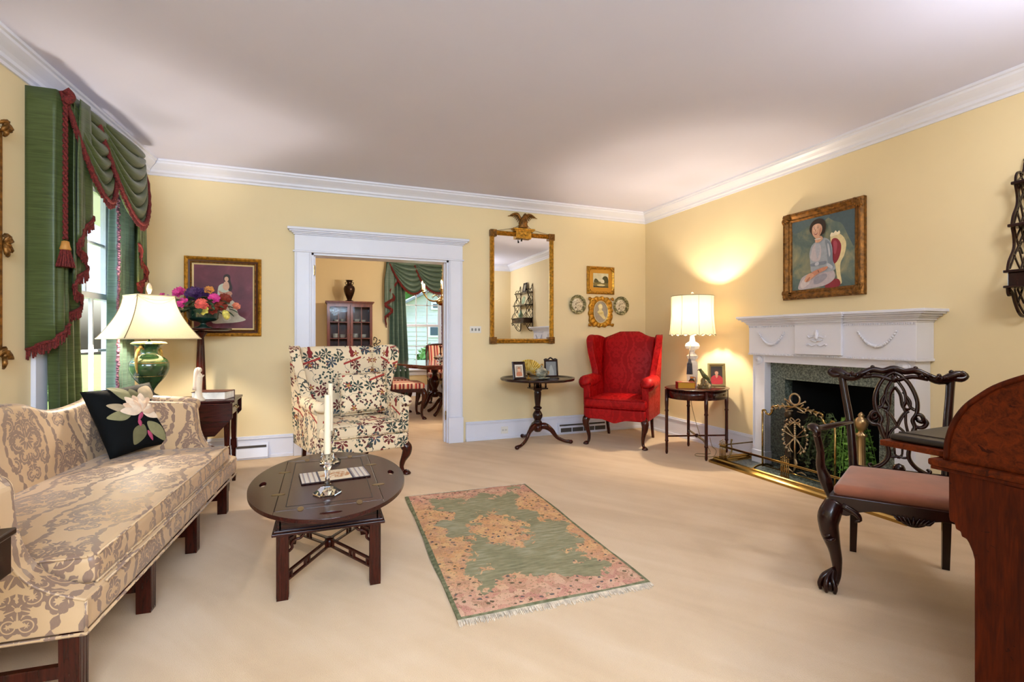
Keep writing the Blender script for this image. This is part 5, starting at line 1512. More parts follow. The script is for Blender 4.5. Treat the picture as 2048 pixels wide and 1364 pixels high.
def candlestick(loc, label, rz):
    r = thing('glass_candlestick', label, 'candlestick', loc, rz, 'pair of glass candlesticks on the coffee table')
    mb = MB()
    mb.lathe([(.062, 0), (.064, .006), (.045, .018), (.022, .036), (.014, .045)], n=6, smooth=False)
    mb.lathe([(.014, .045), (.011, .06), (.010, .085), (.013, .11), (.020, .125), (.012, .135), (.024, .15), (.031, .17), (.029, .185), (.018, .186), (.014, .16), (0, .158)], n=8, smooth=False, rot=.3)
    mb.build('holder', CRYSTAL, r); return r
g = 'pair of glass candlesticks on the coffee table'
for (x, y, dr, l1, l2) in ((.0, 2.44, 0, 'nearer glass candlestick, standing in front of the tapestry mat', 'tall cream taper in the nearer glass candlestick'), (.02, 3.03, .4, 'farther glass candlestick, standing behind the tapestry mat', 'tall cream taper in the farther glass candlestick')):
    x += .015; candlestick((x, y, TZ + .0016), l1, dr)
    c = thing('taper_candle', l2, 'candle', (x, y, TZ + .160), 0, 'pair of cream taper candles')
    MB().lathe([(.0125, .0), (.0155, .03), (.0145, .24), (.0132, .296), (.0125, .302), (0, .301)], n=16).build('wax', WAX, c); MB().tube([(0, 0, .30), (.001, 0, .312)], .001, 5).build('wick', BLACKM, c)
m, b = new_mat('tapestry_mat'); v, x, y, z = coords(); ax = xabs(x); 
c1 = ramp(xfrac(x * 42), [(0, '#D8CDBE'), (.5, '#B49C8C'), (.7, '#8A8A94'), (.85, '#D8CDBE')], True)
c2 = mix((xlen(x * .8, y + (noise(v, 20) - .5) * .05) < .06) * (noise(v, 45, 3) > .47), '#E6D3B4', '#C58E62'); c3 = mix(noise(v, 60, 2) > .6, c2, '#D9C2A0')
setc(b, mix(ax > .085, mix(ax > .075, c3, '#5A5560'), c1)); b.inputs['Roughness'].default_value = .95; bump(b, noise(v, 500, 1), .4, .001)
TAP = m
t = thing('tapestry_mat', 'small woven tapestry mat lying between the glass candlesticks', 'mat', (.052, 2.735, TZ + .0016), radians(6))
mb = MB(); mb.rbox((0, 0, .003), (.33, .20, .006), .0028, 4); mb.build('cloth', TAP, t)
mb = MB()
for s in (-1, 1): mb.tube([(s * .165, -.1, .003), (s * .165, .1, .003)], .0032, 5)
mb.tube([(-.165, -.1, .003), (.165, -.1, .003)], .0032, 5); mb.build('edging', plain('mat_edge', '#3A2A2A', .9), t)

# ================================================================== RUG
t = thing('floral_rug', 'small sage green rug with orange and pink flowers on the carpet', 'rug', (.992, 2.735, .0), radians(-1.5))
RX, RY = .465, .82
mb = MB()
def fr_(u, v):
    x = (u * 2 - 1) * RX; y = (v * 2 - 1) * RY
    return (x + .006 * sin(y * 7), y + .006 * sin(x * 9), .0135 + .0015 * sin(x * 11 + y * 6) - .009 * (max(abs(u * 2 - 1), abs(v * 2 - 1)) > .995))
mb.grid(fr_, 40, 60); mb.box(-RX + .003, RX - .003, -RY + .003, RY - .003, .001, .008); mb.build('pile', RUG, t)
for s in (-1, 1):
    mb = MB(); fringe(mb, [(-RX + 2 * RX * i / 20, s * (RY - .004), .008) for i in range(21)], .032 if s < 0 else .016, down=(0, s * .97, -.16), w=.0035, t=.003, jit=.35, rnd=random.Random(9)); mb.build('fringe', plain('rug_fringe', '#E2D2BC', .9, var=.3, vs=50), t)

# ================================================================== TILT-TOP TABLE and its objects
TX, TY = 2.165, 4.84
t = thing('tilt_top_table', 'round dark tripod table with a scalloped rim under the tall mirror', 'table', (TX, TY, 0)); tz = .715
n = 96; mb = MB(); R = .395
def pc(r, z): return [((r + (.010 * abs(sin(6 * (2 * pi * i / n))) if r > .36 else 0)) * cos(2 * pi * i / n), (r + (.010 * abs(sin(6 * (2 * pi * i / n))) if r > .36 else 0)) * sin(2 * pi * i / n), z) for i in range(n)]
mb.loft([pc(.30, tz - .022), pc(.385, tz - .020), pc(.397, tz - .008), pc(.395, tz + .008), pc(.378, tz + .006), pc(.365, tz - .006), pc(.01, tz - .006)]); mb.build('tabletop', DMAH, t)
bc = MB().box(-.085, .085, -.085, .085, tz - .115, tz - .10).box(-.085, .085, -.085, .085, tz - .034, tz - .0225)
for sx in (-1, 1):
    for sy in (-1, 1): bc.lathe([(.009, tz - .10), (.012, tz - .085), (.008, tz - .07), (.012, tz - .05), (.009, tz - .034)], (sx * .066, sy * .066, 0), 10)
bc.lathe([(.022, tz - .10), (.022, tz - .034)], n=14); bc.build('birdcage', DMAH, t)
MB().lathe(spline([(.045, .215), (.048, .24), (.035, .26), (.05, .29), (.054, .32), (.040, .35), (.028, .37), (.044, .385), (.045, .40), (.028, .415), (.030, .44), (.036, .50), (.040, .555), (.036, .575), (.046, .585), (.046, .60)], 3, False), n=28).build('column', DMAH, t)
for a in (math.radians(-150), math.radians(-20), math.radians(95)):
    mb = MB(); c_, s_ = cos(a), sin(a)
    mb.tube([(.02 * c_, .02 * s_, .19), (.08 * c_, .08 * s_, .195), (.15 * c_, .15 * s_, .15), (.21 * c_, .21 * s_, .075), (.29 * c_, .29 * s_, .035), (.345 * c_, .345 * s_, .028)], [.038, .036, .026, .020, .017, .020], 10, sub=5, sx=.75)
    mb.sph((.36 * c_, .36 * s_, .024), .026, sz=.85, n=10); mb.build('leg', MAH, t)
MB().lathe([(.03, .135), (.05, .16), (.052, .215)], n=20).build('hub', MAH, t)

def photo_frame(lab, loc, rz, w, h, wood_, bw, shapes, bgh, lean=12, arch=False, name='photo_frame'):
    r = thing(name, lab, 'picture frame', loc, rz); M_ = Matrix.Rotation(radians(-lean), 4, 'X') @ Matrix.Translation((0, 0, h / 2))
    f = MB(); f.M = M_; frame_ring(f, w, h, [(0, -.004), (0, .010), (bw * .5, .014), (bw, .008), (bw, -.004)])
    if arch:
        f.tube([(-w / 2, 0, h / 2), (-w * .35, 0, h / 2 + .012), (-w * .2, 0, h / 2 + .006), (0, 0, h / 2 + .026), (w * .2, 0, h / 2 + .006), (w * .35, 0, h / 2 + .012), (w / 2, 0, h / 2)], .009, 8, sub=4)
    fo = f.build('frame', wood_, r)
    c = MB(); c.M = M_; mats = [col(bgh)]; c.box(-w / 2 + bw, w / 2 - bw, -.004, .002, -h / 2 + bw, h / 2 - bw, m=0)
    for i, (hx, P) in enumerate(shapes):
        mats.append(col(hx)); P2 = P if sum(P[j][0] * P[(j + 1) % len(P)][1] - P[(j + 1) % len(P)][0] * P[j][1] for j in range(len(P))) > 0 else P[::-1]
        c.add([(p[0], -.0046 - .0005 * i, p[1]) for p in P2], [tuple(range(len(P2)))], False, len(mats) - 1)
    c.build('photograph', mats, r)
    e = MB(); top = M_ @ Vector((0, .006, .1 * h)); e.bar(tuple(top), (0, top.y + h * .32, .002), .03, .003, up=(1, 0, 0)); e.build('easel_back', BLACKM, r)
    return r
zt_ = tz - .006
photo_frame('dark wood photo frame with a child portrait, left on the round table', (1.905, 4.72, zt_ + .007), radians(0), .145, .19, DMAH, .018, [('#E8DFD0', [(-.045, -.068), (.045, -.068), (.045, .062), (-.045, .062)]), ('#B8A38C', [(-.035, -.058), (.035, -.058), (.035, .05), (-.035, .05)]), ('#C97E58', blob([(-.03, -.055), (.03, -.055), (.022, -.015), (-.022, -.015)])), ('#E0B08E', circ(0, .008, .017, 14, .021)), ('#B5683A', blob([(-.018, .02), (0, .036), (.018, .02), (0, .022)]))], '#33201A')
photo_frame('dark wood photo frame with a carved crest, right on the round table', (2.375, 4.93, zt_ + .007), radians(-10), .155, .19, DMAH, .016, [('#7E8284', [(-.058, -.078), (.058, -.078), (.058, .078), (-.058, .078)]), ('#A3A7A6', blob([(-.03, -.078), (.03, -.078), (.02, .0), (.0, .04), (-.02, .0)]))], '#3A2A20', arch=True)
t = thing('gold_fan', 'open folding fan with gold leaf standing on the round table', 'fan', (2.07, 4.87, zt_))
mb = MB(); F0 = Vector((0, 0, .035)); N = 26
for i in range(N):
    a0 = radians(18 + 120 * i / N); a1 = radians(18 + 120 * (i + 1) / N); y0, y1 = (-.004, .004) if i % 2 else (.004, -.004)
    V_ = [(F0.x + r_ * cos(a), y_, F0.z + r_ * sin(a)) for a, y_ in ((a0, y0), (a1, y1)) for r_ in (.05, .175)]
    mb.add([V_[0], V_[1], V_[3], V_[2]], [(0, 1, 2, 3)])
GOLDF = mk_ground('gold_leaf_fan', [(.3, '#B8821C'), (.5, '#E5C14E'), (.7, '#F3E2A0')], 25); mb.M = Matrix.Rotation(0, 4, 'Z')
mb.build('leaf', GOLDF, t, solid=.0008)
mb = MB()
for i in range(0, N + 1, 2): a = radians(18 + 120 * i / N); mb.bar(tuple(F0), (F0.x + .17 * cos(a), .0, F0.z + .17 * sin(a)), .003, .002, up=(0, 1, 0))
mb.sph(tuple(F0), .007, n=8); mb.build('ribs', BRASS, t)
MB().lathe([(.03, .0), (.03, .008), (.008, .012), (.006, .03), (.01, .034)], n=14).build('stand', GILT, t)
t = thing('soup_tureen', 'small lidded tureen with gold handles on a saucer on the round table', 'tureen', (2.175, 4.76, zt_), radians(10))
TUR = mk_ground('tureen_glaze', [(.35, '#4E5048'), (.5, '#8A8A78'), (.65, '#C7BFA4')], 30)
MB().lathe([(0, .002), (.05, .002), (.088, .012), (.092, .018), (.05, .008), (0, .008)], n=32, sx=1.05, sy=.8).build('saucer', TUR, t)
MB().lathe(spline([(.03, .008), (.034, .016), (.03, .024), (.055, .038), (.066, .058), (.064, .078), (.068, .086), (.060, .086), (.0, .075)], 3, False), n=32, sx=1.1, sy=.8).build('bowl', TUR, t)
MB().lathe(spline([(.068, .088), (.066, .094), (.045, .112), (.02, .124), (.006, .13), (.010, .14), (.004, .15)], 3, False), n=32, sx=1.1, sy=.8).build('lid', TUR, t)
MB().tube([(-.012, 0, .15), (0, 0, .162), (.016, 0, .158), (.004, 0, .146)], .005, 6, sub=2).build('knob', GILT, t)
for s in (-1, 1): MB().tube([(s * .068, 0, .074), (s * .094, 0, .080), (s * .092, 0, .055), (s * .070, 0, .050)], .005, 6, sub=3).build('handle', GILT, t)

# ================================================================== OVAL SIDE TABLE and its objects
OX, OY, OA = 3.482, 3.888, radians(-23 + 46)
OA = atan2(.19, .44)
t = thing('oval_side_table', 'small oval mahogany side table with a drawer beside the red chair', 'table', (OX, OY, 0), OA); oz = .66
MB().lathe([(.335, oz - .014), (.352, oz - .010), (.354, oz - .003), (.348, oz), (0, oz)], n=56, sx=1.0, sy=.83).build('tabletop', MAHX, t)
MB().lathe([(.325, oz - .10), (.327, oz - .10), (.327, oz - .014), (.30, oz - .014)], n=56, sx=1.0, sy=.82).build('apron', MAH, t)
mb = MB(); mb.grid(lambda u, v: (.3295 * cos(-pi / 2 - .5 + u), .2705 * sin(-pi / 2 - .5 + u), oz - .085 + .06 * v), 16, 1); mb.build('drawer', DMAH, t, solid=.003)
MB().lathe([(.003, 0), (.010, .006), (.009, .012), (0, .014)], n=12).build('knob', OBRASS, t).matrix_local = Matrix.Translation((0, -.272, oz - .055)) @ Matrix.Rotation(radians(90), 4, 'X')
LP = [(-.235, -.2), (.235, -.2), (-.235, .2), (.235, .2)]
for x, y in LP:
    MB().lathe([(.009, 0), (.014, .02), (.012, .05), (.013, .12), (.019, .13), (.015, .14), (.015, .42), (.02, .43), (.015, .445), (.018, .50), (.018, oz - .016)], (x, y, 0), 12).build('leg', MAH, t)
mb = MB(); mb.bar((LP[0][0], LP[0][1], .175), (LP[3][0], LP[3][1], .175), .016, .014); mb.bar((LP[1][0], LP[1][1], .175), (LP[2][0], LP[2][1], .175), .016, .014); mb.sph((0, 0, .175), .02, n=10); mb.build('stretcher', MAH, t)

t = thing('fringed_lamp', 'crystal column lamp with a pale scalloped shade by the red chair', 'lamp', (3.487, 3.958, oz), radians(10))
MB().lathe([(.062, 0), (.065, .012), (.05, .02), (.045, .03)], n=8, smooth=False).build('base', CRYSTALW, t)
cr_ = MB().lathe([(.045, .03), (.052, .05), (.055, .12), (.055, .22), (.05, .25), (.028, .265)], n=10, smooth=False).lathe([(.028, .265), (.05, .285), (.058, .31), (.03, .335), (.022, .35), (.03, .37)], n=10, smooth=False, rot=.3).lathe([(.03, .37), (.062, .385), (.072, .41), (.062, .435), (.03, .455), (.022, .50), (.014, .53)], n=12, smooth=False)
cr_.build('column', CRYSTALW, t)
MB().lathe([(.006, .45), (.006, .90), (.004, .92)], n=8).build('stem', BRASS, t)
N = 48
def fr2(u, v):
    a = 2 * pi * u; p = abs(sin(4 * a)); rr = (.208 - .004 * (1 - v) + .014 * v * v) * (1 + .0 * p)
    # eight panels, slight waist
    rr *= 1 - .03 * sin(pi * v) ; z = .915 - .385 * v - (.016 * (1 - abs(cos(8 * a))) * (v > .99))
    return (rr * cos(a), rr * sin(a), z)
mb = MB(); mb.grid(fr2, 96, 10, closeu=True); so = mb.build('shade', SHADE, t)
mb = MB(); mb.tube([fr2(i / 96, 1) for i in range(96)], .003, 6, closed=True); mb.tube([fr2(i / 96, 0) for i in range(96)], .003, 6, closed=True)
mb.build('shade_trim', plain('trim_grey_brown', '#8E8468', .7), so)
SEAM2 = plain('trim_seam', '#A39A7A', .7)
for k in range(8): MB().tube([fr2(k / 8 + .03, v / 8) for v in range(9)], .002, 5).build('shade_seam', SEAM2, so)
mb = MB()
for k in range(4): a = k * pi / 2; mb.tube([(0, 0, .905), (.203 * cos(a), .203 * sin(a), .912)], .002, 5)
mb.build('spider', BRASS, t)
MB().lathe([(.005, .918), (.013, .93), (.015, .945), (.006, .958), (0, .962)], n=12).build('finial', CRYSTAL, t)
MB().lathe([(.012, .66), (.014, .69), (.022, .72), (.018, .745), (0, .755)], n=14).build('bulb', glass_mat('bulb_glass', thin=True), t)
ts = MB()
d = Vector((-.75, -.35, 0)).normalized()
for e in (0, .012): ts.tube([(0, 0, .455 - e), tuple(d * .06 + Vector((0, 0, .435 - e))), tuple(d * .105 + Vector((0, 0, .36))), tuple(d * (.10 + e) + Vector((0, 0, .285)))], .005, 6, sub=5)
tso = ts.build('tassel_cord', plain('cord_taupe', '#8C7A6A', .8, var=.4, vs=120), t)
mb = MB(); p = d * .102
mb.lathe([(.008, .285), (.014, .275), (.016, .255), (.019, .245), (.022, .235)][::-1], (p.x, p.y, 0), 12)
for k in range(44):
    a = k * 2.4; r_ = .021 * sqrt((k + .5) / 44); mb.bar((p.x + r_ * cos(a), p.y + r_ * sin(a), .24), (p.x + r_ * 1.35 * cos(a), p.y + r_ * 1.35 * sin(a), .13), .006, .006)
mb.build('tassel', plain('tassel_slate', '#3A3A44', .8, var=.4, vs=90), tso, label='slate grey tassel')

t = thing('gilt_edged_book', 'thick red book with gilt page edges lying on the oval side table', 'book', (3.315, 3.86, oz), radians(-28))
MB().box(-.078, .078, -.052, .052, .004, .058).build('pages', plain('gilt_pages', '#D49A2E', .35, .3), t)
cv = MB().box(-.082, .082, -.056, .056, 0, .004).box(-.082, .082, -.056, .056, .058, .062).box(-.082, -.078, -.056, .056, 0, .062); cv.build('cover', plain('red_leather', '#7C1714', .35), t, bevel=.001)
mb = MB().box(-.03, .03, -.02, .02, .062, .0624); mb.build('cover_stamp', col('#D9B78A'), t)
t = thing('bird_figurine', 'green bird figurine perched on a rocky stump on the oval side table', 'figurine', (3.46, 3.775, oz), radians(-30))
mb = MB(); mb.lathe([(.052, 0), (.055, .01), (.048, .025), (.03, .04), (.022, .055), (.026, .075), (.016, .10), (0, .105)], n=14, flute=5, fd=.25); 
for k in range(9): a = k * .7; mb.sph((.036 * cos(a), .036 * sin(a), .03), .014, n=7)
mb.build('stump', plain('stump_bronze', '#6E5A34', .45, var=.4, vs=50), t)
BIRD = mk_ground('bird_glaze', [(.35, '#2F3A26'), (.55, '#5E6238'), (.7, '#8A7A3E')], 30)
mb = MB(); mb.tube([(-.030, 0, .178), (-.024, 0, .176), (-.008, 0, .150), (.008, 0, .125), (.03, 0, .100), (.05, 0, .075), (.075, 0, .035)], [.010, .014, .018, .022, .016, .008, .003], 12, sub=4); mb.sph((-.030, 0, .184), .0155, n=12); mb.build('body', BIRD, t)
MB().tube([(-.042, 0, .184), (-.052, 0, .176), (-.052, 0, .170)], [.006, .004, .001], 6).build('beak', plain('beak_dark', '#2A2018', .4), t)
for s in (-1, 1):
    mb = MB(); mb.tube([(.0, s * .018, .145), (.028, s * .018, .115), (.06, s * .006, .080)], [.008, .014, .003], 8, sub=3, sx=.5); mb.build('wing', BIRD, t)
    mb = MB(); mb.tube([(.0, s * .008, .118), (-.002, s * .009, .10)], .003, 5); mb.build('leg', plain('beak_dark', '#2A2018', .4), t)
t = thing('amber_bottle', 'small amber glass pitcher between the red book and the bird figurine', 'bottle', (3.418, 3.885, oz))
MB().lathe(spline([(.028, 0), (.036, .012), (.038, .045), (.028, .07), (.016, .085), (.015, .10), (.021, .108)], 3, False), n=20).build('body', AMBER, t)
MB().tube([(.018, 0, .10), (.042, 0, .098), (.046, 0, .065), (.036, 0, .04)], .004, 6, sub=4).build('handle', AMBER, t)
t = thing('glass_jar', 'small clear cut-glass jar right of the bird figurine', 'jar', (3.545, 3.80, oz))
MB().lathe([(.026, 0), (.032, .008), (.034, .045), (.028, .055)], n=10, smooth=False).build('body', CRYSTAL, t)
MB().lathe([(.029, .056), (.024, .068), (.008, .075), (.010, .086), (0, .092)], n=10, smooth=False).build('lid', CRYSTAL, t)
photo_frame('silver and gold photo frame of a person in red on the oval side table', (3.655, 3.80, oz + .004), radians(-33), .165, .235, plain('silver_gilt', '#A39468', .3, .8, var=.2), .026,
            [('#2E2824', [(-.054, -.088), (.054, -.088), (.054, .088), (-.054, .088)]), ('#C8323A', blob([(-.05, -.085), (-.052, -.03), (-.03, -.005), (.0, .0), (.03, -.005), (.052, -.03), (.05, -.085)])), ('#E0A585', circ(0, .022, .017, 14, .023)), ('#4A2A1E', blob([(-.022, .03), (-.015, .052), (.015, .052), (.022, .03), (.0, .04)])), ('#D89A7C', blob([(-.012, .0), (.012, .0), (.0, -.03)]))], '#B89A58', lean=9)
t = MB(); t.tube([(3.50, 3.98, oz - .1 + .002), (3.52, 4.0, .45), (3.60, 3.97, .15), (3.66, 3.9, .008), (3.55, 3.80, .006), (3.45, 3.85, .006), (3.38, 3.78, .006), (3.50, 3.70, .006), (3.62, 3.78, .006), (3.74, 3.9, .006), (3.83, 4.05, .01), (3.846, 4.1, .09)], .003, 6, sub=6)
tag(t.build('lamp_cord', plain('cord_brown', '#8A7448', .5)), 'thin brown lamp cord trailing on the carpet under the oval side table', 'cord')
# ================================================================== FIREPLACE
FC = 2.745
t = thing('fireplace_mantel', 'white carved mantelpiece with grey-green stone surround', 'fireplace', (XR, FC, 0), -pi / 2)
# local: x = toward the camera is +? (rotation -90: local x -> -Y world, local y -> +X world), room at local -y
mb = MB()
mb.box(-.685, .685, -.19, 0, 1.015, 1.285)
mb.box(-.195, .195, -.215, -.19, 1.02, 1.285)
mb.build('frieze', TRIM, t, bevel=.002, seg=1)
mb = MB()
for k, (o, z0, z1) in enumerate(((.006, 1.262, 1.275), (.02, 1.275, 1.290), (.032, 1.290, 1.302), (.052, 1.302, 1.318), (.075, 1.318, 1.330), (.088, 1.330, 1.350))):
    mb.box(-.685 - o, .685 + o, -.19 - o * .8, 0, z0, z1); mb.box(-.195 - o * .6, .195 + o * .6, -.215 - o * .8, -.1, z0, z1 + .0008)
mb.build('shelf', TRIM, t, bevel=.002, seg=1)
mb = MB()
for i in range(86): x = -.68 + 1.36 * i / 85; mb.box(x - .004, x + .004, -.196, -.19, 1.248, 1.260)
for i in range(86): x = -.68 + 1.36 * i / 85; mb.box(x - .005, x + .005, -.198, -.19, 1.003, 1.014)
mb.box(-.69, .69, -.194, 0, .998, 1.016); mb.build('dentil_band', TRIM, t)
MB().box(-.535, .535, -.162, 0, .935, .999).build('lintel', TRIM, t)
for s in (-1, 1):
    mb = MB(); x0, x1 = sorted((s * .535, s * .665)); mb.box(x0, x1, -.165, 0, .0, 1.0); mb.box(x0 - .008, x1 + .008, -.172, 0, 0, .13)
    e = s * .655
    mb.build('pilaster', TRIM, t, bevel=.003, seg=1)
    mb = MB()
    for i in range(70): mb.box(e - .006, e + .006, -.170, -.165, .16 + i * .0105, .166 + i * .0105)
    mb.build('beading', TRIM, t)
    mb = MB(); mb.M = Matrix.Translation((s * .60, -.165, .955)) @ Matrix.Rotation(radians(90), 4, 'X'); mb.lathe([(.04, 0), (.042, .006), (.036, .012), (.028, .006), (.024, .012), (.012, .008), (.010, .014), (0, .016)], n=24); mb.build('rosette', TRIM, t)
    mb = MB(); cx = s * .44; P = [(cx - .13 + .26 * i / 22, -.196, 1.20 - .105 * (1 - ((i - 11) / 11) ** 2)) for i in range(23)]
    for i, p in enumerate(P): mb.sph((p[0], p[1] - .004, p[2]), .008 + .005 * (1 - abs(i - 11) / 11), n=6)
    mb.tube(P, .004, 5); mb.build('garland', TRIM, t)
mb = MB(); y = -.219
mb.lathe([(.008, -.02), (.014, 0), (.010, .012), (.016, .03), (.008, .04), (.010, .055), (0, .06)], (0, y, 1.16), 10)
for s in (-1, 1):
    mb.tube([(0, y, 1.155), (s * .03, y, 1.165), (s * .06, y, 1.155), (s * .075, y, 1.172)], .005, 6, sub=3); mb.tube([(0, y, 1.125), (s * .03, y, 1.13), (s * .05, y, 1.14)], .005, 6)
    mb.tube([(s * .01, y, 1.10), (s * .04, y, 1.09), (s * .07, y, 1.105), (s * .08, y, 1.09)], .005, 6, sub=3); mb.sph((s * .082, y, 1.10), .008, n=6)
mb.build('urn_ornament', TRIM, t)
mb = MB(); mb.box(-.535, -.39, -.09, .0, 0, .935).box(.39, .535, -.09, .0, 0, .935).box(-.39, .39, -.09, .0, .79, .935); mb.build('stone_surround', GRANITE, t, label='grey-green speckled stone facing')
mb = MB().box(-.72, .72, -.485, -.0, .001, .018); mb.build('hearth', GRANITE, t)
mb = MB()
mb.add([(-.39, 0, .018), (-.39, 0, .79), (-.28, .5, .79), (-.28, .5, .018), (.39, 0, .018), (.39, 0, .79), (.28, .5, .79), (.28, .5, .018)], [(0, 1, 2, 3), (4, 7, 6, 5), (3, 2, 6, 7), (1, 5, 6, 2), (0, 3, 7, 4)])
mb.build('firebox', SOOT, t, solid=.004)

def lw2(y, z, x): return (x, y, z)
# brass fender
t = thing('fireplace_fender', 'long brass fender with pierced rail around the hearth', 'fender', (3.385, FC, 0))
YL, YR = .775, -.775; dep = .44
P = [(-.05, 0), (.034, 0), (.036, .010), (.030, .014), (.022, .012), (.020, .020), (.024, .026), (.016, .032), (.006, .028), (.002, .034), (.006, .042), (-.002, .052), (-.012, .056), (-.020, .050), (-.024, .036), (-.036, .030), (-.05, .02)]
mb = MB()
R = [[(dep, YL - a, z) for a, z in P]]
R.append([(a * -1 * -1 + 0, YL - a, z) for a, z in P]); R.append([(a, YR + a, z) for a, z in P]); R.append([(dep, YR + a, z) for a, z in P])
mb.loft(R, smooth=False); mb.build('base_moulding', BRASS, t)
mb = MB(); mb.tube([(dep, YL - .02, .165), (.02, YL - .02, .165), (.02, YR + .02, .165), (dep, YR + .02, .165)], .006, 8); mb.tube([(.02, YL - .02, .155), (.02, YR + .02, .155)], .004, 6); mb.build('rail', BRASS, t)
for y in (YL - .05, .08, -.60, YR + .05):
    mb = MB()
    for k in range(5): mb.tube([(.02, y + (k - 2) * .016, .045), (.02, y + (k - 2) * .016, .19 + .010 * (2 - abs(k - 2)))], .004, 6); mb.sph((.02, y + (k - 2) * .016, .20 + .010 * (2 - abs(k - 2))), .006, n=6)
    mb.box(.012, .028, y - .042, y + .042, .168, .174).box(.012, .028, y - .038, y + .038, .055, .061); mb.build('baluster_cluster', BRASS, t)
for y in (YL - .02, YR + .02):
    mb = MB()
    for xx in (.10, .38): mb.tube([(xx, y, .045), (xx + .03, y, .06), (xx + .06, y, .11), (xx + .05, y, .17), (xx + .06, y, .21)], [.006, .008, .007, .006, .009], 8, sub=3)
    mb.build('scroll_support', OBRASS, t)
# fire screen
t = thing('fire_screen', 'arched mesh fire screen with brass ribbon wreath ornament', 'fire screen', (3.585, 2.87, 0), -pi / 2)
# local x: + toward the camera side (world -Y)
fpts = [(-.325, .03), (-.325, .52), (-.30, .525), (-.285, .50), (-.25, .495), (-.225, .53), (-.225, .565), (-.18, .575), (-.10, .585), (0, .590), (.10, .585), (.18, .575), (.225, .565), (.225, .53), (.25, .495), (.285, .50), (.30, .525), (.325, .52), (.325, .03)]
mb = MB(); mb.tube([(x, 0, z) for x, z in fpts[:2]], .008, 8); mb.tube([(x, 0, z) for x, z in fpts[1:-1]], .009, 8, sub=4); mb.tube([(x, 0, z) for x, z in fpts[-2:]], .008, 8); mb.tube([(-.325, 0, .04), (.325, 0, .04)], .006, 8)
for s in (-1, 1): mb.tube([(s * .325, -.12, 0.018), (s * .325, -.06, .04), (s * .325, 0, .045), (s * .325, .06, .04), (s * .325, .12, .018)], .009, 8, sub=3)
mb.build('frame', BRASS, t)
m, b = new_mat('screen_mesh'); v, x, y, z = coords(); nt = m.node_tree
g_ = xmax(xabs(xfrac(x * 160) - .5), xabs(xfrac(z * 160) - .5)) > .36
trn = nt.nodes.new('ShaderNodeBsdfTransparent'); mx = nt.nodes.new('ShaderNodeMixShader'); fct = g_ * .5 + .05; nt.links.new(fct.k, mx.inputs[0])
nt.links.new(trn.outputs[0], mx.inputs[1]); nt.links.new(b.outputs[0], mx.inputs[2]); nt.links.new(mx.outputs[0], nt.nodes['Material Output'].inputs[0]); b.inputs['Base Color'].default_value = lin('#1A1612'); b.inputs['Metallic'].default_value = .6
mb = MB(); mb.ext([(-.32, .04), (.32, .04), (.32, .50), (.25, .49), (.22, .56), (0, .585), (-.22, .56), (-.25, .49), (-.32, .50)], .002, .004, 'xz'); mb.build('mesh_panel', m, t)
OR = plain('ornament_brass', '#B5A283', .35, 1, var=.2, vs=40)
mb = MB(); yy = -.012
mb.tube([(.045 * cos(i * pi / 10), yy, .655 + .045 * sin(i * pi / 10)) for i in range(20)], .008, 8, closed=True)
for s in (-1, 1):
    mb.tube([(s * -.09, yy, .555), (s * .09, yy, .645)], .006, 6); mb.sph((s * .09, yy, .645), .010, n=6)
    for k in range(8):
        a = .05 + k * .022; zc = .60 - .02 * k * .35
        mb.tube([(s * a, yy, zc), (s * (a + .02), yy, zc + .012 * (-1) ** k + .005), (s * (a + .028), yy, zc + .024 * (-1) ** k)], [.004, .008, .002], 6, sub=2)
    mb.tube([(s * .02, yy, .56), (s * .07, yy, .555), (s * .10, yy, .575), (s * .16, yy, .59)], .004, 6, sub=3)
mb.build('crest_ornament', OR, t)
mb = MB(); zc = .34
mb.tube([(0, yy, .13), (0, yy, .46)], .008, 8)
for k in range(6): mb.sph((0, yy, .36 + k * .018), .012, n=6)
for a in (0.75, 2.39, -.75, -2.39, .35, 2.79): mb.tube([(0, yy, zc), (.11 * cos(a), yy, zc + .12 * sin(a)), (.125 * cos(a), yy, zc + .14 * sin(a))], [.005, .005, .009], 6)
for s in (-1, 1):
    for k in range(9):
        a = -1.15 + k * .28; mb.tube([(s * .10 * cos(a), yy, zc + .12 * sin(a)), (s * .115 * cos(a + .08), yy - .004, zc + .135 * sin(a + .08)), (s * .098 * cos(a + .2), yy, zc + .118 * sin(a + .2))], [.005, .010, .003], 6, sub=2)
    mb.tube([(0, yy, .475), (s * .03, yy, .50), (s * .045, yy, .485), (s * .02, yy, .468), (0, yy, .475)], .005, 6, sub=3); mb.tube([(0, yy, .47), (s * .035, yy, .45), (s * .05, yy, .43)], [.006, .007, .003], 6, sub=2)
    mb.tube([(0, yy, zc), (s * .03, yy, zc - .02), (s * .05, yy, zc - .08), (s * .02, yy, zc - .12)], .004, 6, sub=3)
    mb.tube([(s * .02, yy, .06), (s * .06, yy, .075), (s * .10, yy, .06)], [.005, .008, .003], 6, sub=2)
mb.tube([(0, yy, .17), (.015, yy, .14), (0, yy, .10), (-.012, yy, .07)], [.008, .012, .010, .004], 6, sub=2)
mb.build('trophy_ornament', OR, t)
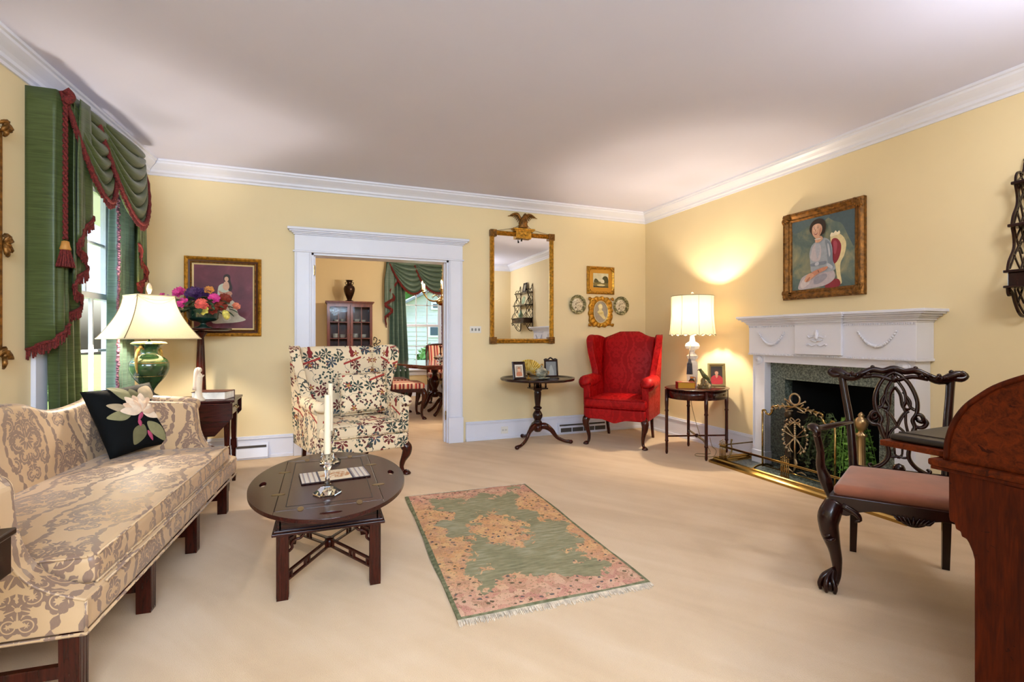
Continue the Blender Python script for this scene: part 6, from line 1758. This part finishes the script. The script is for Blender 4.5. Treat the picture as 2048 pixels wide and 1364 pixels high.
# andirons
PEW = plain('andiron_bronze', '#7A6A58', .35, .9, var=.3)
def andiron(lab, loc, m, ball=False):
    t = thing('andiron', lab, 'andiron', loc, -pi / 2, 'pair of andirons in the fireplace')
    MB().box(-.05, .05, -.05, .05, .03, .055).box(-.042, .042, -.042, .042, .055, .12).box(-.05, .05, -.05, .05, .12, .135).build('base', m, t, bevel=.003)
    MB().lathe([(.036, .135), (.038, .145), (.030, .155), (.028, .40), (.027, .42), (.038, .43), (.04, .445), (.02, .455), (.018, .47)], n=40, flute=10, fd=.12).build('column', m, t)
    MB().lathe([(.018, .47), (.034, .485), (.044, .515), (.046, .535), (.036, .56), (.016, .572), (.024, .582), (.012, .60), (0, .61)] if ball else [(.018, .47), (.034, .485), (.036, .51), (.026, .53), (.012, .54), (.022, .555), (.015, .575), (.010, .60), (.014, .612), (.006, .63), (0, .645)], n=20).build('finial', m, t)
    for s in (-1, 1): MB().tube([(s * .03, -.02, .04), (s * .06, -.03, .03), (s * .07, -.03, .018)], [.012, .010, .012], 6, sub=2).build('foot', m, t)
    MB().bar((0, .05, .08), (0, .30, .08), .02, .02).build('log_bar', BLACKM, t)
andiron('dark bronze andiron at the left side of the firebox, behind the screen', (3.70, 3.03, .0), PEW)
andiron('brass andiron with a round finial, at the right behind the armchair splat', (3.70, 2.43, .0), plain('andiron_brass', '#B59A72', .3, .95, var=.15), True)
# ivy plants
def ivy(lab, loc, n, seed, cm, R):
    rnd = random.Random(seed); t = thing('ivy_plant', lab, 'plant', loc)
    MB().lathe([(.05, 0), (.065, .10), (.07, .105), (.06, .105), (0, .095)], n=16).build('pot', BLACKM, t)
    st_ = MB(); lf_ = MB()
    for k in range(n):
        a = rnd.uniform(0, 2 * pi); L_ = rnd.uniform(.5, 1) * R; h_ = rnd.uniform(.08, .42)
        P = [Vector((0, 0, .10)), Vector((L_ * .4 * cos(a), L_ * .4 * sin(a), .10 + h_)), Vector((L_ * .8 * cos(a), L_ * .8 * sin(a), .08 + h_ * .75)), Vector((L_ * cos(a), L_ * sin(a), .06 + h_ * .2))]
        st_.tube([tuple(p) for p in P], .0018, 4, sub=3)
        for q in range(14):
            f = q / 13 * 3; i = min(2, int(f)); p = P[i].lerp(P[i + 1], f - i) + Vector((rnd.gauss(0, .012), rnd.gauss(0, .012), rnd.gauss(0, .012)))
            d = Vector((rnd.gauss(0, 1) - .6, rnd.gauss(0, 1), rnd.gauss(-.3, .6))).normalized(); s_ = d.cross(Vector((rnd.gauss(0, .5), rnd.gauss(0, .5), 1))).normalized(); k_ = rnd.uniform(.011, .021)
            lf_.add([tuple(p), tuple(p + s_ * k_ + d * k_ * .3), tuple(p + s_ * k_ * .5 + d * k_), tuple(p + d * k_ * 1.9), tuple(p - s_ * k_ * .5 + d * k_), tuple(p - s_ * k_ + d * k_ * .3)], [(0, 1, 2, 3, 4, 5)])
    st_.build('stem', cm, t); lf_.build('leaves', cm, t)
IVY = plain('ivy_leaf', '#7FB24E', .45, var=.45, vs=25)
ivy('bright green ivy plant on the right side of the firebox', (3.80, 2.60, .019), 60, 3, IVY, .20)
ivy('duller green ivy plant behind the fire screen, centre of the firebox', (3.84, 2.84, .019), 40, 8, plain('ivy_dull', '#6A7F50', .5, var=.4, vs=25), .19)

# ================================================================== CHIPPENDALE ARMCHAIR
CR = DMAH
t = thing('carved_armchair', 'carved dark mahogany armchair with a pierced splat and rose-brown seat beside the rolltop desk', 'chair', (2.563, 1.484, 0), radians(-54))
def BK(x, z, o=0):
    if z > .6: x = x * (1 - .10 * (z - .6) / .4) - .012 * (z - .6) / .4
    return (x, .235 + .105 * max(0, (z - .42) / .56) ** 1.2 + o - .02 * (1 - (x / .3) ** 2), z)
# seat
mb = MB(); sp_ = [(-.295, -.265), (.295, -.265), (.205, .235), (-.205, .235)]
mb.taper((0, 0, 0), (.1, .1), (0, 0, .01)) if False else None
def seatwarp(o):
    k = .5 - o.y / .5 * .5; return Vector((o.x * (.72 + .28 * max(0, min(1, (.25 - o.y) / .5))), o.y, o.z))
mb.rbox((0, -.02, .455), (.57, .47, .055), .025, 8, crown=.018, fn=seatwarp); mb.build('seat', plain('rose_suede', '#96583E', .75, var=.22, vs=7, sheen=.4), t, label='rose-brown upholstered slip seat')
mb = MB()
# rails with shaped front apron
q = [(-.30, .44), (-.30, .365), (-.235, .355), (-.20, .375), (-.12, .395), (-.06, .385), (-.035, .362), (0, .352), (.035, .362), (.06, .385), (.12, .395), (.20, .375), (.235, .355), (.30, .365), (.30, .44)]
mb.ext(spline(q[1:-1], 4, False) + [(.30, .44), (-.30, .44)], -.285, -.255, 'xz')
for s in (-1, 1): mb.bar((s * .285, -.26, .40), (s * .198, .225, .40), .028, .08)
mb.bar((-.20, .228, .40), (.20, .228, .40), .028, .08)
mb.build('seat_rail', CR, t, bevel=.003)
mb = MB(); y_ = -.288
for s in (-1, 1):
    for k in range(4): mb.tube([(s * (.005 + .010 * k), y_, .362 + .004 * k), (s * (.012 + .013 * k), y_ - .006, .378), (s * (.022 + .016 * k), y_, .396)], [.004, .006, .002], 6, sub=2)
mb.tube([(0, y_, .357), (0, y_ - .008, .378), (0, y_, .40)], [.004, .007, .002], 6, sub=2); mb.build('shell_carving', CR, t)
for s in (-1, 1):
    l = MB(); cabriole(l, s * .275, -.255, .40, dx=s * .7, dy=-.7, foot='claw', k=1.15)
    for k in range(7):
        a = k * .5 - 1; l.tube([(s * (.285 + .012 * cos(a)), -.30 - .004 * k % .01, .36 - .018 * k), (s * (.305 + .010 * sin(a * 2)), -.312 + .012 * cos(a), .35 - .018 * k), (s * (.30 + .02 * sin(a)), -.295, .335 - .016 * k)], [.008, .010, .005], 6, sub=2)
    l.tube([(s * .25, -.285, .40), (s * .20, -.288, .375), (s * .185, -.29, .35), (s * .205, -.292, .34)], [.014, .012, .009, .006], 8, sub=3)
    l.build('leg', CR, t)
    l = MB(); l.tube([(s * .187, .235, .44), (s * .187, .24, .25), (s * .190, .285, 0)], [.026, .024, .021], 4, sub=3); l.build('leg', CR, t)
    p = MB(); P = [(s * .187, .42), (s * .192, .55), (s * .205, .70), (s * .232, .85), (s * .252, .955)]
    p.tube([BK(x, z, .012) for x, z in P], [.023, .021, .019, .018, .019], 8, sub=4); p.build('back_post', CR, t)
    a = MB()
    a.tube([BK(s * .205, .70, .0), (s * .26, .12, .705), (s * .33, .0, .70), (s * .365, -.09, .71), (s * .36, -.155, .725), (s * .345, -.18, .70), (s * .352, -.155, .685)], [.016, .018, .021, .026, .026, .018, .012], 10, sub=5, sy=.7)
    a.build('armrest', CR, t)
    a = MB(); a.tube([(s * .29, -.06, .37), (s * .315, -.05, .45), (s * .335, -.055, .52), (s * .335, -.10, .60), (s * .352, -.12, .69)], [.018, .028, .021, .017, .017], 10, sub=5); a.build('arm_support', CR, t)
# crest rail
mb = MB(); cr_ = [(-.305, .955), (-.285, .975), (-.255, .962), (-.20, .945), (-.15, .965), (-.10, .990), (-.05, .985), (0, .998), (.05, .985), (.10, .990), (.15, .965), (.20, .945), (.255, .962), (.285, .975), (.305, .955)]
mb.tube([BK(x, z - .005) for x, z in cr_], [q * 1.25 for q in (.012, .02, .022, .017, .015, .014, .013, .015, .013, .014, .015, .017, .022, .02, .012)], 10, sub=4, sy=1.05, sx=.8)
mb.tube([BK(x, z, -.01) for x, z in ((-.15, .945), (-.08, .955), (0, .935), (.08, .955), (.15, .945))], .011, 8, sub=4)
for s in (-1, 1):
    mb.tube([BK(s * x, z, -.008) for x, z in ((.255, .955), (.29, .95), (.315, .965), (.30, .985), (.28, .972))], [.012, .015, .012, .009, .006], 8, sub=3)
    for x in (.12, .155, .19, .225): mb.tube([BK(s * (x - .012), .955 - .008 * (x > .18), -.016), BK(s * x, .966 - .008 * (x > .18), -.024), BK(s * (x + .014), .95, -.016)], [.005, .010, .004], 6, sub=2)
    for x, z in ((.10, 1.0), (.20, .965), (.255, .985)): mb.sph(BK(s * x, z, -.006), .011, n=6)
mb.build('crest_rail', CR, t)
# splat
mb = MB(); T_ = lambda P, r, n=8: mb.tube([BK(x * .74, z, -.004) for x, z in P], [q * 1.3 for q in r] if isinstance(r, list) else r * 1.3, n, sub=5, sy=.55)
for s in (-1, 1):
    T_([(0, .975), (s * .05, .955), (s * .095, .91), (s * .125, .84), (s * .118, .775), (s * .09, .735), (s * .10, .70), (s * .085, .655), (s * .065, .61), (s * .055, .55), (s * .09, .505), (s * .15, .475)], .0135)
    T_([(s * .02, .975), (s * -.02, .93), (s * -.055, .88), (s * -.06, .83), (s * -.045, .80), (s * -.055, .775)], .010)
    T_([(s * .058, .86), (s * .085, .80), (s * .12, .785)], .009); T_([(s * .045, .875), (s * .085, .83), (s * .075, .79), (s * .04, .80), (s * .03, .86), (0, .90)], .008)
    T_([(s * .105, .765), (s * .135, .765), (s * .15, .75), (s * .145, .73), (s * .12, .735), (s * .115, .75)], [.012, .014, .014, .012, .01, .006])
    T_([(s * .115, .70), (s * .145, .705), (s * .165, .725), (s * .155, .745), (s * .14, .735)], [.012, .014, .013, .01, .006]); T_([(s * .075, .64), (s * .09, .69), (s * .12, .705)], .012)
    T_([(0, .70), (s * .02, .735), (s * .045, .765), (s * .07, .78)], .009); T_([(0, .70), (s * .03, .68), (s * .055, .64), (s * .06, .60)], .009); T_([(s * .055, .775), (s * .05, .72), (s * .06, .66), (s * .062, .60)], .009)
    T_([(s * .0, .62), (s * .03, .635), (s * .065, .625)], .010); T_([(s * .02, .56), (s * .02, .60), (0, .625)], .007); T_([(0, .54), (s * .02, .56)], .007)
    T_([(s * .055, .55), (s * .03, .545), (0, .55)], .009); T_([(s * .15, .475), (s * .165, .49), (s * .15, .50)], [.013, .011, .008])
mb.sph(BK(0, .94, -.01), .020, n=8); mb.sph(BK(0, .49, -.01), .028, sz=1.0, n=6)
mb.tube([BK(-.19, .462), BK(.19, .462)], .019, 8, sy=1.1); mb.build('splat', CR, t)

# ================================================================== ROLLTOP DESK
t = thing('rolltop_desk', 'reddish-brown wooden rolltop desk at the right edge', 'desk', (1.83, .36, 0))
DW = 1.30   # local x 0..DW, y 0 (back) .. .62 (front)
arc = [(.580, .775), (.577, .83), (.565, .88), (.548, .92), (.525, .955), (.495, .985), (.46, 1.015), (.41, 1.043), (.35, 1.068), (.28, 1.087), (.20, 1.098), (.10, 1.10), (0, 1.10)]
arc = spline(arc, 3, False)
side = [(0, .775)] + arc[::1]
for k, x in enumerate((0, DW - .03)):
    mb = MB(); mb.ext([(0, .765)] + [(y, z) for y, z in arc][::-1] if False else [(y, z) for y, z in arc] + [(0, .775)], x, x + .03, 'yz'); so = mb.build('gallery_side', CHERRY, t, bevel=.002, seg=1)
    e = MB(); xx = x - .005 if k == 0 else x + .035
    e.tube([(xx + (.004 if k == 0 else -.004), y, z) for y, z in arc], .0085, 6); e.build('side_bead', CHERRYV, so)
mb = MB(); n = len(arc)
for i in range(0, 60):
    a = i / 60 * (n - 1); j = min(n - 2, int(a)); q = a - j; y = arc[j][0] * (1 - q) + arc[j + 1][0] * q - .006; z = arc[j][1] * (1 - q) + arc[j + 1][1] * q - .006
    if y < .22: break
    mb.tube([(.03, y, z), (DW - .03, y, z)], .0085, 6)
mb.build('roll_shutter', CHERRYV, t); MB().box(-.01, DW + .01, -.01, .24, 1.10, 1.122).build('top', CHERRY, t, bevel=.004)
MB().box(-.022, DW + .022, -.0, .622, .752, .775).build('desktop', CHERRY, t, bevel=.007)
mb = MB(); mb.box(-.012, DW + .012, 0, .618, .740, .752); mb.build('moulding', CHERRYV, t, bevel=.003)
# side panel with scalloped bracket, seen from the left
sc = [(.575, .74), (.575, .60), (.572, .585), (.560, .583), (.557, .566), (.545, .562), (.542, .548), (.530, .545), (.524, .535), (.515, .512), (.510, .49)]
for k, x in enumerate((0, DW - .035)):
    mb = MB(); mb.ext(sc + [(.510, .12), (.52, .075), (.545, .05), (.548, 0), (.38, 0), (.38, .04), (.10, .04), (.10, 0), (0, 0), (0, .74)], x, x + .035, 'yz'); mb.build('side_panel', CHERRYV, t, bevel=.002, seg=1)
mb = MB().box(-.004, 0, .385, .44, .05, .735).build('side_stile', CHERRYV, t)
for x0, x1 in ((.035, .40), (DW - .40, DW - .035)):
    MB().box(x0, x1, .02, .49, .06, .74).build('pedestal', CHERRYV, t)
    for z0, z1 in ((.08, .30), (.31, .52), (.53, .73)):
        d = MB().box(x0 + .01, x1 - .01, .49, .506, z0, z1).build('drawer', CHERRY, t, bevel=.003)
        MB().tube([((x0 + x1) / 2 - .05, .507, (z0 + z1) / 2), ((x0 + x1) / 2 - .04, .525, (z0 + z1) / 2 - .01), ((x0 + x1) / 2 + .04, .525, (z0 + z1) / 2 - .01), ((x0 + x1) / 2 + .05, .507, (z0 + z1) / 2)], .004, 6, sub=2).build('handle', OBRASS, d)
MB().box(.40, DW - .40, .02, .04, .3, .74).build('back_panel', CHERRYV, t)
MB().box(.018, DW - .05, .20, .79, .777, .797).build('writing_slide', CHERRY, t, bevel=.003)
t = thing('leather_portfolio', 'dark leather portfolio lying closed on the pulled-out writing slide', 'portfolio', (2.08, 1.01, .798), radians(3))
mb = MB(); mb.rbox((0, 0, .012), (.42, .26, .022), .009, 6); mb.build('cover', plain('dark_leather', '#1E1610', .35, var=.3, vs=20, bmp=.2), t)
MB().box(-.20, .205, -.12, .12, .001, .008).build('papers', col('#CFC8B8'), t)
mb = MB(); mb.tube([(-.15, -.131, .0125), (-.15, -.128, .024), (-.15, .128, .024), (-.15, .131, .0125)], .003, 6); mb.build('strap', plain('dark_leather2', '#2A1E14', .3), t)

# ================================================================== HANGING SHELF (fretwork), right wall
t = thing('fretwork_shelf', 'dark fretwork hanging wall shelf cut off by the right edge', 'shelf', (XR, 1.275, 0), -pi / 2)
SWd = .315      # local x from -SWd (world Y 1.615) to +SWd; depth local -y
def fs_depth(z): return .135 + .075 * max(0, (2.10 - z) / .62)
shelves = ((2.055, .135), (1.805, .17), (1.535, .215))
for z, d in shelves[:2]:
    mb = MB().box(-SWd - .012, SWd + .012, -d - .012, 0, z - .009, z + .009); mb.build('shelf_board', DMAH, t, bevel=.004)
mb = MB().box(-SWd, SWd, -.205, -.003, 1.455, 1.53).box(-SWd - .014, SWd + .014, -.222, 0, 1.53, 1.546).box(-SWd - .014, SWd + .014, -.222, 0, 1.443, 1.457); dr = mb.build('drawer_box', DMAH, t, bevel=.004)
for x in (-.15, .15): MB().sph((x, -.212, 1.49), .009, n=8).build('knob', OBRASS, dr)
for s in (-1, 1):
    mb = MB(); X0 = s * SWd
    def V(d, z): return (X0, -d, z)
    def seg(P, r=.0065): mb.tube([V(d, z) for d, z in P], r, 4, sub=4, sx=.9)
    for (za, zb, da, db) in ((2.046, 1.814, .13, .165), (1.796, 1.546, .165, .21)):
        seg([(da - .01, za), (da - .028, za - .06), (da - .025, (za + zb) / 2), (db - .022, zb + .05), (db - .008, zb)], .0085)
        seg([(.008, za), (.008, zb)], .008)
        for (a, b_) in (((.02, za), (db - .03, zb + .01)), ((da - .03, za), (.02, zb)), ((.06, za), (.012, (za + zb) / 2 + .02)), ((.07, zb), (.012, (za + zb) / 2 - .02)), ((.07, za), (da - .025, (za + zb) / 2 + .02)), ((.06, zb), (da - .02, (za + zb) / 2 - .02)), ((.05, (za + zb) / 2 + .05), (.10, (za + zb) / 2 - .01)), ((.09, (za + zb) / 2 + .05), (.045, (za + zb) / 2 - .02))):
            seg([a, ((a[0] + b_[0]) / 2 + .004, (a[1] + b_[1]) / 2), b_], .0055)
    seg([(.12, 2.064), (.115, 2.10), (.09, 2.125), (.05, 2.12), (.03, 2.15), (.02, 2.19), (.006, 2.17), (.008, 2.064)], .0075); seg([(.11, 2.07), (.06, 2.10), (.02, 2.14)], .0055); seg([(.03, 2.066), (.07, 2.115)], .0055)
    seg([(.205, 1.443), (.200, 1.412), (.185, 1.40), (.178, 1.415), (.19, 1.42)], .007); seg([(.19, 1.44), (.15, 1.41), (.125, 1.36), (.09, 1.31), (.05, 1.285), (.012, 1.30), (.008, 1.44)], .009); seg([(.13, 1.44), (.09, 1.36), (.03, 1.30)], .006); seg([(.05, 1.44), (.11, 1.34)], .006); seg([(.10, 1.44), (.03, 1.36)], .006)
    mb.build('fretwork_side', DMAH, t)
    MB().lathe([(.004, 2.19), (.011, 2.20), (.012, 2.21), (.004, 2.22), (.004, 2.23), (0, 2.235)], (X0, -.012, 0), 8).build('finial', DMAH, t)
for k in range(4): x = -.24 + .16 * k
GP = plain('green_plate_glaze', '#8FA88A', .3, var=.3, vs=20)
ob = thing('display_plate', 'pale green plate standing on the middle tier of the fretwork shelf', 'plate', (XR - .10, 1.38, 1.815), -pi / 2)
mb = MB(); mb.M = Matrix.Translation((0, 0, .085)) @ Matrix.Rotation(radians(78), 4, 'X'); mb.lathe([(0, 0), (.05, .0), (.082, .012), (.084, .016), (.05, .006), (0, .006)], n=28); mb.build('dish', GP, ob)
ob = thing('small_vase', 'green glazed vase on the drawer tier of the fretwork shelf', 'vase', (XR - .11, 1.22, 1.547))
MB().lathe(spline([(.03, 0), (.045, .03), (.05, .07), (.03, .11), (.02, .14), (.028, .16)], 3, False), n=20).build('body', GP, ob)
photo_frame('small dark framed picture on the top tier of the fretwork shelf', (XR - .07, 1.30, 2.066), -pi / 2, .17, .20, DMAH, .02, [('#8A8272', [(-.05, -.06), (.05, -.06), (.05, .06), (-.05, .06)])], '#2A2420', lean=10)

# prints on the rear wall, seen in the mirror
for (x, z, w, h, lab) in ((3.05, 1.53, .30, .34, 'brown-matted small print seen in the mirror, upper left one'), (3.20, 1.17, .30, .32, 'brown-matted small print seen in the mirror, lower one')):
    t = thing('matted_print', lab, 'picture', (x, .35, z), pi)
    frame_ring(MB(), w, h, [(0, 0), (0, .016), (.012, .014), (.012, 0)]).build('frame', MAH, t)
    MB().box(-w / 2 + .01, w / 2 - .01, -.008, -.002, -h / 2 + .01, h / 2 - .01).build('mat_board', plain('brown_mat', '#7A4426', .7), t)
    canvas(t, w * .32, h * .38, col('#E6E0CC'), [('#8C9074', blob([(-.02, -.03), (.02, -.03), (.025, .02), (-.02, .03)]))], y=-.012, name='print')

# ================================================================== DINING ROOM
t = thing('china_cabinet', 'wooden china cabinet with two glazed doors in the dining room', 'cabinet', (.435, 9.36, 0))
mb = MB(); w = .385
mb.box(-w, -w + .03, -.2, .22, 0, 1.77).box(w - .03, w, -.2, .22, 0, 1.77).box(-w + .03, w - .03, .2, .22, .05, 1.77).box(-w + .03, w - .03, -.2, .2, .80, .83).box(-w + .03, w - .03, -.2, .2, 1.73, 1.77).box(-w, w, -.2, .2, 0, .05); mb.build('case', CAB, t)
mb = MB().box(-w - .03, w + .03, -.235, .22, 1.775, 1.80).box(-w - .015, w + .015, -.215, .22, 1.755, 1.775); mb.build('cornice', CAB, t, bevel=.004)
for z in (1.13, 1.42): MB().box(-w + .03, w - .03, -.17, .2, z, z + .012).build('shelf', CAB, t)
for s in (-1, 1):
    x0, x1 = sorted((s * .004, s * (w - .002)))
    mb = MB(); y0, y1 = -.222, -.2
    mb.box(x0, x0 + .045, y0, y1, .83, 1.75).box(x1 - .045, x1, y0, y1, .83, 1.75).box(x0 + .045, x1 - .045, y0, y1, 1.70, 1.75).box(x0 + .045, x1 - .045, y0, y1, .83, .88)
    mb.box((x0 + x1) / 2 - .007, (x0 + x1) / 2 + .007, y0 + .004, y1, .88, 1.70)
    for z in (1.13, 1.42): mb.box(x0 + .045, x1 - .045, y0 + .004, y1, z, z + .014)
    d = mb.build('door', CAB, t); MB().box(x0 + .04, x1 - .04, -.210, -.207, .87, 1.71).build('glass', PANE, d); MB().sph((s * .02, -.228, 1.2), .008, n=8).build('knob', BRASS, d)
    MB().box(x0, x1, -.22, -.2, .06, .79).build('lower_door', CAB, t, bevel=.004)
CHINA = plain('white_china', '#E4E0DA', .2)
g = 'stacked white china in the cabinet'
ps = None; ORD = ['bottom', 'second', 'third', 'fourth', 'top']
for i, (x, z, n) in enumerate(((-.23, 1.434, 2), (-.12, 1.434, 3), (.12, 1.434, 3), (.23, 1.434, 2), (-.25, 1.144, 5), (-.12, 1.144, 4), (.10, 1.144, 5), (.24, 1.144, 4), (-.22, .832, 4), (.2, .832, 5))):
    tier = {1.434: 'upper', 1.144: 'middle', .832: 'lower'}[z]
    for k in range(n):
        lab = '%s white bowl of the %s stack on the %s cabinet shelf' % ('top' if k == n - 1 else ORD[k], (['leftmost', 'centre-left', 'centre-right', 'rightmost'][i % 4] if i < 8 else ['left', 'right'][i - 8]), tier)
        if ps is None:
            mb = MB(); mb.lathe([(0, .004), (.025, .002), (.035, .004), (.052, .020), (.053, .023), (.033, .008), (0, .008)], n=20); ps = mb.build('china_bowl', CHINA); c = ps
        else: c = ps.copy(); C.objects.link(c)
        tag(c, lab, 'dishes', g, (.435 + x, 9.31, z + .0145 * k))
t = thing('bronze_vase', 'dark bronze vase standing on the china cabinet', 'vase', (.43, 9.33, 1.801))
MB().lathe([(.06, 0), (.075, .008), (.07, .02), (.045, .03)], n=20).build('base', DMAH, t)
MB().lathe(spline([(.045, .03), (.04, .04), (.055, .08), (.085, .16), (.098, .23), (.085, .28), (.05, .31), (.042, .345), (.052, .375), (.072, .39), (.05, .385), (.035, .34)], 3, False), n=28).build('body', plain('dark_bronze', '#3A261C', .25, .7, var=.4, vs=12), t)
for s in (-1, 1): MB().tube([(s * .045, 0, .36), (s * .07, 0, .35), (s * .062, 0, .32), (s * .05, 0, .31)], .006, 6, sub=3).build('handle', plain('dark_bronze2', '#3A261C', .25, .7), t)
t = thing('iron_scroll', 'black wrought-iron scroll stand right of the china cabinet', 'stand', (.93, 9.45, 0))
mb = MB(); mb.tube([(0, 0, 0), (0, 0, .75), (-.03, 0, .85), (.03, 0, .95), (-.02, 0, 1.05), (.0, 0, 1.12), (-.05, 0, 1.16), (-.06, 0, 1.10)], .008, 6, sub=5)
for k in range(5): mb.tube([(0, 0, .80 + .06 * k), (.05 * (-1) ** k, 0, .82 + .06 * k), (.055 * (-1) ** k, 0, .86 + .06 * k), (.03 * (-1) ** k, 0, .86 + .06 * k)], [.007, .008, .007, .012], 6, sub=3)
for k in range(3): a = k * 2.1; mb.tube([(0, 0, .12), (.08 * cos(a), .08 * sin(a), .10), (.13 * cos(a), .13 * sin(a), 0)], .008, 6, sub=3)
mb.build('frame', BLACKM, t)

t = thing('dining_table', 'polished mahogany pedestal dining table seen through the doorway', 'table', (1.93, 7.65, 0))
DT = wood('dining_mahogany', '#3A0F0C', '#7A2A1E', .08, (1.4, 14, 14), coat=1)
P = [(-.93, -.18), (-.62, -.84), (.62, -.84), (.93, -.18), (.93, .18), (.62, .84), (-.62, .84), (-.93, .18)]
MB().ext(P, .735, .762, 'xy').build('tabletop', DT, t, bevel=.008)
MB().ext([(x * .82, y * .82) for x, y in P], .69, .735, 'xy').build('apron', DT, t)
for y in (-.42, .42):
    MB().lathe(spline([(.05, .16), (.07, .2), (.06, .26), (.04, .3), (.075, .38), (.08, .44), (.05, .5), (.04, .55), (.06, .6), (.06, .69)], 3, False), (-.2, y, 0), 20).build('pedestal', MAH, t)
    for k in range(4):
        a = k * pi / 2 + pi / 4; MB().tube([(-.2, y, .22), (-.2 + .12 * cos(a), y + .12 * sin(a), .21), (-.2 + .24 * cos(a), y + .24 * sin(a), .08), (-.2 + .33 * cos(a), y + .33 * sin(a), .025)], [.035, .03, .022, .025], 8, sub=4).build('leg', MAH, t)

def dining_chair(loc, rz, lab):
    r = thing('dining_chair', lab, 'chair', loc, rz, 'dining chairs with striped seats')
    mb = MB(); mb.rbox((0, -.01, .47), (.50, .48, .09), .035, 6, crown=.015, fn=lambda o: Vector((o.x * (.82 + .18 * max(0, min(1, (.25 - o.y) / .5))), o.y, o.z))); mb.build('seat', STRIPE, r)
    mb = MB(); mb.box(-.24, .24, -.235, -.21, .39, .43)
    for s in (-1, 1): mb.bar((s * .225, -.22, .41), (s * .19, .22, .41), .022, .05)
    mb.bar((-.19, .22, .41), (.19, .22, .41), .022, .05); mb.build('seat_rail', MAH, r)
    for s in (-1, 1):
        l = MB(); cabriole(l, s * .22, -.215, .42, dx=s * .6, dy=-.8, k=1.1); l.build('leg', MAH, r)
        l = MB(); l.tube([(s * .19, .22, .43), (s * .19, .23, .2), (s * .195, .28, 0)], [.022, .02, .018], 4, sub=2); l.build('leg', MAH, r)
        l = MB(); l.tube([(s * .19, .22, .42), (s * .195, .215, .55), (s * .205, .25, .72), (s * .20, .30, .88), (s * .19, .31, 1.0)], [.022, .023, .021, .020, .024], 8, sub=4); l.build('back_post', MAH, r)
    mb = MB(); mb.tube([(-.2, .31, .99), (-.1, .315, 1.015), (0, .315, 1.02), (.1, .315, 1.015), (.2, .31, .99)], .022, 8, sub=3); mb.build('crest_rail', MAH, r)
    mb = MB(); n = 10
    mb.grid(lambda u, v: ((u * 2 - 1) * .178, .205 + .10 * v ** 1.2 - .02 * sin(pi * v) - .018 * sin(pi * u), .50 + .50 * v), 8, 10); mb.build('back_panel', STRIPE, r, solid=.03); return r
c0 = dining_chair((1.08, 7.10, 0), pi / 2, 'striped dining chair in front at the left, turned sideways to the doorway')
dup(c0, (.98, 7.80, 0), pi / 2 + .05, 'striped dining chair half hidden behind the front left one')
dup(c0, (1.98, 8.72, 0), 0, 'striped dining chair at the far end of the table before the window')
dup(c0, (1.80, 6.58, 0), pi - .25, 'striped dining chair cut off by the right door jamb')
t = thing('glass_compote', 'faceted clear glass compote on the dining table', 'bowl', (1.63, 7.30, .763))
MB().lathe([(.045, 0), (.045, .006), (.01, .012), (.01, .03), (.03, .04), (.075, .07), (.085, .09), (.06, .075), (0, .05)], n=12, smooth=False).lathe([(.08, .092), (.05, .115), (.012, .125), (.014, .14), (0, .15)], n=12, smooth=False).build('bowl', CRYSTAL, t)
for (x, y, lab) in ((1.80, 7.95, 'tall candle holder on the dining table left of its twin'), (1.95, 8.0, 'tall candle holder on the dining table nearer the right edge')):
    t = thing('candle_holder', lab, 'candlestick', (x, y, .763), 0, 'candle holders on the dining table')
    MB().lathe([(.05, 0), (.05, .01), (.015, .02), (.012, .10), (.025, .12), (.012, .14), (.014, .22), (.03, .24), (.03, .25), (0, .24)], n=16).build('stem', MAH, t)

t = thing('chandelier', 'brass chandelier with lit candle bulbs hanging in the dining room', 'chandelier', (1.66, 7.2, 0))
mb = MB(); mb.lathe([(0, 1.63), (.05, 1.635), (.085, 1.66), (.10, 1.69), (.10, 1.70), (.06, 1.71), (.03, 1.74), (.02, 1.80), (.035, 1.85), (.03, 1.90), (.015, 1.94), (.03, 1.99), (.02, 2.05), (.008, 2.1), (.006, 2.12)], n=20, flute=10, fd=.08); mb.build('body', BRASS, t)
mb = MB(); z = 2.10; k = 0
while z < H - .03:
    rr = [( .011 * cos(i * pi / 5), 0, z + .018 + .018 * sin(i * pi / 5)) for i in range(10)]
    if k % 2: rr = [(0, p[0], p[2]) for p in rr]
    mb.tube(rr, .003, 5, closed=True); z += .028; k += 1
mb.build('chain', BRASS, t); MB().lathe([(.0, H - .04), (.05, H - .03), (.06, H - .005), (.06, H - .001)], n=20).build('ceiling_rose', BRASS, t)
for k in range(6):
    a = k * pi / 3 + .25; d = Vector((cos(a), sin(a), 0)); mb = MB()
    mb.tube([tuple(d * r_ + Vector((0, 0, z))) for r_, z in ((.03, 1.76), (.12, 1.70), (.24, 1.72), (.31, 1.80), (.33, 1.84))], [.008, .008, .007, .007, .008], 8, sub=4)
    mb.tube([tuple(d * r_ + Vector((0, 0, z))) for r_, z in ((.06, 1.75), (.12, 1.79), (.18, 1.75))], .005, 6, sub=3)
    p = d * .33; mb.lathe([(.008, 1.835), (.035, 1.845), (.038, 1.85), (.012, 1.855)], (p.x, p.y, 0), 14); ao = mb.build('arm', BRASS, t)
    MB().lathe([(.011, 1.855), (.011, 1.93), (0, 1.932)], (p.x, p.y, 0), 10).build('candle_sleeve', WAX, ao)
    MB().lathe([(.006, 1.933), (.011, 1.945), (.008, 1.962), (0, 1.98)], (p.x, p.y, 0), 10).build('bulb', FLAME, ao)
